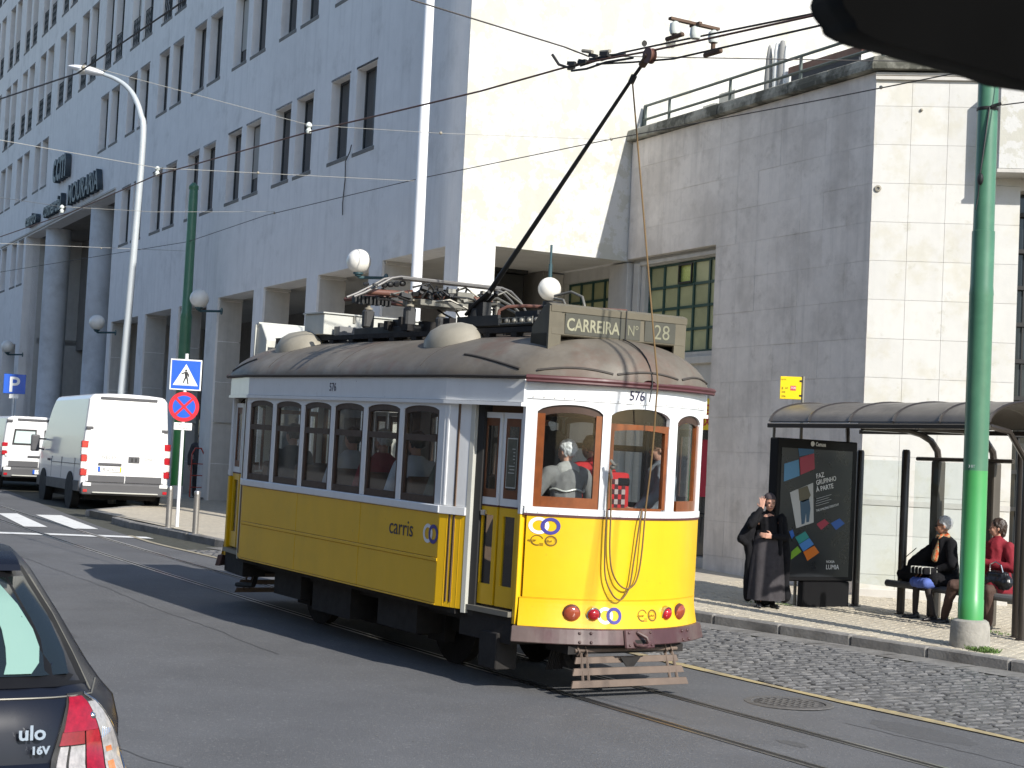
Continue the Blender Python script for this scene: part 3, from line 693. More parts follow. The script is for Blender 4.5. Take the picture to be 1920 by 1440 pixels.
# bay with two windows (the second lies under the neighbouring building)
def grid_window(parent, s0, s1, z0, z1, y, nc, nr, open_pane=None):
    w = empty('window', (s0, y, z0), 0, parent); W_ = s1-s0; H_ = z1-z0
    fr = MB(); t = 0.05
    for i in range(nc+1): x = W_*i/nc; fr.box(x-t/2, x+t/2, -0.03, 0.05, -t/2, H_+t/2)
    for j in range(nr+1): z = H_*j/nr; fr.box(-t/2, W_+t/2, -0.024, 0.044, z-t/2, z+t/2)
    fr.obj('frame', green_frame, w)
    for i in range(nc):
        for j in range(nr):
            p = MB(); cw, ch = W_/nc, H_/nr
            p.box(i*cw+t/2, (i+1)*cw-t/2, 0.0, 0.012, j*ch+t/2, (j+1)*ch-t/2)
            if open_pane == (i, j):
                o = p.obj('pane', yel_pane2, w); q = MB(); q.box(i*cw+t/2, (i+1)*cw-t/2, -0.07, -0.035, j*ch+t/2, j*ch+t/2+0.03); q.box(i*cw+t/2, i*cw+t/2+0.03, -0.07, -0.035, j*ch+t/2+.03, (j+1)*ch-t/2); q.box((i+1)*cw-t/2-0.03, (i+1)*cw-t/2, -0.07, -0.035, j*ch+t/2+.03, (j+1)*ch-t/2); q.box(i*cw+t/2+.03, (i+1)*cw-t/2-.03, -0.07, -0.035, (j+1)*ch-t/2-0.03, (j+1)*ch-t/2); q.obj('sash', sg_blk, w)
            else: p.obj('pane', yel_pane, w)
    return w
by = EW+0.16
mb = MB()
holes_wall(mb, -2.75, 2.95, -1, 5.95, [(0.44, 2.94, 4.14, 5.80, 0.2), (-2.62, -0.72, 4.14, 5.70, 0.2), (0.5, 2.9, 0.55, 3.20, 0.35)], 0.2, y0=by)
mb.box(2.935, 2.949, EW+0.032, by, -1, 5.949)
mb.obj('bay_wall', stone_band, blk_b, fix=False)
mb = MB(); mb.box(-0.66, 0.02, EW+0.02, by-0.003, -1, 5.90); mb.box(0.10, 0.30, by-0.06, by-0.003, -1, 5.88); mb.box(0.31, 2.93, by-0.05, by-0.003, 5.82, 5.90); mb.box(0.31, 2.93, by-0.07, by-0.003, 3.92, 4.05); mb.box(-3.3, -2.70, by-0.3, by-0.003, -1, 5.9); mb.obj('pilaster', stone_band, blk_b, bevel=0.01)
grid_window(blk_b, 0.46, 2.92, 4.16, 5.78, by+0.12, 5, 4, (2, 3))
grid_window(blk_b, -2.60, -0.74, 4.16, 5.68, by+0.12, 4, 4)
# shop under the bay
mb = MB(); mb.box(1.9, 2.90, by-0.10, by-0.02, 2.76, 3.30); shs = mb.obj('shop_sign', sg_yel, blk_b)
tag(shs, 'yellow shop sign with red characters')
text('lettering', '\u670d', 0.42, mat('sign_red_ink', (0.5, 0.02, 0.015), 0.5), shs, (2.52, by-0.104, 2.86), (R(90), 0, 0), 0.002)
text('lettering', '\u670d', 0.42, MAT['sign_red_ink'], shs, (2.10, by-0.104, 2.86), (R(90), 0, 0), 0.002)
mb = MB(); mb.box(0.5, 2.9, by+0.30, by+0.32, 0.55, 3.2); mb.obj('shop_window', win_glass, blk_b)
mb = MB(); mb.box(2.0, 2.85, by+0.2, by+0.28, 1.6, 2.6); mb.obj('window_display', mat('red_cloth', (0.45, 0.03, 0.06), 0.8), blk_b)
mb = MB()
for i in range(16): mb.cyl((0.55+i*0.155, by+0.04, 0.95), (0.55+i*0.155, by+0.04, 1.28+0.9*(i % 4 == 0)), 0.008, n=5)
mb.box(0.5, 2.9, by+0.02, by+0.06, 1.26, 1.30); mb.obj('window_bars', blk, blk_b)
# coping with dirt
mb = MB(); prof = [(-0.13, 8.185), (-0.13, 8.27), (-0.10, 8.385), (0.0, 8.415), (0.5, 8.42), (0.5, 8.185)]
seg = [-0.10, 1.0, 2.0, 3.0, 4.0, 5.0, 6.0, 7.13]
for a, b in zip(seg, seg[1:]):
    m2 = MB(); m2.prism(prof, lambda u, v, d: (d, EW+u, v), a+0.002, b-0.002); m2.obj('coping_stone', coping_m, blk_b, bevel=0.012)
# front face turned 50 degrees from the street
C1 = Matrix.Rotation(RZ, 3, 'Z') @ Vector((LX, EW, 0))+C0
FR = R(50)-RZ
fr_e = empty('front_wall', (LX, EW, 0), FR, blk_b)
mb = MB(); mb.box(0.0, 2.16, 0.032, 8, -1, 8.15); mb.box(2.16, 2.9, 0.5, 8, -1, 8.15); mb.box(2.9, 7, 0.032, 8, -1, 8.15); mb.box(2.16, 2.9, 0.032, 0.5, 6.42, 8.15); mb.obj('wall_core', joint_m, fr_e)
FW = 0.54
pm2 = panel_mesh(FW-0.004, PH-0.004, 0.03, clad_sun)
for (z0, z1) in rows:
    z1 = min(z1, 8.17)
    for i in range(4):
        if abs(z1-z0-PH) < 1e-6: me = pm2
        else: me = panel_mesh(FW-0.004, z1-z0-0.004, 0.03, clad_sun)
        link('cladding_panel', me, fr_e, (FW*(i+0.5), 0.001, (z0+z1)/2))
mb = MB(); mb.box(0.0, 2.16, -0.012, -0.003, 1.66, 1.74); mb.obj('grey_stripe', stone_band, fr_e)
mb = MB(); mb.box(0.0, 2.16, -0.03, -0.004, 0.05, 0.42); mb.obj('plinth', stone_band, fr_e, bevel=0.008)
mb = MB(); mb.prism([(-0.12, 8.19), (-0.12, 8.27), (-0.09, 8.385), (0, 8.415), (0.5, 8.42), (0.5, 8.19)], lambda u, v, d: (d, u, v), -0.05, 6); mb.obj('coping_stone', coping_m, fr_e, bevel=0.01)
mb = MB(); mb.box(-0.01, 6, -0.05, -0.002, 8.05, 8.10); mb.box(-0.01, 6, -0.035, -0.002, 8.12, 8.16); mb.obj('moulding', stone_band, fr_e)
# oriel box at the right
mb = MB(); mb.box(1.76, 5.5, -0.44, -0.002, 6.66, 8.0); mb.obj('oriel_box', plaster_sun, fr_e, bevel=0.01)
mb = MB(); mb.box(1.74, 5.5, -0.46, -0.001, 6.60, 6.655); mb.obj('oriel_ledge', stone_band, fr_e, bevel=0.006)
# barred side opening
mb = MB(); mb.box(2.17, 2.89, 0.35, 0.37, -0.5, 6.42); mb.obj('dark_glazing', win_glass, fr_e)
mb = MB()
for z in [0.6+i*0.55 for i in range(11)]: mb.box(2.17, 2.89, 0.25, 0.30, z-0.03, z+0.03)
for x in (2.3, 2.5, 2.7): mb.box(x-0.012, x+0.012, 0.27, 0.295, 0.2, 6.4)
mb.obj('bars', blk, fr_e)
# ring bolts
mb = MB(); mb.lathe([(0.05, 0), (0.05, 0.02), (0.025, 0.025), (0.02, 0.005)], n=14, M=Matrix.Rotation(R(90), 3, 'X')); o = mb.obj('ring_bolt', cream_metal, fr_e); o.location = (0.085, -0.003, 6.40)
mb = MB(); mb.ball((0, 0, 0), 0.025); o = mb.obj('ring_bolt', cream_metal, fr_e); o.location = (0.68, -0.01, 7.60)
# terrace and railing
mb = MB(); mb.box(0.0, 6.6, EW+0.3, 14, 8.16, 8.20); mb.obj('terrace', conc, blk_b)
rl = empty('terrace_railing', C0, RZ); tag(rl, 'grey green two bar railing along the terrace edge of the stone building', 'railing')
px = [0.12, 0.95, 2.9, 4.9, 6.95]
mb = MB(); mb.tube([(0.02, EW+0.2, 8.45), (0.08, EW+0.2, 8.88), (7.1, EW+0.2, 8.88), (8.8, EW+1.9, 8.88)], 0.026, 8); mb.obj('top_bar', rail_g, rl)
mb = MB(); mb.tube([(0.06, EW+0.2, 8.62), (7.1, EW+0.2, 8.62), (8.8, EW+1.9, 8.62)], 0.026, 8); mb.obj('lower_bar', rail_g, rl)
for x in px: mb = MB(); mb.box(x-0.02, x+0.02, EW+0.18, EW+0.22, 8.40, 8.87); mb.obj('post', rail_g, rl)
# things kept on the terrace
def on_terr(s_, n_, z=8.2): return Matrix.Rotation(RZ, 3, 'Z') @ Vector((s_, n_, z))+C0
um = empty('folded_parasol', on_terr(2.62, EW+1.2)); tag(um, 'slim grey folded parasol standing left of the white one', 'parasol', 'folded parasols on the terrace')
mb = MB(); mb.lathe([(0.02, 0.0), (0.02, 0.25), (0.085, 0.3), (0.08, 0.9), (0.06, 1.25), (0.03, 1.46), (0.0, 1.5)], n=10); mb.obj('canopy', mat('parasol_grey', (0.25, 0.25, 0.24), 0.8), um)
um2 = empty('folded_parasol', on_terr(2.86, EW+1.25)); tag(um2, 'white and grey folded parasol beside a dark board on the terrace', 'parasol', 'folded parasols on the terrace')
mb = MB()
for k, (dx, r, h) in enumerate(((-0.07, 0.07, 1.50), (0.03, 0.08, 1.52), (0.12, 0.06, 1.42))): mb.lathe([(r, 0.02), (r*1.05, 0.8), (r*0.9, h-0.15), (r*0.5, h), (0, h+0.02)], (dx, 0.03*k, 0), 10, mi=k % 2)
mb.obj('canopy', [mat('parasol_white', (0.75, 0.75, 0.72), 0.7), MAT['parasol_grey']], um2)
bd = empty('wooden_screen', on_terr(4.0, EW+1.3), RZ); tag(bd, 'dark screen panel with a wooden top rail leaning on the terrace', 'screen')
mb = MB(); mb.box(-0.85, 1.0, 0, 0.05, 0, 0.88); mb.obj('panel', mat('dark_screen', (0.05, 0.055, 0.065), 0.8), bd)
mb = MB(); mb.box(-0.9, 1.1, -0.03, 0.08, 0.88, 1.0); mb.obj('top_rail', red_pipe, bd)
bd2 = empty('stacked_boards', on_terr(1.55, EW+0.9), RZ); tag(bd2, 'pale grey boards stacked upright behind the railing', 'boards')
mb = MB(); mb.box(-0.55, -0.15, 0, 0.06, 0, 0.62); mb.box(-0.1, 0.4, 0.05, 0.12, 0, 0.78); mb.box(0.45, 1.1, 0.1, 0.16, 0, 0.5); mb.obj('boards', grey_box, bd2)

# ================================================================== the other side of the street (houses added outside the frame to cut sky light and be mirrored)
ob = empty('added_street_houses', (-15, -27, -0.3), 0); tag(ob, 'row of plastered houses added across the street behind the viewer, seen only in reflections', 'building')
hm = [mat('house_plaster_a', (0.30, 0.26, 0.20), 0.9, var=0.1), mat('house_plaster_b', (0.42, 0.39, 0.34), 0.9, var=0.1), mat('house_plaster_c', (0.22, 0.17, 0.14), 0.9, var=0.1)]
x = -150; k = 0
while x < 50:
    w = 11+3*(k % 3); h = 13+2.5*((k*2) % 3)
    mb = MB(); mb.box(x, x+w-0.1, -10, 0, 0, h); hs = mb.obj('house_wall', hm[k % 3], ob)
    mb = MB()
    for fl_ in range(4):
        for i in range(int(w/2.6)): mb.box(x+1+i*2.6, x+2.1+i*2.6, 0.003, 0.05, 1.2+fl_*3.1, 3.0+fl_*3.1)
    o = mb.obj('window_row', win_glass, hs); o['kind'] = 'stuff'
    x += w; k += 1
# ================================================================== TRAM
SLOPE, CANT = 0.020353, 0.0038163
Xv = Vector((math.cos(SLOPE), 0, -math.sin(SLOPE))); Yv = Vector((0, math.cos(CANT), math.sin(CANT))); Yv = (Yv-Xv*Xv.dot(Yv)).normalized(); Zv = Xv.cross(Yv)
tram = bpy.data.objects.new('tram', None); COL.objects.link(tram)
tram.matrix_world = Matrix(((Xv.x, Yv.x, Zv.x, 0), (Xv.y, Yv.y, Zv.y, 0), (Xv.z, Yv.z, Zv.z, 0), (0, 0, 0, 1)))
tag(tram, 'small old yellow and white tram with trolley pole crossing the street', 'tram')
XC = -4.2
def xf(y): return -0.55-0.37*(abs(y)/0.97)**2.2
def fn_plan(y):
    e = 0.01; dx = (xf(y+e)-xf(y-e))/(2*e); n = Vector((1, -dx, 0)); n.normalize(); return n
def flare(z):
    if z >= 0.84: return 0.0
    return 0.035*((0.84-z)/0.24)**1.5
def FN(end):
    def f(y, z, d):
        n = fn_plan(y); d = d+flare(z)
        x = xf(y)+n.x*d; yy = y+n.y*d
        return (x, yy, z) if end > 0 else (2*XC-x, -yy, z)
    return f
def SN(side):
    return lambda x, z, d: (x, side*(1.2+d), z)
X0, X1 = -6.47, -1.93      # flat saloon side
def side_y(x):
    a = -(x-XC)+XC if x < XC else x
    # mirrored station measured at the front end
    if a <= -1.93: return 1.2
    return 1.2-(a+1.93)*(0.2/1.01)
def CN(side, end):          # chamfered saloon corner
    def f(t, z, d):
        x = -1.93+0.30*t; y = 1.2-0.10*t+d
        x = x+0.2*d
        if end < 0: x = 2*XC-x
        return (x, side*y, z)
    return f
# --- lower side panels
for side in (-1, 1):
    sn = SN(side)
    cuts = [X0, -5.0, -3.51, X1]
    for a, b in zip(cuts, cuts[1:]):
        for z0, z1 in ((0.665, 1.045), (1.075, 1.48)):
            mb = MB(); mb.slab(sn, a+0.004, b-0.004, z0+0.003, z1-0.003, -0.03, 0.0, 1); mb.obj('side_panel', t_yel, tram, bevel=0.003)
    mb = MB(); mb.slab(sn, X0, X1, 1.045, 1.075, -0.02, 0.006, 1); mb.obj('rubbing_strip', t_yel, tram, bevel=0.002)
    mb = MB(); mb.slab(sn, X0, X1, 0.650, 0.664, -0.02, 0.004, 1); mb.obj('bottom_bead', t_yel, tram, bevel=0.002)
    mb = MB(); mb.slab(sn, X0-0.01, X1+0.01, 1.482, 1.555, -0.03, 0.022, 1); mb.obj('belt_rail', t_wht, tram, bevel=0.008)
    # window wall
    W6 = [(-6.41, -5.77), (-5.69, -5.03), (-4.95, -4.30), (-4.22, -3.56), (-3.48, -2.80), (-2.72, -2.04)]
    mb = MB(); e0 = X0
    for a, b in W6+[(X1, None)]:
        mb.slab(sn, e0, a, 1.557, 2.49, -0.03, 0.0, 1)
        if b is None: break
        c_ = (a+b)/2; w_ = (b-a)/2
        arch = lambda x, c_=c_, w_=w_: 2.405+0.05*math.sqrt(max(0, 1-((x-c_)/w_)**2*0.96))
        mb.slab(sn, a, b, arch, 2.49, -0.03, 0.0, 10)
        e0 = b
    mb.obj('window_pillars', t_wht, tram)
    for wi, (a, b) in enumerate(W6):
        c_ = (a+b)/2; w_ = (b-a)/2
        arch = lambda x, c_=c_, w_=w_: 2.405+0.05*math.sqrt(max(0, 1-((x-c_)/w_)**2*0.96))
        w = MB(); t = 0.045
        w.slab(sn, a, a+t, 1.557, 2.415, -0.045, -0.012, 1); w.slab(sn, b-t, b, 1.557, 2.415, -0.045, -0.012, 1)
        w.slab(sn, a+t, b-t, 1.557, 1.625, -0.045, -0.010, 1); w.slab(sn, a+t, b-t, 2.125, 2.185, -0.045, -0.008, 1)
        w.slab(sn, a+t*0.3, b-t*0.3, lambda x: arch(x)-0.055, lambda x: arch(x)+0.01, -0.045, -0.011, 10)
        wo_ = w.obj('window', wood_d, tram)
        p = MB(); p.slab(sn, a+t, b-t, 1.625, 2.125, -0.034, -0.030, 1); p.obj('pane', t_glass, wo_)
        p = MB(); p.slab(sn, a+t, b-t, 2.185, lambda x: arch(x)-0.05, -0.030, -0.026, 8); p.obj('pane', t_glass, wo_)
    for end in (1, -1):
        cn = CN(side, end)
        mb = MB(); mb.slab(cn, 0, 1, 0.65, 1.48, -0.03, 0.0, 2); 
        for t in (0.3, 0.62, 0.8): mb.slab(cn, t-0.01, t+0.01, 0.655, 1.475, 0.0, 0.002, 1)
        mb.obj('corner_panel', t_yel, tram, bevel=0.003)
        mb = MB(); mb.slab(cn, 0, 1, 1.482, 1.555, -0.03, 0.016, 2); mb.slab(cn, 0, 1, 1.557, 2.49, -0.03, 0.0, 2); mb.slab(cn, 0.12, 0.2, 1.56, 2.48, 0, 0.008, 1); mb.obj('corner_post', t_wht, tram, bevel=0.003)
        mb = MB(); mb.slab(cn, 1.0, 1.16, 0.62, 2.49, -0.035, 0.004, 1); mb.obj('metal_edge', grey_box, tram, bevel=0.002)
        mb = MB(); mb.slab(cn, 1.17, 1.40, 0.60, 2.48, -0.12, -0.03, 1); mb.obj('door_seal', rubber, tram)
    # letter board and mouldings, full length
    for (z0, z1, d0, d1, nm, m) in ((2.515, 2.715, -0.04, 0.006, 'letter_board', t_wht), (2.48, 2.512, -0.04, 0.028, 'moulding', t_wht)):
        mb = MB(); xs_ = [2*XC+0.92, 2*XC+1.5, 2*XC+1.93, -1.93, -1.5, -0.92]
        for a, b in zip(xs_, xs_[1:]):
            mb.slab(lambda x, z, d: (x, side*(side_y(x)+d), z), a, b, z0, z1, d0, d1, 1)
        o = mb.obj(nm, m, tram)
# plan outline of gutter
def gut(u):        # u in 0..1 around the whole roof edge, counter-clockwise from front nose
    pass
def gutter_pts(off, zed):
    P = []
    for i in range(25):
        y = -1.0+2.0*i/24
        x = xf(y*0.97)+0.06+off; P.append((x, y*(1.03+off), zed))
    P += [(-1.5, side_y(-1.5)+0.03+off, zed), (-1.93, 1.225+off, zed)]
    Q = [(2*XC-x, y, z) for x, y, z in reversed(P)]
    P2 = P+Q
    R_ = [(x, -y, z) for x, y, z in [(-1.93, 1.225+off, zed), (-1.5, side_y(-1.5)+0.03+off, zed)]]
    front = P[:25]; rp = [(-1.5, side_y(-1.5)+0.03+off, zed), (-1.93, 1.225+off, zed)]
    rear = [(2*XC-x, y, z) for x, y, z in reversed(front)]
    return front, rp, rear
front, rp, rear = gutter_pts(0.0, 2.735)
mb = MB(); mb.tube(front, 0.022, 8); mb.tube([(x, y, 2.705) for x, y, z in front], 0.015, 6); mb.obj('front_gutter', t_mar, tram)
mb = MB(); mb.tube(rear, 0.022, 8); mb.obj('rear_gutter', t_mar, tram)
for s_ in (-1, 1):
    pth = [front[0] if s_ < 0 else front[-1]]+[(x, s_*y, z) for x, y, z in rp]
    pth += [(2*XC-x, y, z) for x, y, z in reversed(pth)]
    mb = MB(); mb.tube(pth, 0.016, 6); mb.obj('side_gutter', t_roofd, tram)
# roof shell
NOSE = -0.47
def roof_w(x):
    a = x if x > XC else 2*XC-x
    if a <= -1.93: return 1.235
    if a <= -0.92: return 1.235-(a+1.93)*(0.21/1.01)
    return 1.025*max(0.0, (NOSE-a)/(NOSE+0.92))**0.45
def roof_h(x):
    a = x if x > XC else 2*XC-x
    if a <= -1.9: return 0.445
    return 0.445*max(0.0, 1-((a+1.9)/(NOSE+1.9))**3.4)**0.5
def roof_z(x, y):
    w = max(roof_w(x), 1e-4); t = min(abs(y)/w, 1)
    return 2.745+roof_h(x)*(1-t**2.3)**0.62
xs_ = [NOSE-0.001]+[NOSE-0.004, NOSE-0.012, NOSE-0.03, NOSE-0.06, NOSE-0.1, NOSE-0.16, NOSE-0.24, NOSE-0.34, -0.95, -1.1, -1.3, -1.5, -1.7, -1.93, -2.3, -3, XC]
xs_ = xs_+[2*XC-x for x in reversed(xs_[:-1])]
mb = MB(); vs = []; K = 40
for x in xs_:
    w = roof_w(x)
    for j in range(K+1):
        t = math.sin(math.pi*(j/K-0.5)); y = t*w; vs.append((x, y, roof_z(x, y) if abs(t) < 1 else 2.745))
fs = [(i*(K+1)+j, i*(K+1)+j+1, (i+1)*(K+1)+j+1, (i+1)*(K+1)+j) for i in range(len(xs_)-1) for j in range(K)]
mb.add(vs, fs, 0, True)
mb.obj('roof', t_roof, tram, fix=True)
mb = MB()
pl = [(x, roof_w(x)-0.002) for x in xs_]; pts = [(x, y, 2.742) for x, y in pl]+[(x, -y, 2.742) for x, y in reversed(pl)]
n_ = len(xs_)
mb.add([(x, -w, 2.742) for x, w in pl]+[(x, w, 2.742) for x, w in pl], [(i, i+1, n_+i+1, n_+i) for i in range(n_-1)]); mb.obj('ceiling', int_ceil, tram, fix=False)
# drip mouldings on the roof ends
def roof_pt(x, y, o=0.008): return (x, y, roof_z(x, y)+o)
def drip(y0, y1, zmid, parent=tram, end=1):
    P = []
    for i in range(15):
        t = i/14; y = y0+(y1-y0)*t; tgt = 2.795+0.035*math.sin(math.pi*t)
        # find x on the roof with this height
        lo, hi = -2.0, NOSE-0.002
        for _ in range(30):
            m = (lo+hi)/2
            if roof_w(m) > abs(y) and roof_z(m, y) > tgt: lo = m
            else: hi = m
        P.append((lo if end > 0 else 2*XC-lo, y, tgt+0.004))
    m_ = MB(); m_.tube(P, 0.011, 6); m_.obj('roof_drip', t_roofd, parent)
for e in (1, -1):
    drip(-0.93, -0.36, 0, end=e); drip(-0.32, 0.34, 0, end=e); drip(0.40, 0.94, 0, end=e)
for s_ in (-1, 1):
    P = []
    for i in range(12):
        x = -1.85+0.86*i/11; tgt = 2.80+0.13*(1-(i/11)**1.3)
        lo, hi = 0.3, roof_w(x)
        for _ in range(30):
            m = (lo+hi)/2
            if roof_z(x, m) > tgt: lo = m
            else: hi = m
        P.append((x, s_*lo, tgt+0.004))
    mb = MB(); mb.tube(P, 0.012, 6); mb.obj('roof_drip', t_roofd, tram)
    P = [(2*XC-x, y, z) for x, y, z in P]; mb = MB(); mb.tube(P, 0.012, 6); mb.obj('roof_drip', t_roofd, tram)
# faint roof seams
for x in (-2.45, -5.95, -4.2):
    mb = MB(); mb.tube([roof_pt(x, 1.2*math.sin(math.pi*(i/24-0.5)), -0.002) for i in range(25)], 0.005, 5); mb.obj('roof_seam', t_roofd, tram)
# --- platform ends
def arc_top(y0, y1, spring, rise):
    c_ = (y0+y1)/2; w_ = abs(y1-y0)/2
    return lambda y: spring+rise*math.sqrt(max(0, 1-((y-c_)/w_)**2*0.97))
EWIN = [(-0.895, -0.385, 2.43, 0.085), (-0.310, 0.330, 2.43, 0.085), (0.445, 0.885, 2.40, 0.09)]
for end in (1, -1):
    f = FN(end)
    mb = MB(); mb.slab(f, -0.93, 0.97, 0.845, 1.545, -0.03, 0.0, 30, sm=True); mb.obj('front_panel', t_yel, tram)
    mb = MB()
    NZ = 6
    for k in range(NZ):
        a = 0.60+0.24*k/NZ; b = 0.60+0.24*(k+1)/NZ
        mb.add([f(-0.95+1.92*i/30, z, 0.0) for z in (a, b) for i in range(31)], [(i, i+1, 31+i+1, 31+i) for i in range(30)], 0, True)
    mb.slab(f, -0.95, 0.97, 0.837, 0.843, -0.03, 0.004, 30)
    mb.obj('skirt', t_yel, tram)
    mb = MB(); mb.slab(f, -0.95, 0.97, 1.546, 1.562, -0.03, 0.010, 30); mb.obj('maroon_line', t_mar, tram)
    mb = MB(); mb.slab(f, -0.95, 0.97, 1.563, 1.622, -0.03, 0.012, 30, sm=False); mb.obj('belt_rail', t_wht, tram, bevel=0.003)
    mb = MB(); mb.slab(f, -0.985, 0.985, 0.465, 0.598, -0.03, 0.035, 36, sm=False); mb.obj('buffer_beam', t_bump, tram, bevel=0.008)
    # white frame around the windows
    mb = MB(); e0 = -0.975
    for (a, b, sp, ri) in EWIN:
        mb.slab(f, e0, a, 1.623, 2.55, -0.04, 0.0, 3)
        mb.slab(f, a, b, arc_top(a, b, sp, ri), 2.55, -0.04, 0.0, 16); e0 = b
    mb.slab(f, e0, 0.975, 1.623, 2.55, -0.04, 0.0, 3)
    mb.obj('window_pillars', t_wht, tram)
    mb = MB(); mb.slab(f, -0.985, 0.985, 2.552, 2.70, -0.04, 0.008, 32); mb.obj('front_letter_board', t_wht, tram)
    mb = MB()
    for i in range(26): 
        y = -0.93+1.86*i/25; p = Vector(f(y, 2.565, 0.010)); mb.ball(p, 0.005, nu=6, nv=4)
        p = Vector(f(y, 1.575, 0.013)); mb.ball(p, 0.004, nu=6, nv=4)
    mb.obj('screw_heads', cream_metal, tram, fix=False)
    for wi, (a, b, sp, ri) in enumerate(EWIN):
        top = arc_top(a, b, sp, ri); w = MB(); t = 0.055 if wi != 1 else 0.04
        if wi != 1:
            (w.slab(f, a, a+t, 1.623, sp+0.0, -0.05, -0.012, 2) if wi == 0 else w.slab(f, a, a+0.012, 1.623, sp+0.0, -0.05, -0.012, 2)); w.slab(f, b-t, b, 1.623, sp+0.0, -0.05, -0.012, 2)
            w.slab(f, a+t, b-t, 1.623, 1.715, -0.05, -0.010, 8)
            ar = MB(); ar.slab(f, a+0.006, b-0.006, lambda y: max(top(y)-0.07, sp-0.02), lambda y: top(y)+0.01, -0.055, -0.020, 12)
        else:
            w.slab(f, a, a+t, 1.635, 2.36, -0.05, -0.012, 2); w.slab(f, b-t, b, 1.635, 2.36, -0.05, -0.012, 2)
            w.slab(f, a, b, lambda y: 2.30+0.03*math.cos((y-0.01)/0.32*1.3), 2.375, -0.052, -0.010, 10)
            w.slab(f, a+t, b-t, 1.623, 1.645, -0.05, -0.012, 8)
        wo_ = w.obj('window', wood_o, tram)
        if wi != 1: ar.obj('arch_rail', wood_d, wo_)  # darker tone puts the shade of the recessed window head into the wood
        p = MB(); p.slab(f, a+t if wi != 2 else a+0.012, b-t, 1.64 if wi == 1 else 1.715, 2.33 if wi == 1 else (lambda y: max(top(y)-0.07, sp-0.02)), -0.034, -0.030, 10, sm=True); p.obj('pane', t_glassf, wo_)
        if wi == 1:
            p = MB(); p.slab(f, a+0.01, b-0.01, 2.375, lambda y: top(y), -0.044, -0.040, 10, sm=True); p.obj('pane', t_glass, wo_)
    # open corner posts beside the doors
    for s_ in (-1, 1):
        # side post from curved end back to the door edge
        def PN(t, z, d, s_=s_, end=end):
            x = -0.92-0.05*t; y = 0.975+0.03*t*0+d
            if end < 0: x = 2*XC-x
            return (x, s_*y, z)
        mb = MB(); mb.slab(PN, 0, 1, 0.60, 1.545, -0.06, 0.0, 1); mb.obj('door_post', t_yel, tram, bevel=0.004)
        mb = MB(); mb.slab(PN, 0, 1.0, 1.55, 2.50, -0.06, 0.0, 1); mb.obj('door_post', t_wht, tram, bevel=0.004)
        def DN(u, z, d, s_=s_, end=end):
            x = -0.985-0.56*u; y = 0.945+0.06*u+d
            if end < 0: x = 2*XC-x
            return (x, s_*y, z)
        for (a, b) in ((0.02, 0.50), (0.56, 1.04)):
            wid = b-a
            # white upper frame with wooden inner frame, glass
            u = MB(); u.slab(DN, a, a+0.05, 1.60, 2.42, -0.03, 0.0, 1); u.slab(DN, b-0.05, b, 1.60, 2.42, -0.03, 0.0, 1); u.slab(DN, a+0.05, b-0.05, 2.37, 2.42, -0.03, 0.0, 1); u.slab(DN, a+0.05, b-0.05, 1.60, 1.665, -0.03, 0.0, 1)
            do = u.obj('door', t_wht, tram)
            u = MB(); g = 0.055
            u.slab(DN, a+0.05, a+0.05+g, 1.666, 2.369, -0.02, -0.006, 1); u.slab(DN, b-0.05-g, b-0.05, 1.666, 2.369, -0.02, -0.006, 1)
            u.slab(DN, a+0.05+g, b-0.05-g, 2.30, 2.369, -0.02, -0.006, 1); u.slab(DN, a+0.05+g, b-0.05-g, 1.666, 1.74, -0.02, -0.006, 1); u.obj('wood_frame', mat('door_wood', (0.15, 0.055, 0.022), 0.4, var=0.2, vs=12) if 'door_wood' not in MAT else MAT['door_wood'], do)
            u = MB(); u.slab(DN, a+0.05+g, b-0.05-g, 1.74, 2.30, -0.016, -0.012, 1); u.obj('pane', t_glass, do)
            u = MB(); u.slab(DN, a, b, 1.585, 1.599, -0.03, 0.003, 1); u.obj('maroon_line', t_mar, do)
            u = MB(); u.slab(DN, a, a+0.09, 0.72, 1.584, -0.03, 0.0, 1); u.slab(DN, b-0.09, b, 0.72, 1.584, -0.03, 0.0, 1); u.slab(DN, a+0.09, b-0.09, 0.72, 0.90, -0.03, 0.0, 1); u.slab(DN, a+0.09, b-0.09, 1.51, 1.584, -0.03, 0.0, 1); u.obj('lower_frame', t_yel, do)
            u = MB(); u.slab(DN, a+0.09, b-0.09, 0.90, 1.51, -0.02, -0.016, 1); u.obj('pane', t_glass, do)
        if s_ < 0 and end > 0:
            u = MB(); u.slab(DN, 0.15, 0.40, 1.76, 2.20, -0.011, -0.007, 1); nb = u.obj('notice', mat('notice_dark', (0.10, 0.10, 0.075), 0.5, var=0.2, vs=20), tram)
            u = MB()
            for i in range(8): u.slab(DN, 0.20, 0.22+0.15*random.random(), 2.10-i*0.03, 2.107-i*0.03, -0.007, -0.005, 1)
            u.slab(DN, 0.15, 0.155, 1.76, 2.20, -0.007, -0.004, 1); u.slab(DN, 0.395, 0.40, 1.76, 2.20, -0.007, -0.004, 1); u.slab(DN, 0.155, 0.395, 2.19, 2.20, -0.007, -0.004, 1); u.slab(DN, 0.155, 0.395, 1.76, 1.77, -0.007, -0.004, 1)
            u.obj('notice_lines', grey_box, nb)
        if s_ < 0 and end > 0:
            u = MB(); u.slab(DN, 0.80, 0.92, 1.50, 1.55, 0.0, 0.03, 1); u.obj('handle', chrome, tram, bevel=0.005)
        # step well
        mb = MB(); mb.slab(lambda u, z, d: DN(u, z, d), -0.02, 1.15, 0.655, 0.70, -0.25, 0.07, 1); mb.obj('door_step', mid_metal, tram)
        mb = MB(); mb.slab(DN, -0.02, 1.30, 0.42, 0.65, -0.25, 0.03, 1); mb.obj('step_riser', blk_dirty, tram)
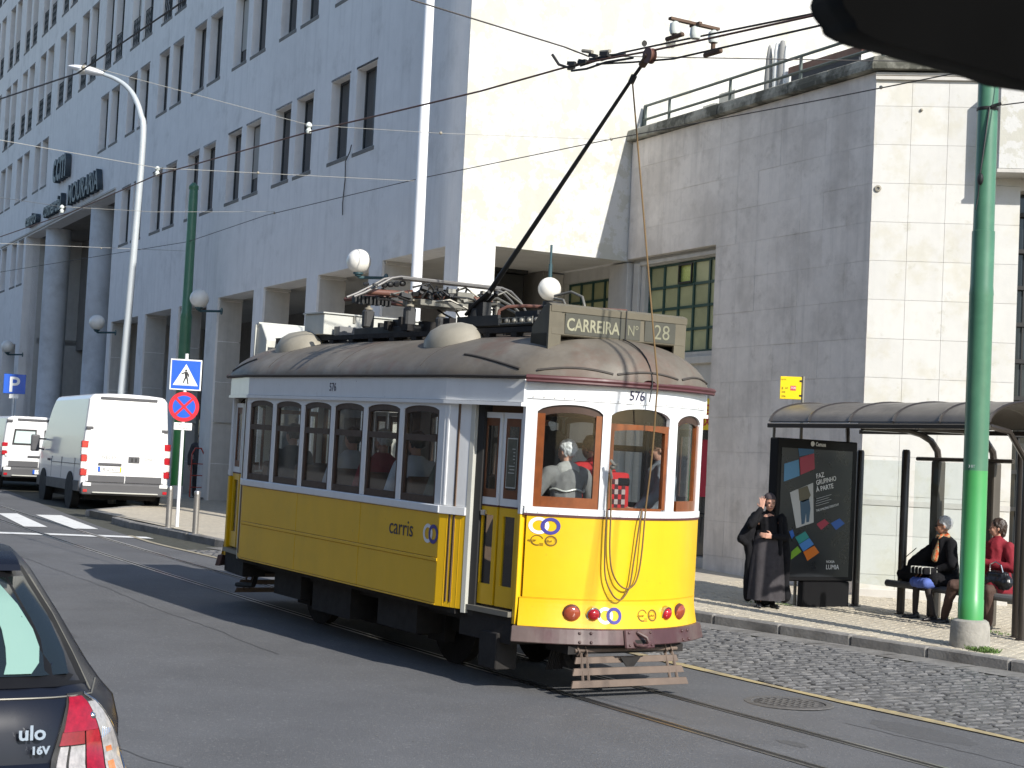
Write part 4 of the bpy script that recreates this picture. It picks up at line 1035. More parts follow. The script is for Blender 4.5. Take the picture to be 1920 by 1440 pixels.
    # platform floor and dash lining
    mb = MB(); xa, xb = (-1.75, -0.75) if end > 0 else (2*XC+0.75, 2*XC+1.75)
    xa, xb = (-1.75, -0.93) if end > 0 else (2*XC+0.93, 2*XC+1.75)
    mb.box(xa, xb, -0.88, 0.9, 0.62, 0.70); mb.obj('platform_floor', int_wood, tram)
    mb = MB(); mb.slab(f, -0.90, 0.92, 0.72, 1.60, -0.06, -0.035, 20); mb.obj('dash_lining', int_wood, tram)
    # bulkhead with doorway
    xb0 = -1.80 if end > 0 else 2*XC+1.75
    mb = MB(); mb.box(xb0, xb0+0.05, -1.15, -0.35, 0.7, 1.6); mb.box(xb0, xb0+0.05, 0.35, 1.15, 0.7, 1.6); mb.box(xb0, xb0+0.05, -1.15, -1.02, 1.6, 2.7); mb.box(xb0, xb0+0.05, 1.02, 1.15, 1.6, 2.7); mb.box(xb0, xb0+0.05, -1.02, 1.02, 2.42, 2.7); mb.box(xb0, xb0+0.05, -0.42, -0.35, 1.6, 2.42); mb.box(xb0, xb0+0.05, 0.35, 0.42, 1.6, 2.42)
    mb.obj('bulkhead', int_wood, tram)
    # controller column
    mb = MB(); cx_ = -0.80 if end > 0 else 2*XC+0.80
    mb.box(cx_-0.12, cx_+0.06, 0.0, 0.3, 0.7, 1.55); mb.obj('controller', blk, tram, bevel=0.02)
# saloon inside
mb = MB(); mb.box(2*XC+1.8, -1.8, -1.14, 1.14, 0.86, 0.90); mb.obj('saloon_floor', int_wood, tram)
for s_ in (-1, 1):
    mb = MB(); a, b = (1.15, 1.165); mb.box(2*XC+1.8, -1.8, min(s_*a, s_*b), max(s_*a, s_*b), 0.7, 1.55); mb.obj('saloon_lining', int_wood, tram)
seat_m = mat('seat_leather', (0.12, 0.055, 0.025), 0.5)
for i in range(5):
    for s_ in (-1, 1):
        x = -6.1+i*0.85
        mb = MB(); y0, y1 = sorted((s_*0.32, s_*1.12)); mb.box(x, x+0.42, y0, y1, 1.22, 1.32); mb.box(x-0.06, x+0.02, y0, y1, 1.25, 1.78); mb.box(x+0.1, x+0.3, y0+0.1, y1-0.1, 0.9, 1.22); mb.obj('seat', seat_m, tram, bevel=0.02)
# --- skirt lights, logos, numbers
fF = FN(1)
def on_front(y, z, d): return Vector(fF(y, z, d))
def disc(name, y, z, r, depth, m, rim=None):
    n = fn_plan(y); n = Vector((n.x, n.y, -0.28)).normalized() if z < 0.84 else n
    Q = n.to_track_quat('Z', 'Y').to_matrix()
    p = on_front(y, z, 0.0)
    mb = MB(); mb.lathe([(r, -0.02), (r, depth*0.35), (r*0.8, depth*0.75), (r*0.45, depth*0.95), (0, depth)], (0, 0, 0), 20)
    o = mb.obj(name, m, tram); o.location = p; o.rotation_euler = Q.to_euler()
    if rim:
        mb = MB(); mb.lathe([(r*1.0, 0.0), (r*1.02, 0.018), (r*1.22, 0.016), (r*1.26, -0.02)], (0, 0, 0), 22); q = mb.obj('rim', rim, o)
    else:
        mb = MB(); mb.lathe([(r*1.0, -0.02), (r*1.0, 0.010), (r*1.08, 0.008), (r*1.10, -0.02)], (0, 0, 0), 22); q = mb.obj('rim', t_mar, o)
    return o
disc('tail_lamp', -0.565, 0.722, 0.072, 0.045, lamp_o); disc('tail_lamp', -0.385, 0.722, 0.054, 0.05, lamp_r, chrome)
disc('tail_lamp', 0.395, 0.722, 0.054, 0.05, lamp_r, chrome); disc('tail_lamp', 0.60, 0.722, 0.072, 0.045, lamp_o)
def ring(mb, yc, zc, r0, r1, fn, d, a0=0, a1=360, n=28, mi=0):
    vs = []
    for i in range(n+1):
        a = R(a0+(a1-a0)*i/n)
        for r in (r0, r1): vs.append(fn(yc+r*math.cos(a), zc+r*math.sin(a), d))
    mb.add(vs, [(2*i, 2*i+1, 2*i+3, 2*i+2) for i in range(n)], mi)
def logo(fn, y, z, r, sgn=1):
    mb = MB(); ring(mb, y-sgn*r*0.58, z, r*0.62, r, fn, 0.0040); mb.obj('logo_ring', logo_w, tram, fix=False)
    mb = MB(); ring(mb, y+sgn*r*0.58, z, r*0.62, r, fn, 0.0050, 205 if sgn > 0 else 335, 515 if sgn > 0 else 25+0); mb.obj('logo_ring', logo_b, tram, fix=False)
    mb = MB(); ring(mb, y+sgn*r*0.58, z, r*0.62, r, fn, 0.0032, 0, 360); mb.obj('logo_ring', logo_b, tram, fix=False)
logo(fF, -0.80, 1.462, 0.073); logo(fF, -0.235, 0.712, 0.072)
S1 = SN(-1); logo(S1, -2.07, 1.285, 0.088)
def eco(y, z, r):
    mb = MB(); ring(mb, y-r*1.08, z, r*0.86, r, fF, 0.004, 20, 175); ring(mb, y-r*1.08, z, r*0.78, r, fF, 0.004, 195, 290); ring(mb, y+r*1.08, z, r*0.76, r, fF, 0.004)
    ring(mb, y+r*1.08, z, r*0.58, r*0.62, fF, 0.004)
    for i in range(3): mb.slab(fF, y-r*0.7, y-r*0.1, z-r*(0.5+0.2*i)-0.003, z-r*(0.5+0.2*i), 0.002, 0.004, 2)
    mb.obj('emblem', ink_br, tram, fix=False)
eco(-0.80, 1.335, 0.046); eco(0.16, 0.712, 0.052)
def ftext(body, y, z, size, m, name='lettering', d=0.006, sx=1.0):
    n = fn_plan(y+0.04); a = math.atan2(n.y, n.x)
    p = on_front(y, z, d); return text(name, body, size, m, tram, p, (R(90), 0, R(90)+a), 0.001, sx=sx)
ftext('epcar', -0.915, 1.325, 0.034, ink_br); ftext('e.Rail', -0.79, 1.325, 0.026, ink_br)
ftext('epcar', 0.045, 0.702, 0.034, ink_br); ftext('e.Rail', 0.18, 0.702, 0.026, ink_br)
ftext('576', -0.155, 2.588, 0.118, ink, d=0.016, sx=0.9)
text('lettering', '576', 0.12, ink, tram, (-4.36, -1.2085, 2.575), (R(90), 0, 0), 0.001, sx=0.9)
text('lettering', 'carris', 0.215, ink, tram, (-2.885, -1.203, 1.228), (R(90), 0, 0), 0.001, sx=1.0, off=-0.0005)
# --- coupler and rivets
mb = MB(); mb.slab(fF, -0.13, 0.17, 0.44, 0.605, 0.036, 0.060, 4); mb.obj('coupler_plate', t_bump, tram, bevel=0.02)
mb = MB(); p = on_front(0.02, 0.52, 0.06)
mb.tube([(p.x, p.y-0.07, p.z-0.03), (p.x+0.03, p.y-0.06, p.z-0.045), (p.x+0.05, p.y, p.z-0.05), (p.x+0.03, p.y+0.06, p.z-0.045), (p.x, p.y+0.07, p.z-0.03)], 0.014, 8)
mb.tube([(p.x-0.01, p.y-0.03, p.z+0.06), (p.x+0.05, p.y+0.03, p.z+0.02), (p.x+0.055, p.y+0.05, p.z-0.02)], 0.018, 8); mb.obj('coupler_hook', t_bump, tram)
mb = MB(); mb.slab(fF, -0.035, 0.075, 0.485, 0.515, 0.058, 0.062, 2); mb.obj('coupler_slot', groove, tram)
mb = MB()
for yc in (-0.46, 0.60):
    for dy in (-0.045, 0.045):
        for z in (0.49, 0.565): mb.ball(on_front(yc+dy, z, 0.038), 0.014, nu=8, nv=6)
for yy in (-0.09, 0.13):
    for z in (0.47, 0.575): mb.ball(on_front(yy, z, 0.062), 0.012, nu=8, nv=6)
mb.obj('rivets', t_bump, tram, fix=False)
# --- lifeguard fender
def fender(end):
    f_ = lambda x, y, z: (x, y, z) if end > 0 else (2*XC-x, -y, z)
    fe = empty('fender', (0, 0, 0), 0, tram)
    for (z0, z1, x0, w) in ((0.105, 0.165, -0.50, 0.63), (0.205, 0.265, -0.535, 0.60), (0.30, 0.355, -0.57, 0.56)):
        mb = MB(); vs = [f_(x0, -w, z0), f_(x0-0.012, -w+0.02, z1), f_(x0, w, z0), f_(x0-0.012, w-0.02, z1)]
        vs += [(a-0.02*(1 if end > 0 else -1), b, c) for a, b, c in vs]
        mb.add(vs, [(0, 2, 3, 1), (4, 5, 7, 6), (0, 1, 5, 4), (2, 6, 7, 3), (1, 3, 7, 5), (0, 4, 6, 2)]); mb.obj('slat', fend_m, fe, bevel=0.003)
    for y in (-0.5, -0.44, 0.44, 0.52):
        mb = MB(); mb.tube([f_(-0.52, y, 0.13), f_(-0.59, y*0.97, 0.35), f_(-0.62, y*0.95, 0.41)], 0.014, 6); mb.obj('strut', fend_m, fe)
    mb = MB(); mb.tube([f_(-0.60, -0.55, 0.41), f_(-0.60, 0.55, 0.41)], 0.016, 8)
    for y in (-0.52, -0.44, 0.42, 0.48): mb.tube([f_(-0.60, y, 0.37), f_(-0.57, y, 0.40), f_(-0.60, y, 0.44), f_(-0.64, y, 0.41)], 0.010, 6)
    mb.obj('hinge_bar', fend_m, fe)
    mb = MB(); mb.prism([(-0.10, 0.35), (0.12, 0.35), (0.05, 0.27), (-0.03, 0.27)], lambda u, v, d: f_(-0.56+d, u, v), 0, 0.012); mb.obj('plate', blk_dirty, fe)
    mb = MB(); mb.box(*sorted((f_(-0.95, 0, 0)[0], f_(-0.60, 0, 0)[0])), -0.62, 0.62, 0.38, 0.45); mb.obj('fender_bracket', blk_dirty, fe)
fender(1); fender(-1)
# --- truck and underframe
mb = MB(); mb.box(2*XC+1.2, -1.2, -0.90, 0.90, 0.52, 0.64); mb.box(-6.7, -1.7, -1.12, 1.12, 0.60, 0.66); mb.obj('underframe', blk_dirty, tram)
mb = MB()
for s_ in (-1, 1):
    mb.box(-6.0, -2.4, s_*0.62-0.03, s_*0.62+0.03, 0.34, 0.46); mb.box(-5.0, -3.4, s_*0.62-0.02, s_*0.62+0.02, 0.20, 0.26)
    for x in (-5.7, -2.7): mb.box(x-0.16, x+0.16, s_*0.66-0.06, s_*0.66+0.06, 0.22, 0.52)
    for x in (-6.2, -5.2, -3.2, -2.2):
        for k in range(5): mb.lathe([(0.05, 0.47+0.02*k), (0.055, 0.48+0.02*k), (0.05, 0.49+0.02*k)], (x, s_*0.66, 0), 10)
mb.box(-4.9, -3.5, -0.45, 0.45, 0.16, 0.5); mb.box(-3.4, -2.6, -1.0, -0.66, 0.30, 0.6); mb.box(-5.9, -4.4, 0.66, 1.0, 0.25, 0.6)
mb.box(-5.9, -5.2, -1.0, -0.66, 0.32, 0.6); mb.box(-4.9, -4.0, -1.0, -0.66, 0.26, 0.6)
mb.obj('truck_frame', blk_dirty, tram)
for x in (-5.7, -2.7):
    for s_ in (-1, 1):
        mb = MB(); mb.lathe([(0, -0.03), (0.28, -0.03), (0.30, -0.06), (0.395, -0.06), (0.39, 0.03), (0.41, 0.05), (0.36, 0.055), (0.1, 0.03), (0, 0.05)], n=28, M=Matrix.Rotation(R(90), 3, 'X'))
        o = mb.obj('wheel', blk_dirty, tram); o.location = (x, s_*0.47, 0.40)
mb = MB()
for i in range(9): mb.tube([(-0.86-0.0, -0.60+0.02*i, 0.44), (-0.95, -0.60+0.02*i, 0.2)], 0.008, 4)
mb.cyl((-0.98, -0.36, 0.33), (-0.86, -0.36, 0.33), 0.12, n=16); mb.cyl((-0.86, -0.36, 0.33), (-0.84, -0.36, 0.33), 0.05, n=12)
mb.obj('gong_and_springs', blk_dirty, tram)
mb = MB(); mb.box(-1.42, -1.12, -1.02, -0.80, 0.18, 0.50); mb.obj('sand_box', blk_dirty, tram, bevel=0.01)
mb = MB(); mb.tube([(-7.2, -0.62, 0.5), (-7.35, -0.62, 0.25), (-7.9, -0.6, 0.2)], 0.03, 6); mb.obj('brake_rod', blk_dirty, tram)
# --- destination boxes
def sign_box(end, front=True):
    f_ = lambda x, y, z: (x, y, z) if end > 0 else (2*XC-x, y*-1, z)
    b = empty('destination_box', (0, 0, 0), 0, tram)
    mm = t_sign if front else grey_box
    mb = MB(); prof = [(-0.955, 3.125), (-0.965, 3.35), (-0.985, 3.385), (-1.03, 3.40), (-1.10, 3.385), (-1.28, 3.20), (-1.28, 3.10)]
    mb.prism(prof, lambda u, v, d: f_(u, d, v), -0.74, 0.74); mb.obj('box', mm, b, bevel=0.008)
    mb = MB(); mb.prism([(-0.95, 3.385), (-1.0, 3.405), (-1.04, 3.41), (-1.04, 3.395), (-0.99, 3.345), (-0.952, 3.33)], lambda u, v, d: f_(u, d, v), -0.75, 0.75); mb.obj('top_cap', mm, b)
    mb = MB()
    for y in (-0.70, 0.68):
        mb.box(*sorted((f_(-0.958, 0, 0)[0], f_(-0.985, 0, 0)[0])), y-0.065, y+0.065, 2.90, 3.38)
        mb.obj('front_post', mm, b); mb = MB()
    for y in (-0.742, 0.722):
        mb.prism([(-0.958, 2.90), (-1.0, 2.98), (-1.15, 3.00), (-1.28, 3.04), (-1.28, 3.14), (-0.96, 3.14)], lambda u, v, d: f_(u, d, v), y, y+0.02); mb.obj('side_post', mm, b)
    if front:
        mb = MB(); mb.box(-0.957, -0.951, -0.60, 0.22, 3.14, 3.325); mb.obj('board', t_signb, b, bevel=0.002)
        mb = MB(); mb.box(-0.957, -0.951, 0.27, 0.62, 3.14, 3.325); mb.obj('board', t_signb, b, bevel=0.002)
        text('lettering', 'CARREIRA', 0.155, t_signt, b, (-0.9495, -0.585, 3.175), (R(90), 0, R(90)), 0.001, sx=0.80, off=0.003)
        text('lettering', 'N\u00ba', 0.135, t_signt2, b, (-0.9495, 0.075, 3.18), (R(90), 0, R(90)), 0.001, sx=0.8)
        text('lettering', '28', 0.19, t_signt2, b, (-0.9495, 0.37, 3.17), (R(90), 0, R(90)), 0.001, sx=0.98)
        mb = MB(); mb.tube([(-0.945, 0.055, 3.40), (-0.945, 0.055, 3.13)], 0.006, 5); mb.obj('cable', blk, b)
    mb = MB(); mb.box(*sorted((f_(-1.1, 0, 0)[0], f_(-1.2, 0, 0)[0])), -0.5, 0.5, 3.02, 3.10); mb.obj('lamp_bracket', blk, b)
sign_box(1); sign_box(-1, False)
# --- roof vents
for (x, y) in ((-6.22, -0.70), (-2.70, -0.70), (-6.22, 0.70), (-2.70, 0.70)):
    mb = MB(); mb.lathe([(0.30, -0.14), (0.295, -0.03), (0.26, 0.06), (0.19, 0.115), (0.10, 0.14), (0.0, 0.142)], n=24)
    mb.v = [(a_, b_, c_*1.55 if c_ > 0 else c_) for a_, b_, c_ in mb.v]
    o = mb.obj('roof_vent', cream_metal, tram); o.location = (x, y, 3.05); o.rotation_euler = (R(16) if y < 0 else -R(16), 0, 0); o.scale = (1.45, 0.95, 1.0)
    o.rotation_euler = (R(15)*(1 if y < 0 else -1), 0, 0)
# --- roof equipment
mb = MB(); mb.box(-6.25, -5.74, -0.66, 0.58, 3.235, 3.47); o = mb.obj('resistor_box', grey_box, tram, bevel=0.006)
mb = MB(); mb.box(-6.27, -5.72, -0.68, 0.60, 3.472, 3.487); mb.obj('box_lid', grey_box, o)
mb = MB(); mb.box(-5.738, -5.725, -0.30, -0.27, 3.39, 3.47); mb.box(-5.738, -5.725, 0.28, 0.31, 3.39, 3.47); mb.obj('latch', mid_metal, o)
mb = MB(); mb.box(-5.7, -5.55, -0.55, -0.32, 3.22, 3.33); mb.obj('junction_box', mat('grey_paint', (0.16, 0.16, 0.16), 0.6), tram, bevel=0.005)
mb = MB(); mb.box(-7.2, -1.45, -0.62, -0.54, 3.17, 3.22); mb.box(-7.2, -1.45, 0.54, 0.62, 3.17, 3.22); mb.box(-7.2, -1.45, -0.1, 0.1, 3.18, 3.21)
for i in range(12): mb.box(-7.1+i*0.48, -7.0+i*0.48, -0.62, 0.62, 3.13, 3.18)
mb.obj('roof_boards', blk_dirty, tram)
mb = MB(); mb.box(-5.25, -4.05, -0.52, -0.40, 3.16, 3.30); mb.box(-5.25, -4.05, 0.40, 0.52, 3.16, 3.30); mb.box(-4.12, -4.0, -0.52, 0.52, 3.16, 3.30); mb.obj('pantograph_base', blk, tram, bevel=0.006)
for (x, y) in ((-5.05, -0.46), (-4.10, -0.46), (-5.05, 0.46), (-4.10, 0.46)):
    mb = MB(); mb.box(x-0.05, x+0.05, y-0.06, y+0.06, 3.30, 3.50); mb.obj('insulator_box', mat('dark_insulator', (0.05, 0.05, 0.05), 0.6) if 'dark_insulator' not in MAT else MAT['dark_insulator'], tram, bevel=0.02)
    mb = MB(); mb.lathe([(0.02, 0.20), (0.045, 0.205), (0.045, 0.225), (0.02, 0.23), (0.02, 0.26), (0.045, 0.265), (0.045, 0.285), (0.02, 0.29)], (x, y, 3.30), 10); mb.obj('insulator', cream_metal, tram)
pan = empty('pantograph', (0, 0, 0), 0, tram)
mb = MB()
for dy in (0, 0.0):
    pass
for x in (-4.05, -4.22):
    mb.tube([(x, -1.14, 3.545), (x, -1.02, 3.60), (x, -0.86, 3.69), (x, -0.72, 3.775), (x, -0.62, 3.80), (x, 0.62, 3.80), (x, 0.74, 3.77), (x, 0.86, 3.68), (x, 0.95, 3.56), (x, 0.97, 3.50)], 0.014, 7)
mb.box(-4.24, -4.03, -0.60, 0.60, 3.782, 3.795)
mb.obj('collector_bow', mat('dull_grey_metal', (0.13, 0.125, 0.12), 0.5, 0.3, var=0.2), pan)
mb = MB()
for y in (-0.50, 0.50):
    mb.tube([(-5.15, y*1.4, 3.60), (-4.1, y*0.9, 3.66)], 0.024, 8); mb.tube([(-4.12, y*0.9, 3.66), (-5.2, y*0.6, 3.70)], 0.020, 8)
mb.tube([(-4.14, -0.95, 3.62), (-4.14, 0.55, 3.66)], 0.034, 10); mb.tube([(-5.0, -0.60, 3.60), (-5.0, 0.6, 3.60)], 0.028, 8)
mb.tube([(-4.3, -1.02, 3.55), (-4.25, -0.5, 3.62), (-4.2, 0.2, 3.70)], 0.016, 6)
mb.obj('lower_arm', red_pipe, pan)
mb = MB(); mb.box(-4.35, -3.95, -0.42, 0.22, 3.52, 3.585); mb.box(-4.35, -3.95, 0.02, 0.22, 3.585, 3.70)
mb.obj('spring_tray', mid_metal, pan, bevel=0.006)
mb = MB()
for y in (-0.38, -0.28, -0.15, -0.02, 0.08): 
    mb.cyl((-4.3, y, 3.60), (-4.0, y, 3.67), 0.03, n=8); mb.tube([(-4.0, y, 3.60), (-3.98, y+0.05, 3.70), (-4.05, y+0.1, 3.74)], 0.012, 5)
for k in range(14):
    y = -1.05+k*0.03; mb.box(-4.28+0.02*(k % 3), -4.20+0.02*(k % 3), y, y+0.018, 3.50-0.01*(k % 2), 3.58)
for k in range(8): mb.ball((-4.1-0.04*(k % 2), -0.78+0.035*k, 3.70+0.006*k), 0.03, nu=8, nv=6)
o = mb.obj('springs', blk, pan); o['kind'] = 'stuff'
rq = random.Random(3)
for k in range(46):
    x = rq.uniform(-4.35, -3.75); y = rq.uniform(-0.95, 0.62); z = rq.uniform(3.52, 3.74); m2 = MB(); s_ = rq.uniform(0.02, 0.055)
    if k % 3: m2.cbox((x, y, z), (s_*rq.uniform(.6, 2), s_*rq.uniform(1, 2.6), s_), (rq.uniform(-.5, .5), rq.uniform(-.5, .5), 0))
    else: m2.tube([(x, y, z), (x+rq.uniform(-.1, .1), y+rq.uniform(.05, .2), z+rq.uniform(-.06, .06)), (x, y+rq.uniform(.2, .35), z-rq.uniform(0, .1))], 0.011, 6)
    m2.obj('bracket', (blk, blk, mid_metal, blk_dirty)[k % 4], pan)
for k in range(26):
    x = rq.uniform(-5.6, -3.4); y = rq.uniform(-0.6, 0.2); m2 = MB(); m2.cbox((x, y, 3.27+rq.uniform(0, .08)), (rq.uniform(.05, .16), rq.uniform(.05, .14), rq.uniform(.04, .12))); m2.obj('bracket', (blk, blk_dirty)[k % 2], pan)
mb = MB()
for y in (-0.46, 0.30, 0.62): mb.cyl((-4.12, y, 3.50), (-4.12, y, 3.66), 0.028, n=8)
mb.tube([(-3.98, -0.3, 3.56), (-3.9, -0.1, 3.60), (-3.85, 0.1, 3.52), (-3.8, 0.3, 3.42), (-3.75, 0.35, 3.35)], 0.012, 6)
mb.tube([(-3.98, 0.26, 3.60), (-3.8, 0.42, 3.66), (-3.6, 0.52, 3.56), (-3.4, 0.55, 3.42)], 0.014, 6)
mb.tube([(-3.98, 0.26, 3.57), (-3.8, 0.44, 3.60), (-3.6, 0.55, 3.50), (-3.45, 0.58, 3.38)], 0.014, 6)
mb.obj('hoses', mid_metal, pan)
# trolley base: tray, swivel, springs
mb = MB(); mb.box(-3.12, -2.34, -0.45, -0.42, 3.265, 3.365); mb.box(-3.12, -1.74, -0.42, 0.45, 3.255, 3.27); mb.box(-3.12, -2.34, 0.42, 0.45, 3.265, 3.365); mb.obj('trolley_plank', blk, tram)
mb = MB(); mb.box(-2.33, -1.74, -0.45, -0.44, 3.27, 3.283); mb.box(-2.33, -1.74, -0.45, -0.44, 3.325, 3.333)
for i in range(5): mb.ball((-2.25+i*0.13, -0.40, 3.30), 0.03, nu=10, nv=7); mb.box(-2.30+i*0.14, -2.29+i*0.14, -0.45, -0.44, 3.27, 3.335)
mb.obj('tray_rail', mid_metal, tram)
mb = MB()
for k in range(10):
    a = -2.3+0.06*k; mb.cyl((a, -0.1+0.04*(k % 3), 3.27), (a, -0.1+0.04*(k % 3), 3.36+0.02*(k % 4)), 0.02, n=7)
mb.box(-2.75, -2.35, 0.0, 0.25, 3.27, 3.45); mb.cyl((-2.1, 0.0, 3.27), (-2.1, 0.0, 3.52), 0.09, n=14); mb.cyl((-1.95, 0.12, 3.27), (-1.95, 0.12, 3.44), 0.05, n=12)
mb.obj('roof_fuse_gear', blk, tram)
mb = MB(); mb.tube([(-2.52, -0.35, 3.30), (-2.50, -0.34, 3.42), (-2.45, -0.28, 3.46), (-2.35, -0.15, 3.475), (-2.0, 0.25, 3.475), (-1.7, 0.6, 3.47)], 0.018, 8); mb.obj('arched_pipe', red_pipe, tram)
mb = MB(); mb.tube([(-2.9, 0.55, 3.66), (-2.7, 0.62, 3.70), (-2.5, 0.62, 3.64), (-2.4, 0.6, 3.5), (-2.38, 0.6, 3.38)], 0.014, 7)
mb.tube([(-2.75, 0.45, 3.62), (-2.6, 0.46, 3.60), (-2.52, 0.46, 3.5), (-2.5, 0.46, 3.38)], 0.012, 7)
mb.obj('curved_conduit', mid_metal, tram)
tp = empty('trolley_pole', (0, 0, 0), 0, tram)
mb = MB(); mb.lathe([(0.16, 3.27), (0.16, 3.33), (0.09, 3.36), (0.07, 3.50), (0.0, 3.51)], (-3.47, 0, 0), 16); mb.box(-3.60, -3.30, -0.05, 0.05, 3.42, 3.56)
mb.tube([(-3.62, -0.06, 3.44), (-3.45, -0.06, 3.54), (-3.2, -0.05, 3.66)], 0.02, 6); mb.tube([(-3.62, 0.06, 3.44), (-3.45, 0.06, 3.54), (-3.2, 0.05, 3.66)], 0.02, 6); mb.obj('swivel_base', blk, tp)
TW = Vector((-0.735, 0.0, 5.70)); PB_ = Vector((-3.50, 0, 3.48))
mb = MB(); mb.tube([PB_+(TW-PB_)*(i/10) for i in range(10)]+[TW-Vector((0.06, 0, 0.06))], [0.030-0.0014*i for i in range(11)], 10); mb.obj('pole', blk, tp)
dv = (TW-PB_).normalized()
mb = MB(); mb.box(-0.038, 0.038, -0.03, 0.03, -0.13, 0.03, M=Matrix.Translation(TW-Vector((0.02, 0, 0.03))) @ dv.to_track_quat('Z', 'Y').to_matrix().to_4x4()); mb.obj('harp', rust, tp, bevel=0.02)
mb = MB(); mb.lathe([(0.0, -0.03), (0.07, -0.03), (0.07, -0.018), (0.052, 0), (0.07, 0.018), (0.07, 0.03), (0.0, 0.03)], n=18, M=Matrix.Rotation(R(90), 3, 'X')); o = mb.obj('trolley_wheel', red_pipe, tp); o.location = TW+Vector((0.0, 0, -0.03))
mb = MB(); mb.cyl(TW-dv*0.34-Vector((0, 0, 0.02)), TW-dv*0.28-Vector((0, 0, 0.0)), 0.03, n=8); mb.obj('rope_clip', blk, tp)
# rope: down from the pole, over the roof front, hanging loops
q0 = TW-dv*0.31-Vector((0, 0, 0.03))
mb = MB(); P = [q0]
for i in range(1, 11): t = i/10; P.append(Vector((q0.x+(-0.40-q0.x)*t, 0.03*t, q0.z+(2.76-q0.z)*t)))
P += [(-0.41, 0.035, 2.6), (-0.44, 0.05, 2.3), (-0.46, 0.05, 2.0), (-0.50, 0.05, 1.64), (-0.50, 0.035, 1.3), (-0.51, 0.02, 1.1), (-0.50, -0.03, 0.99), (-0.50, -0.11, 0.95), (-0.51, -0.20, 1.0), (-0.53, -0.26, 1.12), (-0.53, -0.29, 1.3), (-0.53, -0.30, 1.6), (-0.53, -0.315, 1.85), (-0.54, -0.32, 1.97)]
mb.tube(sm(P, 5), 0.0075, 6); mb.obj('trolley_rope', rope_m, tp)
mb = MB(); mb.tube(sm([(-0.515, 0.02, 1.64), (-0.50, -0.01, 1.50), (-0.51, -0.04, 1.2), (-0.51, -0.07, 0.98), (-0.505, -0.13, 0.88), (-0.505, -0.18, 0.855), (-0.51, -0.25, 0.90), (-0.53, -0.32, 1.05), (-0.54, -0.335, 1.3), (-0.54, -0.335, 1.6), (-0.545, -0.33, 1.95)]), 0.0075, 6); mb.obj('trolley_rope', rope_m, tp)
mb = MB(); mb.tube([(-0.49, -0.36, 2.06), (-0.46, -0.34, 2.02), (-0.50, -0.32, 1.99), (-0.47, -0.30, 2.03), (-0.50, -0.35, 1.97), (-0.50, -0.33, 1.90)], 0.012, 6); mb.ball((-0.49, -0.335, 2.0), 0.025); mb.obj('rope_cleat', mid_metal, tp)
# cable on the front roof and up to the number
mb = MB(); P = [(-0.95, 0.056, 3.13)]
for i in range(8): x = -0.93+0.42*i/7; P.append((x, 0.02, roof_z(x, 0.02)+0.012))
P += [(-0.455, 0.02, 2.74), (-0.475, 0.01, 2.58)]
mb.tube(P, 0.006, 5); mb.obj('roof_cable', blk, tram)
# ================================================================== STREET FURNITURE
def leanpole(name, base, pts_r, mats, label, cat):
    pass
# big green traction pole on the right
gp = empty('traction_pole', (-1.92, 5.75, gz(-1.92, 5.75)+0.118)); tag(gp, 'thick green traction pole standing in a concrete base in front of the bus shelter', 'pole')
bz = gp.location.z
mb = MB(); prof = [(0.0, 0.0), (0.225, 0.0), (0.222, 0.12), (0.212, 0.27), (0.195, 0.315), (0.16, 0.325), (0.0, 0.325)]
mb.lathe([(0.225, -0.1), (0.222, 0.12), (0.216, 0.25), (0.200, 0.305), (0.17, 0.325), (0.0, 0.33)], n=30); mb.obj('concrete_base', conc, gp)
mb = MB(); mb.lathe([(0.142, 0.30), (0.1415, 0.55), (0.138, 0.555), (0.136, 2.0)], n=28); mb.obj('lower_shaft', g_lite, gp)
mb = MB(); mb.lathe([(0.136, 2.0), (0.134, 3.98), (0.137, 4.0), (0.128, 4.10), (0.128, 4.72), (0.118, 4.725), (0.115, 6.4), (0.114, 6.6), (0.122, 6.61), (0.122, 6.66), (0.112, 6.67), (0.106, 9.5), (0, 9.52)], (0, 0, 0), 28); mb.obj('upper_shaft', g_dark, gp)
gp.rotation_euler = (R(0.35), R(0.25), 0)
mb = MB(); mb.lathe([(0.119, 6.1), (0.124, 6.11), (0.124, 6.135), (0.119, 6.14)], n=24); mb.tube([(0.11, -0.06, 6.13), (0.17, -0.02, 6.15), (0.20, 0.0, 6.16)], 0.02, 6); mb.obj('cable_strap', blk, gp)
mb = MB(); mb.tube([(0.10, -0.08, 6.12), (0.09, -0.10, 5.9), (0.06, -0.12, 5.55), (0.04, -0.13, 5.35)], 0.010, 5); mb.ball((0.045, -0.13, 5.30), 0.04, 0.03, 0.07); mb.tube([(0.04, -0.14, 5.25), (0.03, -0.14, 5.1), (0.0, -0.14, 4.95)], 0.008, 5); mb.obj('stay_end', blk, gp)
text('lettering', '3 BT', 0.045, sg_wht, gp, (0.02, -0.139, 2.03), (R(90), 0, R(8)), 0.001)
# left green traction pole
gp2 = empty('traction_pole', (-28.95, 6.5, gz(-28.95, 6.5)+0.118)); tag(gp2, 'slim green traction pole with a white foot standing behind the crossing sign', 'pole')
mb = MB(); mb.lathe([(0.16, -0.1), (0.16, 0.34), (0, 0.35)], n=16); mb.obj('foot', sg_wht, gp2)
mb = MB(); mb.lathe([(0.155, 0.34), (0.15, 2.2)], n=20); mb.obj('lower_shaft', g_lite, gp2)
mb = MB(); mb.lathe([(0.15, 2.2), (0.148, 4.6), (0.155, 4.62), (0.128, 4.75), (0.12, 5.9), (0.118, 7.7), (0.11, 7.9), (0.125, 7.92), (0.125, 8.0), (0.05, 8.08), (0.0, 8.1)], n=20); mb.obj('upper_shaft', g_dark, gp2)
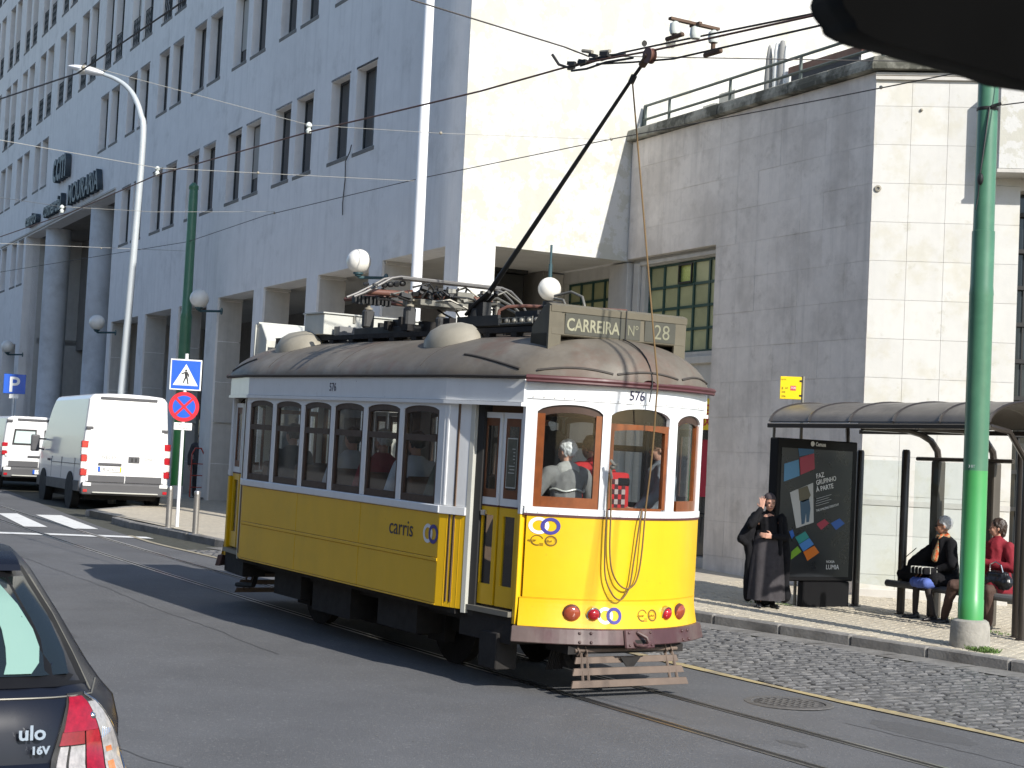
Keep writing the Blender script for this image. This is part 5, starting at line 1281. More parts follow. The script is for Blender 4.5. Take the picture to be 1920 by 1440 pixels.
# white flag / light pole
fp = empty('light_pole', (-14.89, 5.5, gz(-14.89, 5.5)+0.118)); tag(fp, 'tall plain white pole rising behind the tram roof past the corner', 'pole')
mb = MB(); mb.lathe([(0.125, 0.0), (0.125, 1.2), (0.105, 1.3), (0.100, 5.0), (0.090, 9.5), (0.085, 14)], n=18); mb.obj('shaft', pole_w, fp); fp.rotation_euler = (0, R(-0.5), 0)
# street lamp with curved arm
sl = empty('street_lamp', (-28.6, 4.75, gz(-28.6, 4.75))); tag(sl, 'tall pale street lamp with a curved arm and white cobra head', 'street lamp')
b0 = Vector((-28.45, 4.75, gz(-28.45, 4.75)))
P = [Vector(p) for p in [(-28.22, 4.6, 0.55), (-27.98, 4.6, 3.31), (-27.72, 4.6, 6.62), (-27.54, 4.6, 9.48), (-27.66, 4.55, 10.08), (-27.91, 4.45, 10.54), (-28.2, 4.3, 10.85), (-28.44, 4.1, 11.03), (-28.67, 3.9, 11.14)]]
mb = MB(); mb.tube([p-sl.location for p in sm(P, 5)], [0.10-0.055*i/40 for i in range(41)], 12); mb.obj('mast', pole_bl, sl)
mb = MB(); dirv = Vector((-0.78, -0.58, 0.22)).normalized(); c_ = Vector((-29.05, 3.60, 11.26))-sl.location
Mh = Matrix.Translation(c_) @ dirv.to_track_quat('X', 'Z').to_matrix().to_4x4()
mb.grid(lambda u, v: Mh @ Vector((-0.52+1.08*u, math.cos(v*math.pi*2)*0.17*math.sin(math.pi*min(1, max(0, (u*0.9+0.06))))**0.6, math.sin(v*math.pi*2)*0.10*math.sin(math.pi*min(1, max(0, (u*0.9+0.06))))**0.6)), 14, 14); mb.obj('lamp_head', pole_w, sl)
mb = MB(); mb.ball(Mh @ Vector((0.12, 0, -0.05)), 0.24, 0.14, 0.08); mb.obj('lamp_lens', globe_m, sl)
# crossing sign post
sp = empty('road_sign', (-18.84, 2.74, gz(-18.84, 2.74)+0.12), R(-5)); tag(sp, 'white post with blue pedestrian crossing sign above a round no stopping sign', 'road sign')
yaw_s = math.atan2(CAM.y-2.74, CAM.x+18.84)+R(90)
sp.rotation_euler = (0, 0, yaw_s+R(2))
mb = MB(); mb.cyl((0, 0.03, 0), (0, 0.03, 3.30), 0.033, n=12); mb.obj('post', pole_w, sp)
mb = MB(); mb.box(-0.295, 0.295, -0.012, 0.0, 2.60, 3.19); mb.obj('square_sign', sg_wht, sp, bevel=0.008)
mb = MB(); mb.box(-0.27, 0.27, -0.016, -0.0121, 2.625, 3.165); mb.obj('blue_field', sg_blue, sp)
fl = lambda u, v, d: (u, d, v)
mb = MB(); mb.prism([(-0.235, 2.69), (0.235, 2.69), (0.0, 3.10)], fl, -0.020, -0.0161); mb.obj('white_triangle', sg_wht, sp)
mb = MB()
mb.prism([(-0.02, 2.985), (-0.006, 3.0), (0.014, 2.995), (0.022, 2.975), (0.01, 2.958), (-0.012, 2.958)], fl, -0.024, -0.0201)
mb.prism([(-0.03, 2.95), (0.03, 2.955), (0.035, 2.85), (-0.012, 2.85)], fl, -0.024, -0.0201)
mb.prism([(-0.012, 2.86), (0.022, 2.86), (-0.03, 2.74), (-0.055, 2.72), (-0.05, 2.745)], fl, -0.0243, -0.0201)
mb.prism([(0.0, 2.86), (0.034, 2.86), (0.05, 2.79), (0.062, 2.72), (0.035, 2.72), (0.028, 2.78)], fl, -0.0246, -0.0201)
mb.prism([(-0.03, 2.945), (-0.03, 2.915), (-0.09, 2.895), (-0.085, 2.915)], fl, -0.0249, -0.0201)
mb.prism([(0.03, 2.95), (0.062, 2.90), (0.066, 2.85), (0.05, 2.855), (0.03, 2.91)], fl, -0.0252, -0.0201)
mb.prism([(-0.16, 2.708), (0.16, 2.708), (0.16, 2.702), (-0.16, 2.702)], fl, -0.0221, -0.0201)
mb.obj('walking_figure', sg_blk, sp)
mb = MB(); M90 = Matrix.Rotation(R(90), 3, 'X'); mb.lathe([(0.0, 0.0), (0.285, 0.0), (0.285, 0.012), (0.0, 0.012)], (0, 0, 2.285), 36, M=M90, sm=False); mb.obj('round_sign', sg_red, sp)
mb = MB(); mb.lathe([(0.0, 0.0121), (0.212, 0.0121), (0.212, 0.016), (0.0, 0.016)], (0, 0, 2.285), 36, M=M90, sm=False); mb.obj('blue_field', sg_blue, sp)
mb = MB()
for a in (45, -45): mb.box(-0.225, 0.225, -0.0195-0.0004*(a > 0), -0.0161, -0.024, 0.024, M=Matrix.Translation((0, 0, 2.285)) @ Matrix.Rotation(R(a), 4, 'Y'))
mb.obj('red_cross', sg_red, sp)
mb = MB(); mb.box(-0.17, 0.17, -0.012, 0.0, 1.84, 1.98); mb.obj('supplement_plate', sg_wht, sp, bevel=0.008)
text('lettering', 'EXCEPTO CARGAS', 0.042, sg_blk, sp, (0, -0.0135, 1.925), (R(90), 0, 0), 0.0005, 'CENTER', sx=0.8)
text('lettering', 'E DESCARGAS', 0.042, sg_blk, sp, (0, -0.0135, 1.865), (R(90), 0, 0), 0.0005, 'CENTER', sx=0.8)
for (x, y, lb) in ((-18.53, 2.45, 'steel bollard left of the crossing sign post'), (-17.03, 2.40, 'steel bollard right of the crossing sign post')):
    b = empty('bollard', (x, y, gz(x, y)+0.12)); tag(b, lb, 'bollard', 'steel bollards by the kerb')
    mb = MB(); mb.lathe([(0.055, 0.0), (0.055, 0.68), (0.050, 0.685), (0.050, 0.695), (0.055, 0.70), (0.055, 0.765), (0.045, 0.78), (0, 0.782)], n=18); mb.obj('tube', brush, b)
    mb = MB(); mb.lathe([(0.11, 0.0), (0.10, 0.012), (0.055, 0.014)], n=18); mb.obj('base_ring', brush, b)
# parking sign, far left
ps = empty('parking_sign', (-37.5, 4.6, gz(-37.5, 4.6)+0.12), R(-60)); tag(ps, 'blue square parking sign with white letter P at the far left edge', 'road sign')
ps.rotation_euler = (0, 0, math.atan2(CAM.y-4.6, CAM.x+37.5)+R(90))
mb = MB(); mb.cyl((0, 0.03, 0), (0, 0.03, 3.0), 0.035, n=10); mb.obj('post', pole_bl, ps)
mb = MB(); mb.box(-0.31, 0.31, -0.012, 0.0, 2.48, 3.05); mb.obj('plate', sg_blue, ps, bevel=0.01)
text('lettering', 'P', 0.62, sg_wht, ps, (-0.17, -0.016, 2.54), (R(90), 0, 0), 0.002, off=0.01)
mb = MB(); mb.box(-0.13, 0.13, -0.012, 0.0, 2.34, 2.46); mb.obj('supplement_plate', sg_wht, ps)

# ================================================================== BUS SHELTER
def pz(x, y): return gz(x, y)+0.125
sh = empty('bus_shelter', (-4.2, 7.2, pz(-4.2, 7.2))); tag(sh, 'dark brown bus shelter with curved roof, slim posts and an advertising panel', 'bus shelter')
so = sh.location.copy()
def L(p): return Vector(p)-so
RX0, RX1 = -5.85, -2.05
def roof_sec(t, o=0.0):
    a = math.pi*(0.03+0.94*t); return (6.92-0.84*math.cos(a), 2.71+0.32*math.sin(a)**0.9+o)
nb_ = 5
for i in range(nb_):
    a = RX0+(RX1-RX0)*i/nb_; b = RX0+(RX1-RX0)*(i+1)/nb_
    mb = MB(); mb.grid(lambda u, v: L((a+0.012+(b-a-0.024)*u, *roof_sec(v))), 1, 18); mb.grid(lambda u, v: L((a+0.012+(b-a-0.024)*u, *roof_sec(v, -0.02))), 1, 18); mb.obj('roof_sheet', shel_r, sh, fix=False)
for i in range(nb_+1):
    a = RX0+(RX1-RX0)*i/nb_
    mb = MB(); mb.tube([L((a, *roof_sec(v/18, -0.004))) for v in range(19)], 0.022, 6); mb.obj('roof_rib', shel_b, sh)
mb = MB()
for y in (6.08, 7.76): mb.box(RX0-0.02-so.x, RX1+0.02-so.x, y-0.03-so.y, y+0.03-so.y, 2.66-so.z, 2.72-so.z)
mb.obj('roof_edge', shel_b, sh, bevel=0.008)
# posts
for (x, y, r, h) in ((-5.72, 7.64, 0.052, 2.40), (-4.82, 7.60, 0.055, 2.42), (-2.50, 7.18, 0.055, 2.42), (-2.28, 7.02, 0.05, 2.40)):
    mb = MB(); z = pz(x, y); mb.lathe([(r*1.5, z), (r*1.5, z+0.02), (r, z+0.03), (r, h), (r*0.8, h+0.03), (0, h+0.035)], (x-so.x, y-so.y, -so.z), 16); mb.obj('post', shel_b, sh)
for (x, y) in ((-4.50, 7.88), (-3.55, 7.88)):
    mb = MB(); z = pz(x, y); mb.box(x-so.x-0.07, x-so.x+0.07, y-so.y-0.07, y-so.y+0.07, z-so.z, 2.32-so.z); mb.obj('rear_column', mat('column_brown', (0.075, 0.065, 0.052), 0.5, var=0.1), sh, bevel=0.03, seg=2)
    mb = MB(); mb.tube([L((x, y, 2.30)), L((x, y-0.03, 2.45)), L((x, y-0.16, 2.58)), L((x, y-0.36, 2.66)), L((x, y-0.62, 2.70)), L((x, y-1.4, 2.69))], 0.045, 8); mb.obj('roof_arm', shel_b, sh)
mb = MB(); mb.tube([L((-4.85, 7.84, 2.34)), L((-3.2, 7.84, 2.34))], 0.028, 8); mb.obj('cross_bar', shel_b, sh)
mb = MB(); mb.tube([L((-5.80, 6.12, 2.68)), L((-5.80, 6.12, 2.53))], 0.02, 6); mb.obj('roof_hanger', shel_b, sh)
mb = MB(); mb.tube([L((-5.80, 7.45, 2.72)), L((-5.78, 7.45, 2.53))], 0.03, 6); mb.obj('roof_hanger', shel_b, sh)
mb = MB(); mb.tube([L((-2.06, 6.1, 2.7)), L((-2.2, 6.6, 2.66)), L((-2.30, 7.0, 2.36))], 0.035, 8); mb.obj('roof_hanger', shel_b, sh)
# glass end
mb = MB(); mb.box(-5.70-so.x, -4.85-so.x, 7.60-so.y, 7.612-so.y, 0.6-so.z, 2.3-so.z); mb.obj('glass_panel', glass('shelter_glass', (0.93, 0.96, 0.96), 1.35, 0.02), sh)
mb = MB(); mb.box(-4.75-so.x, -3.8-so.x, 7.70-so.y, 7.712-so.y, 0.9-so.z, 2.3-so.z); mb.obj('glass_panel', MAT['shelter_glass'], sh)
# advertising panel
PXf = -5.62
mb = MB(); mb.box(-5.80-so.x, PXf-0.012-so.x, 6.05-so.y, 7.50-so.y, 0.62-so.z, 2.53-so.z); mb.box(-5.78-so.x, PXf-0.03-so.x, 6.62-so.y, 7.46-so.y, 0.24-so.z, 0.615-so.z); adp = mb.obj('advert_panel', ad_blk, sh, bevel=0.015)
mb = MB(); mb.box(PXf-0.012-so.x, PXf-0.006-so.x, 6.12-so.y, 7.40-so.y, 0.68-so.z, 2.40-so.z); mb.obj('poster', mat('poster_black', (0.014, 0.016, 0.019), 0.3), adp)
polys = {
 'blue_top': ([(6.403, 2.40), (6.682, 2.40), (6.686, 2.345), (6.428, 2.292)], (0.015, 0.10, 0.22)), 'lblue': ([(6.169, 2.183), (6.416, 2.249), (6.445, 2.033), (6.171, 1.945)], (0.07, 0.22, 0.38)),
 'red': ([(6.433, 2.275), (6.689, 2.345), (6.712, 2.136), (6.463, 2.045)], (0.32, 0.02, 0.05)),
 'red2': ([(6.783, 1.392), (6.924, 1.465), (7.012, 1.408), (6.87, 1.314)], (0.32, 0.02, 0.05)), 'blue2': ([(7.041, 1.409), (7.199, 1.479), (7.298, 1.412), (7.141, 1.32)], (0.02, 0.10, 0.38)),
 'blue3': ([(6.297, 1.281), (6.361, 1.308), (6.397, 1.228), (6.353, 1.185)], (0.02, 0.10, 0.38)), 'teal': ([(6.412, 1.207), (6.584, 1.29), (6.662, 1.208), (6.485, 1.118)], (0.02, 0.22, 0.20)),
 'sky': ([(6.486, 1.111), (6.663, 1.202), (6.749, 1.12), (6.565, 1.018)], (0.05, 0.18, 0.45)), 'orange': ([(6.565, 1.013), (6.759, 1.099), (6.854, 1.008), (6.645, 0.894)], (0.55, 0.14, 0.01)),
 'green': ([(6.353, 1.012), (6.459, 1.09), (6.531, 1.015), (6.346, 0.906)], (0.16, 0.32, 0.02)), 'photo': ([(6.287, 1.805), (6.692, 1.947), (6.73, 1.413), (6.423, 1.328)], (0.42, 0.42, 0.41)),
 'figure_top': ([(6.43, 1.855), (6.59, 1.905), (6.655, 1.78), (6.62, 1.72), (6.52, 1.68), (6.46, 1.70)], (0.10, 0.085, 0.05)),
 'figure_jeans': ([(6.47, 1.69), (6.63, 1.735), (6.66, 1.60), (6.645, 1.42), (6.60, 1.41), (6.585, 1.55), (6.565, 1.395), (6.515, 1.38), (6.49, 1.55)], (0.03, 0.075, 0.13))}
for k, (p, c) in polys.items():
    mb = MB(); mb.prism(p, lambda u, v, d: (PXf-0.005+d-so.x, u-so.y, v-so.z), 0, 0.003 if 'figure' not in k else 0.006); mb.obj('poster_'+('photo' if k == 'photo' else 'figure' if 'fig' in k else 'square'), mat('poster_'+k, c, 0.35), adp)
ptw = mat('poster_white', (0.72, 0.73, 0.73), 0.4)
RT = lambda sh_: (R(90), 0, R(90))
def ptext(body, y, z, s, sx=0.8, tilt=0.0, off=0.0):
    m = Matrix.Rotation(R(90), 4, 'Z') @ Matrix.Rotation(R(90), 4, 'X') @ Matrix.Rotation(R(tilt), 4, 'Z')
    return text('lettering', body, s, ptw, adp, (PXf+0.001-so.x, y-so.y, z-so.z), m.to_euler(), 0.0008, sx=sx, off=off)
ptext('FAZ', 6.745, 2.006, 0.092, 0.9, 12, 0.001); ptext('GRUPINHO', 6.75, 1.918, 0.092, 0.78, 12, 0.001); ptext('\u00c0 PARTE', 6.755, 1.825, 0.092, 0.9, 12, 0.001)
for i in range(4): ptext('Lorem'[:0]+'\u2014'*(7-i % 2), 6.76, 1.72-0.032*i, 0.05, 0.8, 14)
ptext('THE AMAZING EVERYDAY', 6.766, 1.555, 0.045, 0.8, 14)
ptext('NOKIA', 6.98, 0.872, 0.048, 1.0); ptext('LUMIA', 6.979, 0.785, 0.09, 0.92, 0, 0.0); ptext('Cemusa', 6.71, 2.445, 0.075, 0.75, 0, 0.002)
mb = MB(); mb.lathe([(0.0, 0.0), (0.035, 0.0), (0.035, 0.002), (0, 0.002)], (0, 0, 0), 18, M=Matrix.Rotation(R(90), 3, 'Y')); o = mb.obj('round_logo', ptw, adp); o.location = (PXf+0.0-so.x, 6.655-so.y, 2.472-so.z)
# bench
mb = MB(); n_ = 20
def bench(u, v):
    x = -4.98+2.35*u; w = 0.17
    y = 7.62+(v-0.5)*2*w; return L((x, y, 0.655+0.02*math.sin(v*math.pi)))
mb.tube([L((-5.0, 7.50, 0.66)), L((-2.55, 7.42, 0.645))], 0.05, 10); mb.box(-4.98-so.x, -2.6-so.x, 7.46-so.y, 7.82-so.y, 0.625-so.z, 0.685-so.z); mb.obj('bench_seat', mat('bench_grey', (0.10, 0.10, 0.10), 0.4), sh, bevel=0.02)
# stop flag
bs = empty('bus_stop_sign', (-5.95, 6.55, pz(-5.95, 6.55)), 0); tag(bs, 'yellow bus stop flag on a slim post above the left end of the shelter', 'bus stop sign')
mb = MB(); mb.cyl((0.14, 0.02, 0), (0.14, 0.02, 3.12), 0.022, n=10); mb.obj('post', mid_metal, bs)
bs.rotation_euler = (0, 0, math.atan2(CAM.y-6.55, CAM.x+5.95)+R(90))
mb = MB(); mb.box(-0.17, 0.115, -0.01, 0.01, 2.80, 3.11); mb.obj('plate', sg_yel, bs, bevel=0.004)
mb = MB(); mb.box(0.09, 0.135, -0.013, 0.013, 3.04, 3.065); mb.obj('clamp', blk, bs); mb = MB(); mb.box(0.09, 0.135, -0.013, 0.013, 2.84, 2.865); mb.obj('clamp', blk, bs)
mb = MB(); mb.box(-0.03, 0.045, -0.0125, -0.0101, 2.92, 2.985); mb.obj('badge', mat('badge_red', (0.55, 0.06, 0.08), 0.5), bs, bevel=0.001)
text('lettering', '708', 0.045, sg_wht, bs, (0.008, -0.0135, 2.94), (R(90), 0, 0), 0.0004, 'CENTER')
text('lettering', '8', 0.05, sg_blk, bs, (-0.15, -0.0115, 2.93), (R(90), 0, 0), 0.0004); text('lettering', '60', 0.035, sg_blk, bs, (-0.10, -0.0115, 2.94), (R(90), 0, 0), 0.0004)
text('lettering', '208', 0.035, sg_blk, bs, (-0.15, -0.0115, 2.885), (R(90), 0, 0), 0.0004); text('lettering', '206', 0.04, sg_blk, bs, (-0.15, -0.0115, 2.825), (R(90), 0, 0), 0.0004)
text('lettering', 'carris', 0.03, ink_br, bs, (-0.16, -0.0115, 3.06), (R(90), 0, 0), 0.0004)

# ================================================================== WIRES
def wire(name, pts, r, m, label, grp=None, sag=0.0, ins=()):
    P = [Vector(p) for p in pts]; Q = []
    for a, b in zip(P, P[1:]):
        k = 10
        for i in range(k): t = i/k; Q.append(a+(b-a)*t-Vector((0, 0, sag*4*t*(1-t))))
    Q.append(P[-1]); o0 = P[0]
    e = empty(name, o0); tag(e, label, 'overhead wire', grp or 'overhead tram wires')
    mb = MB(); mb.tube([q-o0 for q in Q], r*0.75, 6); mb.obj('cable', m, e)
    for c, big in ins:
        c = Vector(c)-o0; mb = MB()
        if big: mb.lathe([(0.0, -0.08), (0.03, -0.075), (0.038, -0.04), (0.02, -0.01), (0.042, 0.015), (0.032, 0.05), (0.012, 0.065), (0, 0.07)], c, 12)
        else: mb.ball(c, 0.024, 0.024, 0.024)
        mb.obj('insulator', porc if big else cream_metal, e)
    return e
cw = [(-45, 0.9, 6.75), (-24, 0.45, 6.28), (-18.2, 0.18, 6.16), (-13.4, 0.0, 6.20), (-7.84, 0.0, 6.06), (-3.61, 0, 5.87), (-1.83, 0, 5.83), (-0.65, 0, 5.735), (0.27, 0, 5.68), (1.7, 0.0, 5.60), (9, 0.1, 5.35)]
wire('contact_wire', cw, 0.013, mat('wire_rust', (0.11, 0.055, 0.04), 0.6), 'brown contact wire running along above the tram and its trolley wheel')
wire('contact_wire', [(-1.75, 0.0, 5.80), (-1.2, 0.06, 5.83), (-0.3, 0.05, 5.77), (1.7, 0.05, 5.63), (9, 0.3, 5.42)], 0.012, wire_m, 'upper of the close pair of dark wires right of the trolley wheel')
wire('contact_wire', [(-1.45, -0.02, 5.76), (-0.9, 0.0, 5.68), (-0.3, 0.0, 5.60), (1.71, 0.0, 5.51), (9, 0.0, 5.2)], 0.012, wire_m, 'lowest dark wire right of the trolley wheel')
wire('contact_wire', [(-40, -3.2, 7.0), (-10.41, -3.2, 6.39), (-7.1, -3.2, 6.14), (-3.78, -3.2, 6.26), (2, -3.2, 6.3)], 0.013, wire_m, 'dark wire crossing the top left corner under the lamp head')
wire('feeder_cable', [(-45, 5.75, 7.6), (-29, 6.45, 7.30), (-22.37, 5.7, 7.20), (-15.46, 5.7, 7.16), (-9.3, 5.7, 7.02), (-4.47, 5.7, 6.86), (-1.9, 5.72, 6.80), (6, 5.7, 6.7)], 0.010, wire_m, 'thin dark cable strung between the two green poles behind the tram', ins=[((-3.6, 5.7, 6.845), False), ((-9.32, 5.7, 7.02), False), ((-21.9, 5.7, 7.2), False)])
wire('span_wire', [(-13.3, -9.0, 6.75), (-13.3, -2.43, 6.38), (-13.3, -0.02, 6.30), (-15.03, 5.4, 7.03)], 0.007, wire_l, 'pale span wire from the left edge to the white pole', ins=[((-13.35, 0.0, 6.27), True), ((-13.9, 1.9, 6.56), False)])
wire('span_wire', [(-20.8, -6, 7.0), (-20.8, -0.45, 6.63), (-18.3, 0.0, 6.24), (-21.86, 3.0, 6.89), (-21.89, 5.7, 7.23)], 0.006, wire_l, 'faint pale span wire crossing in front of the round entrance columns', ins=[((-18.25, 0.0, 6.20), True)])
wire('span_wire', [(-29.0, -6.0, 6.7), (-29.0, 1.72, 6.72), (-28.95, 6.41, 7.05)], 0.007, wire_l, 'pale span wire ending at the left green pole', ins=[((-29, 4.2, 6.88), False)])
wire('span_wire', [(-6.9, -3.2, 6.20), (-7.84, 0.0, 6.15), (-9.47, 2.8, 6.70), (-9.32, 5.7, 7.01)], 0.005, wire_l, 'thin pale span wire from the lamp head across to the sunlit wall', ins=[((-7.84, 0.0, 6.12), True), ((-9.45, 2.8, 6.70), False), ((-6.9, -3.2, 6.17), False)])
wire('span_wire', [(0.5, -3.6, 5.6), (-1.9, -1.77, 6.13), (-1.75, -0.2, 5.95), (-1.6, 0.0, 5.86)], 0.011, wire_m, 'thick dark stay coming down from the top edge to the wire junction')
wire('span_wire', [(-1.3, 0.0, 5.81), (-1.0, 2.8, 6.2), (-1.86, 5.68, 6.83)], 0.008, wire_m, 'dark stay from the wire junction to the top of the right green pole', ins=[((-1.82, 5.52, 6.81), False)])
wire('span_wire', [(-1.72, 5.75, 6.33), (0.6, 6.2, 6.30)], 0.009, wire_m, 'short dark cable strapped to the right green pole')
# junction gear
jg = empty('wire_junction', (-1.6, 0, 5.8)); tag(jg, 'cluster of dark clamps where the overhead wires meet left of the trolley wheel', 'wire fitting')
mb = MB()
for i in range(8): a = -0.35+0.09*i; mb.cbox((a, 0.03*(-1)**i, 0.02+0.015*(i % 3)-0.02*a), (0.10, 0.03, 0.035), (0, 0.15*(i % 3), 0.2*(i % 2)))
mb.tube([(-0.5, -0.1, 0.16), (-0.45, -0.05, 0.06), (-0.35, 0, 0.02), (0.2, 0.04, 0.04), (0.5, 0.05, 0.0)], 0.014, 6); mb.tube([(-0.3, 0, -0.02), (0, -0.03, -0.06), (0.3, -0.02, -0.05), (0.7, 0, -0.08)], 0.011, 6)
mb.obj('clamps', blk, jg)
mb = MB(); mb.cyl((-0.05, -0.05, 0.12), (0.1, -0.04, 0.08), 0.018, n=8); mb.cyl((0.15, 0.02, 0.08), (0.3, 0.02, 0.06), 0.018, n=8); mb.obj('turnbuckles', cream_metal, jg)
hn = empty('insulated_hanger', (0.0, 0.0, 5.70)); tag(hn, 'rusty hanger bar with three white insulators right of the trolley wheel', 'wire fitting')
mb = MB(); mb.box(-0.07, 0.07, -0.015, 0.015, 0.13, 0.155); mb.box(-0.022, 0.022, -0.28, 0.25, 0.135, 0.158); mb.obj('bar', rust, hn)
for y in (-0.22, 0.0, 0.2):
    mb = MB(); mb.lathe([(0.0, 0.02), (0.04, 0.02), (0.05, 0.05), (0.045, 0.11), (0.02, 0.13)], (0, y, 0), 12); mb.obj('insulator', porc, hn)
mb = MB(); mb.box(-0.12, 0.12, -0.24, -0.20, -0.02, 0.015); mb.obj('clamp', rust, hn, bevel=0.01)
mb = MB(); mb.box(-0.12, 0.12, 0.18, 0.22, -0.09, -0.05); mb.cyl((0, 0.2, -0.06), (0, 0.2, 0.04), 0.02); mb.obj('clamp', rust, hn, bevel=0.01)

# ================================================================== VEHICLES
def wheel(parent, x, y, z, r, w, side, rim=mid_metal):
    e = MB(); My = Matrix.Rotation(R(90), 3, 'X')
    e.lathe([(r*0.62, -w/2), (r*0.9, -w/2), (r, -w*0.35), (r, w*0.35), (r*0.9, w/2), (r*0.62, w/2)], n=24, M=My); t = e.obj('wheel', rubber, parent); t.location = (x, y, z)
    e = MB(); k = -side; e.lathe([(0, k*w*0.30), (r*0.2, k*w*0.32), (r*0.5, k*w*0.20), (r*0.62, k*w*0.42), (r*0.62, -k*w*0.4)], n=24, M=My); e.obj('rim', rim, t)
def van(loc, yaw, Lx, Wd, Hh, label, windows, plate, badge, high=True):
    """local +X is forward, rear bumper at x = 0, base on the ground"""
    v = empty('van', loc, yaw); tag(v, label, 'van', 'white vans parked by the arcade')
    hw = Wd/2
    def sec(x):
        # outline half: (y, z) from bottom to roof centre, shrinking towards the front
        t = x/Lx; roof = Hh
        if t > 0.72: roof = Hh-(Hh-1.15)*min(1, (t-0.72)/0.20)**1.1 if t < 0.92 else 1.15-0.25*(t-0.92)/0.08
        pinch = 1.0 if t < 0.9 else 1-0.25*((t-0.9)/0.1)**2
        tum = 0.11*(Hh/2.5)
        pts = []
        for z, k in ((0.42, 0.96), (0.55, 1.0), (0.95, 1.0), (1.15, 0.99)): pts.append((hw*k*pinch, min(z, roof-0.02)))
        for f in (0.35, 0.6, 0.8, 0.92): z = 1.15+(roof-1.15)*f; pts.append(((hw-tum*max(0, (z-1.15))/(Hh-1.15)*1.0)*pinch, z))
        yt = hw-tum-0.02
        pts += [((yt-0.03)*pinch, roof-0.035), ((yt-0.10)*pinch, roof-0.005), ((yt*0.5)*pinch, roof+0.02*(roof > 2)), (0, roof+0.03*(roof > 2))]
        return pts
    xs2 = [0.0, 0.02, 0.08, Lx*0.3, Lx*0.5, Lx*0.70, Lx*0.76, Lx*0.82, Lx*0.88, Lx*0.93, Lx*0.97, Lx]
    mb = MB(); rings = []
    for x in xs2:
        s = sec(x); k = 1.0 if x > 0.05 else (0.985 if x > 0.0 else 0.955)
        ring_ = [(x, y*k, z-(1-k)*0.6*(z > 2)) for y, z in s]+[(x, -y*k, z-(1-k)*0.6*(z > 2)) for y, z in reversed(s[:-1])]
        rings.append(ring_)
    n_ = len(rings[0]); vs = [p for r_ in rings for p in r_]
    fs = [(i*n_+j, i*n_+j+1, (i+1)*n_+j+1, (i+1)*n_+j) for i in range(len(rings)-1) for j in range(n_-1)]
    fs += [tuple(reversed(range(n_))), tuple((len(rings)-1)*n_+j for j in range(n_))]+[(i*n_, (i+1)*n_, (i+1)*n_+n_-1, i*n_+n_-1) for i in range(len(rings)-1)]
    mb.add(vs, fs, 0, False); body = mb.obj('body', van_w, v, bevel=0.012, seg=2)
    # rear doors
    for s_ in (-1, 1):
        y0, y1 = (0.008, hw-0.14); zt = Hh-0.14
        dm = MB(); dm.prism([(s_*y0, 0.66), (s_*(y1+0.03), 0.66), (s_*(y1+0.04), 1.2), (s_*(y1-0.07), zt-0.12), (s_*(y1-0.13), zt), (s_*y0, zt)], lambda a, b, d: (d, a, b), -0.030, 0.02); d_ = dm.obj('rear_door', van_w, v, bevel=0.014, seg=2)
        dm = MB(); dm.prism([(s_*0.10, 1.16), (s_*(y1-0.08), 1.16), (s_*(y1-0.15), zt-0.14), (s_*0.10, zt-0.12)], lambda a, b, d: (d, a, b), -0.036, -0.0301)
        if windows:
            dm = MB(); dm.prism([(s_*0.10, 1.22), (s_*(y1-0.09), 1.22), (s_*(y1-0.14), zt-0.20), (s_*0.10, zt-0.20)], lambda a, b, d: (d, a, b), -0.045, -0.0301); dm.obj('window_seal', blk, d_, bevel=0.012)
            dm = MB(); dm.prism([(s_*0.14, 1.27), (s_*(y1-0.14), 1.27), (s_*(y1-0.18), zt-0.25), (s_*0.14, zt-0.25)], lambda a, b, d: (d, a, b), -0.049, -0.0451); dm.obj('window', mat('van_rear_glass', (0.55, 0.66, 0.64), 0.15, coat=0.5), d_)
        else:
            dm.obj('pressed_panel', van_w, d_, bevel=0.006)
        for z in (1.85, 0.95): 
            dm = MB(); dm.box(-0.045, 0.01, *sorted((s_*(y1-0.08), s_*(y1+0.07))), z-0.03, z+0.03); dm.obj('hinge', van_g if z > 1.5 else van_w, d_, bevel=0.006)
    # lamps
    for s_ in (-1, 1):
        lm = empty('tail_lamp', (0, 0, 0), 0, v)
        ya, yb = sorted((s_*(hw-0.14), s_*(hw+0.012))); z0 = 0.78 if high else 0.95; zt = 1.56 if high else 1.28; n_l = 5 if high else 3
        for i in range(n_l):
            mb = MB(); a = z0+(zt-z0)*i/n_l; b = z0+(zt-z0)*(i+1)/n_l-0.006; mb.box(-0.03, 0.10, ya, yb, a, b); mb.obj('lens', lamp_r if i % 2 == 0 else globe_m, lm, bevel=0.01)
    # bumper
    mb = MB(); mb.box(-0.10, 0.12, -hw+0.02, hw-0.02, 0.36, 0.64); mb.obj('rear_bumper', van_g, v, bevel=0.05, seg=3)
    mb = MB(); mb.box(-0.14, 0.0, -hw+0.25, hw-0.25, 0.40, 0.43); mb.obj('step', grey_box, v, bevel=0.01)
    mb = MB(); mb.box(-0.035, 0.0, 0.012, hw-0.16, 0.645, 0.80); mb.box(-0.035, 0.0, -hw+0.16, -0.012, 0.645, 0.80); mb.obj('door_cladding', van_g, v, bevel=0.008)
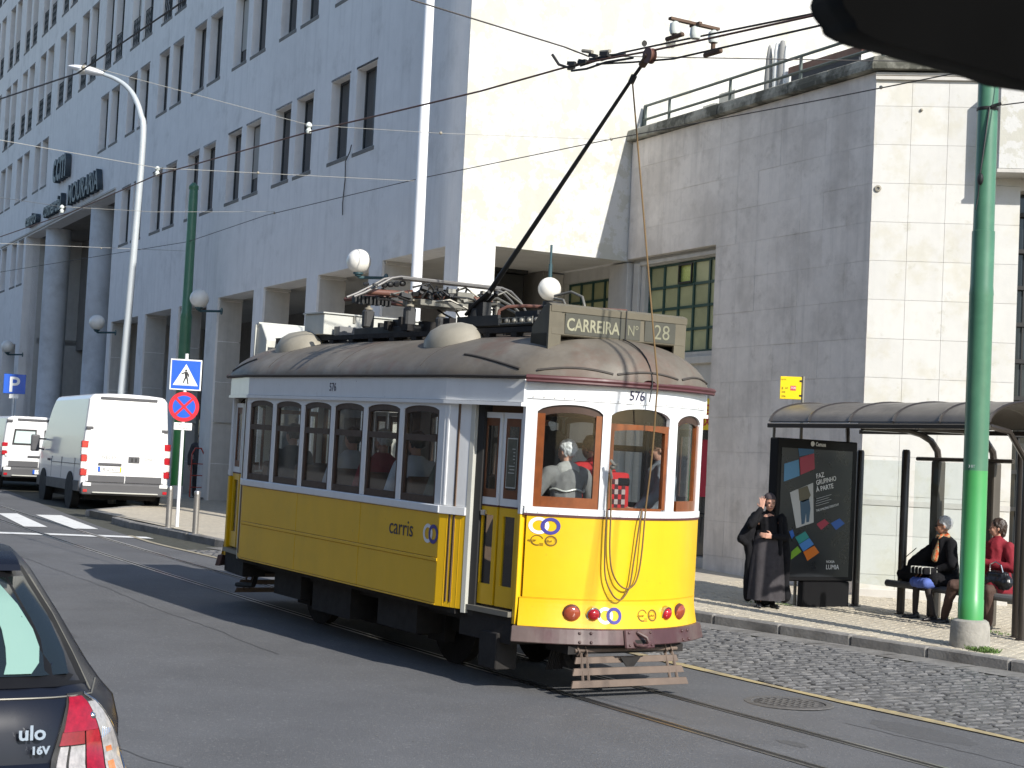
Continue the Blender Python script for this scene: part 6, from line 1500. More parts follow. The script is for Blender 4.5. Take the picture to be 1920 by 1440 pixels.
    for s_ in (-1, 1):
        mb = MB(); mb.box(-0.115, -0.09, *sorted((s_*(hw-0.22), s_*(hw-0.04))), 0.56, 0.63); mb.obj('white_reflector', sg_wht, v)
        mb = MB(); mb.box(-0.115, -0.09, *sorted((s_*(hw-0.14), s_*(hw-0.05))), 0.42, 0.48); mb.obj('red_reflector', lamp_r, v)
        # side cladding and wheel arches
        mb = MB(); mb.box(0.1, Lx*0.93, *sorted((s_*(hw-0.01), s_*(hw+0.018))), 0.42, 0.66); mb.obj('side_cladding', van_g, v, bevel=0.01)
        for x in (Lx*0.20, Lx*0.78):
            mb = MB(); mb.lathe([(0.0, 0.0), (0.43, 0.0), (0.43, 0.03), (0, 0.03)], (x, s_*(hw-0.008) + (0.03 if s_ > 0 else 0), 0.42), 24, M=M90); mb.obj('wheel_arch', rubber, v)
            wheel(v, x, s_*(hw-0.09), 0.34, 0.34, 0.2, -s_)
        # cab window, door handle, mirror
        mb = MB()
        for x in (Lx*0.62, Lx*0.40, Lx*0.13): mb.box(x-0.006, x+0.006, *sorted((s_*(hw-0.01), s_*(hw+0.003))), 0.67, 1.16)
        mb.box(0.15, Lx*0.6, *sorted((s_*(hw-0.01), s_*(hw+0.004))), 1.02, 1.035); mb.obj('door_seam', van_g, v)
        mb = MB(); mb.box(Lx*0.655, Lx*0.69, *sorted((s_*hw, s_*(hw+0.03))), 1.05, 1.10); mb.obj('door_handle', van_g, v)
        mb = MB(); mx = Lx*0.80; mb.box(mx, mx+0.10, *sorted((s_*(hw+0.12), s_*(hw+0.33))), 1.25, 1.66); mb.obj('mirror', van_g, v, bevel=0.04, seg=2)
        mb = MB(); mb.tube([(mx+0.05, s_*hw, 1.30), (mx+0.05, s_*(hw+0.15), 1.33)], 0.02, 6); mb.tube([(mx+0.05, s_*(hw-0.06), 1.56), (mx+0.05, s_*(hw+0.15), 1.56)], 0.02, 6); mb.obj('mirror_arm', van_g, v)
    mb = MB(); mb.box(-0.02, 0.01, -hw+0.35, hw-0.35, Hh-0.125, Hh-0.06); mb.obj('roof_lamp_bar', van_g, v, bevel=0.01)
    RB = (R(90), 0, R(-90))
    mb = MB(); mb.box(-0.062, -0.04, 0.10, 0.62, 1.02, 1.08) if high else mb.box(-0.06, -0.04, -0.30, 0.30, 0.9, 0.95); mb.obj('plate_lamp', van_g, v, bevel=0.012)
    pz_ = 0.885 if high else 0.47; py = 0.36 if high else -0.1; pxx = -0.045 if high else -0.125
    mb = MB(); mb.box(pxx-0.008, pxx+0.01, py-0.26, py+0.26, pz_, pz_+0.11); pl_ = mb.obj('number_plate', sg_wht, v)
    mb = MB(); mb.box(pxx-0.0095, pxx-0.008, py+0.21, py+0.26, pz_, pz_+0.11); mb.obj('blue_band', sg_blue, pl_)
    mb = MB(); mb.box(pxx-0.0095, pxx-0.008, py-0.26, py-0.225, pz_, pz_+0.11); mb.obj('yellow_band', sg_yel, pl_)
    text('lettering', plate, 0.105, sg_blk, pl_, (pxx-0.0095, py+0.19, pz_+0.02), RB, 0.0005, sx=0.85)
    if high:
        text('lettering', 'IVECO', 0.115, mid_metal, v, (-0.037, 0.55, 1.17), RB, 0.003, sx=0.95)
        text('lettering', 'DAILY', 0.085, mid_metal, v, (-0.037, -0.42, 1.17), RB, 0.002)
        mb = MB(); mb.box(-0.045, -0.030, -0.30, -0.05, 1.10, 1.24); mb.obj('handle_recess', van_g, v, bevel=0.01)
        mb = MB(); mb.box(-0.055, -0.045, -0.24, -0.20, 1.13, 1.21); mb.box(-0.055, -0.045, -0.15, -0.11, 1.13, 1.21); mb.obj('door_handle', blk, v)
    mb = MB(); mb.box(0.3, Lx*0.9, -hw+0.2, hw-0.2, 0.25, 0.42); mb.obj('chassis', blk_dirty, v)
    return v
yw = math.pi-R(6)
v1 = van((-25.05, 3.80, gz(-25.05, 3.8)), yw, 5.6, 1.98, 2.62, 'large high roofed white van seen from behind, nearest the crossing', False, '08\u00b7GS\u00b765', None)
v2 = van((-32.7, 4.05, gz(-32.7, 4.05)), math.pi-R(5), 4.9, 1.90, 1.98, 'lower white van with rear windows parked beyond the high roofed van', True, '77\u00b7GM\u00b712', None, False)

# hatchback in the foreground
car = empty('parked_car', (3.8, -6.88, gz(3.8, -6.88)), 0); car.scale = (1, 1.045, 1.05); tag(car, 'dark hatchback in the bottom left corner showing its right tail lamp', 'car')
cpaint = mat('car_black_paint', (0.007, 0.009, 0.016), 0.28, var=0.1, spec=0.3, coat=0.08)
ZL = [0.18, 0.30, 0.50, 0.56, 0.62, 0.75, 0.86, 0.92, 1.0, 1.1, 1.2, 1.3, 1.38, 1.43, 1.475, 1.50, 1.51]
def car_rx(z):
    P = [(0.18, 0.02), (0.3, 0.10), (0.5, 0.12), (0.56, 0.06), (0.62, -0.02), (0.75, -0.04), (0.86, -0.08), (0.92, -0.14), (1.0, -0.22), (1.2, -0.45), (1.38, -0.68), (1.43, -0.74), (1.475, -0.86), (1.50, -1.2), (1.51, -1.6)]
    for (a, b), (c, d) in zip(P, P[1:]):
        if z <= c: return b+(d-b)*max(0, (z-a))/(c-a)
    return P[-1][1]
def car_hw(z):
    P = [(0.18, 0.80), (0.5, 0.865), (0.75, 0.865), (0.86, 0.845), (0.92, 0.80), (1.0, 0.755), (1.2, 0.675), (1.38, 0.60), (1.475, 0.54), (1.50, 0.45), (1.51, 0.30)]
    for (a, b), (c, d) in zip(P, P[1:]):
        if z <= c: return b+(d-b)*max(0, (z-a))/(c-a)
    return P[-1][1]
def car_fx(z):
    P = [(0.18, -3.75), (0.5, -3.85), (0.7, -3.75), (0.86, -3.0), (1.0, -2.75), (1.3, -2.25), (1.45, -1.95), (1.51, -1.7)]
    for (a, b), (c, d) in zip(P, P[1:]):
        if z <= c: return b+(d-b)*max(0, (z-a))/(c-a)
    return P[-1][1]
def car_rear(y, z):
    t = min(1, abs(y)/car_hw(z)); return car_rx(z)-0.27*max(0, (t-0.4)/0.6)**3.0
mb = MB(); rings = []
for z in ZL:
    w = car_hw(z); pts = []
    for i in range(17): t = math.sin(math.pi*(i/16-0.5)); pts.append((car_rear(t*w, z), t*w, z))
    fx = car_fx(z)
    for i in range(1, 6): x0 = pts[16][0]; pts.append((x0+(fx+0.5-x0)*i/5 if fx+0.5 < x0 else x0-0.01*i, w, z))
    for i in range(9): a = math.pi*(0.5-i/8); pts.append((min(fx+0.5, x0-0.05)-0.5*math.cos(a), w*math.sin(a), z))
    xl = pts[-1][0]
    for i in range(1, 5): pts.append((xl+(x0-xl)*i/5, -w, z))
    rings.append(pts)
n_ = len(rings[0]); vs = [p for r_ in rings for p in r_]
mb.add(vs, [(i*n_+j, i*n_+(j+1) % n_, (i+1)*n_+(j+1) % n_, (i+1)*n_+j) for i in range(len(rings)-1) for j in range(n_)]+[tuple((len(rings)-1)*n_+j for j in range(n_)), tuple(reversed(range(n_)))], 0, True)
mb.obj('body', cpaint, car)
CR = lambda y, z, d: (car_rear(y, z)+d, y, z)
# tailgate seam and glass
def cpoly(name, pts, d0, d1, m, par=None, nsub=5, sm=True):
    """patch on the rear given by left and right y limits per height"""
    mb = MB(); vs = []; nz = len(pts); K = 8
    for (z, ya, yb) in pts:
        for i in range(K+1): y = ya+(yb-ya)*i/K; vs.append(CR(y, z, d1))
    fs = [(i*(K+1)+j, i*(K+1)+j+1, (i+1)*(K+1)+j+1, (i+1)*(K+1)+j) for i in range(nz-1) for j in range(K)]
    mb.add(vs, fs, 0, sm); b_ = len(mb.v)
    loop = [j for j in range(K+1)]+[i*(K+1)+K for i in range(1, nz)]+[(nz-1)*(K+1)+j for j in range(K-1, -1, -1)]+[i*(K+1) for i in range(nz-2, 0, -1)]
    low = []
    for j in loop:
        x, y, z = mb.v[j]; low.append((x-(d1-d0), y, z))
    mb.add(low, []); m_ = len(loop)
    for k in range(m_): mb.f.append((loop[k], loop[(k+1) % m_], b_+(k+1) % m_, b_+k)); mb.m.append(0); mb.sm.append(False)
    return mb.obj(name, m, par or car)
cgl = mat('car_rear_glass', (0.01, 0.014, 0.014), 0.06, coat=1.0)
gdark = cpoly('rear_window', [(0.97, -0.60, 0.60), (1.05, -0.60, 0.61), (1.2, -0.57, 0.58), (1.36, -0.50, 0.51)], -0.01, 0.019, cgl)
cpoly('window_surround', [(0.925, -0.70, 0.70), (0.96, -0.69, 0.69), (1.2, -0.62, 0.62), (1.40, -0.53, 0.53)], -0.01, 0.013, mat('car_gloss_black', (0.008, 0.008, 0.009), 0.4, spec=0.2))
cpoly('glass_reflection_band', [(0.98, 0.30, 0.42), (1.02, 0.32, 0.465), (1.08, 0.33, 0.485), (1.15, 0.33, 0.475), (1.25, 0.31, 0.43), (1.33, 0.27, 0.37)], 0.012, 0.022, mat('painted_sky_reflection', (0.20, 0.33, 0.285), 0.5), gdark)  # sky reflection painted on the glass as a pale band
mb = MB(); mb.grid(lambda u, v: Vector((-0.70-0.16*v+0.16*math.sin(v*3.14)*0.2, -0.48+0.96*u, 1.405+0.06*v+0.015*math.cos((u-0.5)*3))), 14, 4); mb.grid(lambda u, v: Vector((-0.68-0.18*v, -0.48+0.96*u, 1.388+0.03*v)), 14, 2); mb.add([(-0.70, -0.48, 1.415), (-0.70, 0.48, 1.415), (-0.68, 0.48, 1.388), (-0.68, -0.48, 1.388)], [(0, 1, 2, 3)]); mb.obj('spoiler', cpaint, car, fix=False)
mb = MB(); mb.tube([CR(0.70, 0.90, 0.008), CR(0.665, 1.05, 0.008), CR(0.62, 1.2, 0.008), CR(0.555, 1.36, 0.006)], 0.004, 5); mb.tube([CR(-0.78, 0.905, 0.006)]+[CR(-0.7+1.4*i/14, 0.885, 0.006) for i in range(15)]+[CR(0.76, 0.93, 0.006)], 0.004, 5); mb.obj('tailgate_seam', mid_metal, car)
# tail lamps
lens_r = mat('car_lamp_red', (0.28, 0.003, 0.014), 0.12, coat=0.8, var=0.35, vs=30)
lens_c = mat('car_lamp_clear', (0.34, 0.32, 0.31), 0.15, coat=0.8, var=0.35, vs=40)
lens_r2 = mat('car_lamp_dark_red', (0.22, 0.004, 0.015), 0.15, coat=0.6, var=0.3, vs=30)
for s_ in (1, -1):
    q = empty('tail_lamp', (0, 0, 0), 0, car)
    g = lambda a, b: (min(s_*a, s_*b), max(s_*a, s_*b))
    ya = lambda z: 0.405+(z-0.40)*0.33
    yb = lambda z: min(0.872, 0.60+0.272*math.sqrt(max(0, (0.905-z)/0.27)))
    def lens(nm, z0, z1, f0, f1, d0, d1, m, n=7):
        rows = []
        for i in range(n+1):
            z = z0+(z1-z0)*i/n; a, b = ya(z), yb(z); rows.append((z, *g(a+(b-a)*(f0(z) if callable(f0) else f0), a+(b-a)*(f1(z) if callable(f1) else f1))))
        cpoly(nm, rows, d0, d1, m, q)
    lens('housing', 0.38, 0.895, 0.0, 1.0, -0.02, 0.010, blk, 12)
    lens('red_lens', 0.745, 0.885, 0.05, 0.66, 0.0, 0.026, lens_r); lens('red_lens', 0.40, 0.744, 0.42, 0.66, 0.0, 0.026, lens_r); lens('red_lens', 0.690, 0.744, 0.04, 0.40, 0.0, 0.022, lens_r2)
    lens('clear_lens', 0.42, 0.685, 0.06, 0.17, 0.0, 0.023, lens_c); lens('clear_lens', 0.42, 0.685, 0.20, 0.40, 0.0, 0.025, lens_c)
    lens('clear_lens', 0.42, 0.86, 0.68, 0.955, 0.0, 0.024, lens_c, 10); lens('amber_lens', 0.56, 0.66, 0.72, 0.82, 0.02, 0.0265, mat('amber_lens', (0.6, 0.18, 0.05), 0.15, coat=0.6) if 'amber_lens' not in MAT else MAT['amber_lens'], 4)
    lens('red_lens', 0.38, 0.415, 0.03, 0.95, 0.0, 0.024, lens_r, 3)
    for yy, zz, r_ in ((0.68, 0.80, 0.018), (0.60, 0.58, 0.015), (0.69, 0.62, 0.012)):
        mb = MB(); mb.ball(CR(s_*yy, zz, 0.018), r_, nu=12, nv=8); mb.obj('bulb', chrome, q)
    for k in range(5):
        mb = MB(); mb.tube([CR(s_*(0.73+0.012*k), 0.70+0.004*k, 0.027), CR(s_*(0.735+0.012*k), 0.75-0.004*k, 0.027)], 0.003, 5); mb.obj('lens_rib', chrome, q)
    mb = MB(); mb.tube([CR(s_*yb(0.893), 0.893, 0.014)]+[CR(s_*(yb(0.89-0.03*i)-0.008), 0.89-0.03*i, 0.02) for i in range(16)], 0.005, 6); mb.obj('bright_edge', chrome, q)
rz = (R(90), 0, R(90)); p = CR(0.30, 0.70, 0.012)
def cartext(body, y, z, s): 
    p = CR(y, z, 0.032); return text('lettering', body, s, mat('badge_silver', (0.30, 0.36, 0.44), 0.3, 0.6) if 'badge_silver' not in MAT else MAT['badge_silver'], car, p, (R(84), 0, R(90)), 0.004, sx=1.1, off=0.002)
cartext('ulo', 0.33, 0.725, 0.085); cartext('16V', 0.385, 0.665, 0.045)
mb = MB(); mb.box(0.0, 0.135, -0.80, 0.80, 0.22, 0.34); mb.obj('rear_bumper', blk, car, bevel=0.04, seg=2)
for x in (-0.75, -3.2):
    for s_ in (-1, 1): wheel(car, x, s_*0.76, 0.30, 0.30, 0.19, -s_)

# mirror housing of the vehicle the picture is taken from
MIRROR_PTS = [(10.2439, -7.814, 2.3404), (10.2452, -7.8109, 2.3304), (10.2493, -7.8034, 2.32), (10.2514, -7.7994, 2.3121), (10.2619, -7.7817, 2.3039), (10.2746, -7.7609, 2.299), (10.2878, -7.7392, 2.293), (10.2959, -7.726, 2.2897), (10.3086, -7.7051, 2.2848), (10.3224, -7.6824, 2.2785), (10.3383, -7.6562, 2.2707), (10.3514, -7.6367, 2.2859), (10.3566, -7.6339, 2.3467), (10.3534, -7.6451, 2.4106), (10.3194, -7.7008, 2.4236), (10.2765, -7.7685, 2.4116), (10.2524, -7.8038, 2.3773)]
mirror_pts = sm([Vector(p) for p in MIRROR_PTS]+[Vector(MIRROR_PTS[0])], 4)[:-1]
c0 = sum(mirror_pts, Vector())/len(mirror_pts)
mm = empty('mirror_housing', c0); tag(mm, 'large black curved mirror housing hanging across the top right corner', 'vehicle mirror')
mb = MB(); back = Vector((0.80, -0.56, -0.24)).normalized()*0.20
A_ = [p-c0 for p in mirror_pts]; n_ = len(A_)
ringA = [p for p in A_]; ringB = [p*0.96-back*0.25 for p in A_]; ringC = [p*0.90-back for p in A_]
ringF = [p*0.955+back*0.2 for p in A_]
mb.add(ringF+ringA+ringB+ringC, [(k*n_+j, k*n_+(j+1) % n_, (k+1)*n_+(j+1) % n_, (k+1)*n_+j) for k in range(3) for j in range(n_)]+[tuple(reversed(range(n_))), tuple(3*n_+j for j in range(n_))], 0, True)
mb.obj('housing', mat('mirror_black', (0.003, 0.003, 0.003), 0.9, spec=0.05), mm)
# ================================================================== PEOPLE
def cap(mb, p0, p1, r0, r1=None, n=10):
    p0 = Vector(p0); p1 = Vector(p1); r1 = r0 if r1 is None else r1
    mb.tube([p0, p1], [r0, r1], n); mb.ball(p0, r0, nu=n, nv=6); mb.ball(p1, r1, nu=n, nv=6)
def organic(name, mb, voxel, m, parent, smooth=2, fold=0.0, fs=9.0, seed=0, stretch=0.4):
    me = bpy.data.meshes.new(name); me.from_pydata([tuple(p) for p in mb.v], [], mb.f); me.update()
    o = bpy.data.objects.new(name, me); COL.objects.link(o)
    r = o.modifiers.new('r', 'REMESH'); r.mode = 'VOXEL'; r.voxel_size = voxel
    s = o.modifiers.new('s', 'SMOOTH'); s.iterations = smooth; s.factor = 0.5
    dg = bpy.context.evaluated_depsgraph_get(); me2 = bpy.data.meshes.new_from_object(o.evaluated_get(dg))
    bpy.data.objects.remove(o)
    if fold:
        ns = [v.normal.copy() for v in me2.vertices]
        for v, n_ in zip(me2.vertices, ns):
            q = Vector((v.co.x*fs+seed, v.co.y*fs, v.co.z*fs*stretch)); v.co += n_*(noise.noise(q)*fold+noise.noise(q*2.3)*fold*0.4)
    me2.materials.clear(); me2.materials.append(m)
    me2.polygons.foreach_set('use_smooth', [True]*len(me2.polygons)); me2.name = name
    return link(name, me2, parent)
def hand(mb, w, d, nrm, curl=0.35, side=1, spread=0.0):
    w = Vector(w); d = Vector(d).normalized(); nrm = Vector(nrm); nrm = (nrm-d*nrm.dot(d)).normalized(); s = d.cross(nrm)*side
    for k in range(4):
        o = (k-1.5)*0.0185; base = w+d*0.085+s*o
        cap(mb, w+d*0.01+s*o*0.6, base, 0.016, 0.012, 8)
        L_ = (0.036, 0.042, 0.040, 0.030)[k]; dd = (d+s*spread*(k-1.5)).normalized(); p = base
        for q in range(3):
            dd = (dd*math.cos(curl)+nrm*math.sin(curl)).normalized(); e = p+dd*L_*(1, 0.72, 0.55)[q]; cap(mb, p, e, 0.0088-0.0006*q, 0.0082-0.0006*q, 7); p = e
    t0 = w+d*0.025-s*0.028; t1 = t0+(d*0.6-s*0.8+nrm*0.3).normalized()*0.038; t2 = t1+(d*0.9-s*0.2+nrm*0.4).normalized()*0.03
    cap(mb, t0, t1, 0.013, 0.011, 7); cap(mb, t1, t2, 0.0105, 0.0085, 7)
def head(mb, c, yaw, pitch=0.0, s=1.0):
    M = Matrix.Translation(c) @ Matrix.Rotation(yaw, 4, 'Z') @ Matrix.Rotation(pitch, 4, 'Y') @ Matrix.Scale(s, 4)
    def B(p, rx, ry, rz):
        t = MB(); t.ball((0, 0, 0), rx, ry, rz, 14, 10); mb.add([M @ (Vector(v)+Vector(p)) for v in t.v], t.f)
    B((-0.012, 0, 0.02), 0.093, 0.074, 0.095); B((0.025, 0, -0.03), 0.062, 0.055, 0.072); B((0.035, 0, -0.075), 0.038, 0.036, 0.030)
    B((0.062, 0.028, -0.02), 0.022, 0.022, 0.022); B((0.062, -0.028, -0.02), 0.022, 0.022, 0.022); B((0.072, 0, 0.018), 0.014, 0.045, 0.010)
    t = MB(); t.tube([M @ Vector((0.078, 0, 0.012)), M @ Vector((0.100, 0, -0.022)), M @ Vector((0.088, 0, -0.034))], [0.007*s, 0.013*s, 0.008*s], 8); mb.add(t.v, t.f)
    for y in (0.073, -0.073): B((-0.008, y, -0.012), 0.017, 0.010, 0.028)
    B((0.084, 0, -0.055), 0.012, 0.024, 0.009)
    return M
dark_eye = mat('eye_dark', (0.015, 0.01, 0.008), 0.3); lip_m = mat('lip', (0.28, 0.08, 0.065), 0.5)
def face(M, parent, glasses=False):
    for y in (0.030, -0.030):
        mb = MB(); mb.ball(M @ Vector((0.0785, y, 0.002)), 0.0085, 0.0085, 0.006, 8, 6); mb.obj('eye', dark_eye, parent)
        mb = MB(); mb.tube([M @ Vector((0.083, y-0.016, 0.020)), M @ Vector((0.087, y, 0.025)), M @ Vector((0.083, y+0.016, 0.020))], 0.003, 5); mb.obj('eyebrow', dark_eye, parent)
    mb = MB(); mb.tube([M @ Vector((0.088, -0.022, -0.056)), M @ Vector((0.097, 0, -0.054)), M @ Vector((0.088, 0.022, -0.056))], [0.003, 0.005, 0.003], 6); mb.obj('mouth', lip_m, parent)
    if glasses:
        mb = MB()
        for y in (0.032, -0.032): mb.ball(M @ Vector((0.094, y, 0.0)), 0.006, 0.027, 0.020, 12, 8)
        mb.tube([M @ Vector((0.094, 0.058, 0.006)), M @ Vector((0.0, 0.080, 0.004))], 0.003, 5); mb.tube([M @ Vector((0.094, -0.058, 0.006)), M @ Vector((0.0, -0.080, 0.004))], 0.003, 5)
        mb.obj('sunglasses', sg_blk, parent)
def hair(M, parent, m, style='short', seed=0):
    mb = MB()
    t = MB(); t.ball((0, 0, 0), 0.102, 0.086, 0.100, 18, 12)
    vs = []
    for v in t.v:
        p = Vector(v)+Vector((-0.022, 0, 0.032))
        if p.x > 0.048 and p.z < 0.085: p.x = 0.048+(p.x-0.048)*0.1
        if p.x > 0.0 and p.z < 0.03: p.x *= 0.25
        if p.z < -0.05: p.z = -0.05
        vs.append(p)
    mb.add([M @ p for p in vs], t.f)
    if style == 'long':
        cap(mb, M @ Vector((-0.07, 0, -0.02)), M @ Vector((-0.065, 0, -0.09)), 0.05, 0.035)
        for y in (0.06, -0.06): cap(mb, M @ Vector((-0.03, y, 0.0)), M @ Vector((-0.02, y, -0.05)), 0.03, 0.018)
    return organic('hair', mb, 0.008, m, parent, 1, 0.010, 38, seed, 1.0)

skin_l = mat('skin_light', (0.50, 0.27, 0.19), 0.55, var=0.05, vs=30); skin_t = mat('skin_tanned', (0.42, 0.21, 0.135), 0.55, var=0.05, vs=30)
cl_black = mat('black_wool', (0.009, 0.009, 0.011), 0.9, var=0.3, vs=30, spec=0.2); cl_char = mat('charcoal_skirt', (0.050, 0.046, 0.05), 0.9, var=0.25, vs=14, spec=0.2)
cl_hood = mat('brown_grey_cap', (0.055, 0.042, 0.045), 0.9, var=0.2, vs=40); shoe_m = mat('black_leather', (0.012, 0.012, 0.014), 0.35)
hose = mat('dark_tights', (0.022, 0.016, 0.016), 0.6); grey_hair = mat('grey_hair', (0.60, 0.60, 0.60), 0.6, var=0.3, vs=60); brown_hair = mat('brown_hair', (0.035, 0.022, 0.016), 0.5, var=0.3, vs=60)
def lathe_cloth(mb, rings, n=28, fold=0.0, k=9, seed=0):
    """rings: (cx, cy, z, rx, ry); vertical folds grow downwards"""
    vs = []; L_ = len(rings)
    for i, (cx, cy, z, rx, ry) in enumerate(rings):
        for j in range(n):
            a = 2*math.pi*j/n; f = 1+fold*(i/(L_-1))*(math.sin(a*k+seed)+0.5*math.sin(a*(k*0.6)+2*seed))
            vs.append((cx+rx*f*math.cos(a), cy+ry*f*math.sin(a), z))
    mb.add(vs, [(i*n+j, i*n+(j+1) % n, (i+1)*n+(j+1) % n, (i+1)*n+j) for i in range(L_-1) for j in range(n)]+[tuple(reversed(range(n))), tuple((L_-1)*n+j for j in range(n))], 0, True)
def shoe(parent, c, yaw, m=shoe_m):
    M = Matrix.Translation(c) @ Matrix.Rotation(yaw, 4, 'Z'); mb = MB()
    cap(mb, M @ Vector((-0.05, 0, 0.035)), M @ Vector((0.09, 0, 0.028)), 0.035, 0.030); cap(mb, M @ Vector((0.09, 0, 0.028)), M @ Vector((0.15, 0, 0.022)), 0.034, 0.022); cap(mb, M @ Vector((-0.04, 0, 0.05)), M @ Vector((-0.03, 0, 0.07)), 0.036)
    mb.v = [(v[0], v[1], max(v[2], c[2]+0.002)) for v in mb.v]
    return organic('shoe', mb, 0.009, m, parent, 1)

# --- woman standing by the advert
wm = empty('person', (-5.70, 6.00, pz(-5.70, 6.0)), R(-30)); tag(wm, 'woman in long black coat and dark cap shading her eyes beside the advertising panel', 'person')
mb = MB(); hc = Vector((0.03, 0.0, 1.385)); Mw = head(mb, hc, R(8), R(6), 0.98)
cap(mb, (0.0, 0, 1.22), (0.01, 0, 1.32), 0.05, 0.045); cap(mb, (0, 0, 0.8), (0, 0, 1.15), 0.11, 0.12); cap(mb, (0, 0.11, 1.14), (0, -0.11, 1.14), 0.06)
# right arm raised to the brow (the viewer's left)
sh_r = Vector((-0.01, -0.17, 1.18)); el_r = Vector((0.17, -0.26, 1.10)); wr_r = Vector((0.13, -0.125, 1.31))
cap(mb, sh_r, el_r, 0.045, 0.036); cap(mb, el_r, wr_r, 0.034, 0.024)
hand(mb, wr_r, Vector((-0.20, 0.10, 1.0)), Vector((-0.9, 0.35, 0)), 0.16, -1, 0.15)
sh_l = Vector((-0.01, 0.17, 1.18)); el_l = Vector((0.06, 0.23, 0.93)); wr_l = Vector((0.19, 0.02, 0.95))
cap(mb, sh_l, el_l, 0.045, 0.036); cap(mb, el_l, wr_l, 0.034, 0.024); hand(mb, wr_l, Vector((0.15, -1, 0.1)), Vector((-1, 0, 0)), 0.4, 1)
for y in (-0.09, 0.09): cap(mb, (0, y, 0.85), (0.0, y, 0.10), 0.07, 0.04)
organic('body', mb, 0.0075, skin_l, wm, 2); face(Mw, wm)
mb = MB(); t = MB(); t.ball((0, 0, 0), 0.106, 0.090, 0.108, 18, 12); vs = []
for v in t.v:
    p = Vector(v)+Vector((-0.020, 0, 0.035))
    if p.x > 0.052 and p.z < 0.052: p.x = -0.01+(p.x-0.052)*0.2
    vs.append(p)
mb.add([Mw @ p for p in vs], t.f); organic('cap', mb, 0.009, cl_hood, wm, 1, 0.004, 30)
mb = MB(); lathe_cloth(mb, [(0, 0, 0.99, 0.13, 0.165), (0, 0, 0.9, 0.15, 0.19), (0.0, 0, 0.7, 0.165, 0.215), (0.01, 0, 0.4, 0.19, 0.235), (0.01, 0, 0.15, 0.205, 0.25), (0.01, 0, 0.105, 0.205, 0.25)], 56, 0.055, 9, 1.3); mb.obj('skirt', cl_char, wm)
mb = MB(); cap(mb, (0.01, 0, 1.0), (0.0, 0, 1.14), 0.14, 0.13); cap(mb, (0, 0.13, 1.17), (0, -0.13, 1.17), 0.065); cap(mb, (0.0, 0, 1.17), (0.01, 0, 1.265), 0.075, 0.062); cap(mb, (0, 0.06, 0.95), (0, -0.06, 0.95), 0.12)
cap(mb, sh_r, el_r, 0.068, 0.058); cap(mb, el_r, el_r+(wr_r-el_r)*0.93, 0.055, 0.042); cap(mb, sh_l, el_l, 0.068, 0.058); cap(mb, el_l, el_l+(wr_l-el_l)*0.93, 0.055, 0.042)
organic('sweater', mb, 0.012, cl_black, wm, 2, 0.010, 10, 3, 1.0)
mb = MB()
def coat_sheet(y0, y1, pts, th=0.02): pass
cap(mb, (-0.07, -0.16, 1.19), (-0.05, 0.16, 1.19), 0.075); cap(mb, (-0.08, -0.05, 1.15), (-0.09, -0.04, 0.5), 0.12, 0.14); cap(mb, (-0.08, 0.08, 1.15), (-0.09, 0.10, 0.3), 0.12, 0.13)
cap(mb, (-0.04, -0.21, 1.13), (0.02, -0.36, 0.90), 0.075, 0.06); cap(mb, (0.02, -0.36, 0.90), (-0.03, -0.25, 0.82), 0.055, 0.06); cap(mb, (-0.03, -0.25, 1.0), (-0.04, -0.22, 0.55), 0.085, 0.06); cap(mb, (-0.05, -0.22, 0.6), (-0.06, -0.22, 0.14), 0.075, 0.075)
cap(mb, (-0.03, 0.20, 1.12), (-0.02, 0.24, 0.75), 0.075, 0.07); cap(mb, (-0.02, 0.24, 0.75), (-0.03, 0.26, 0.16), 0.07, 0.085); cap(mb, (-0.1, 0.0, 0.5), (-0.11, 0.0, 0.16), 0.14, 0.16)
cap(mb, (0.10, 0.13, 1.2), (0.13, 0.15, 0.72), 0.026, 0.032)
organic('coat', mb, 0.013, cl_black, wm, 3, 0.020, 8, 5, 0.5)
shoe(wm, (0.07, -0.10, 0), R(-5)); shoe(wm, (0.06, 0.10, 0), R(12))

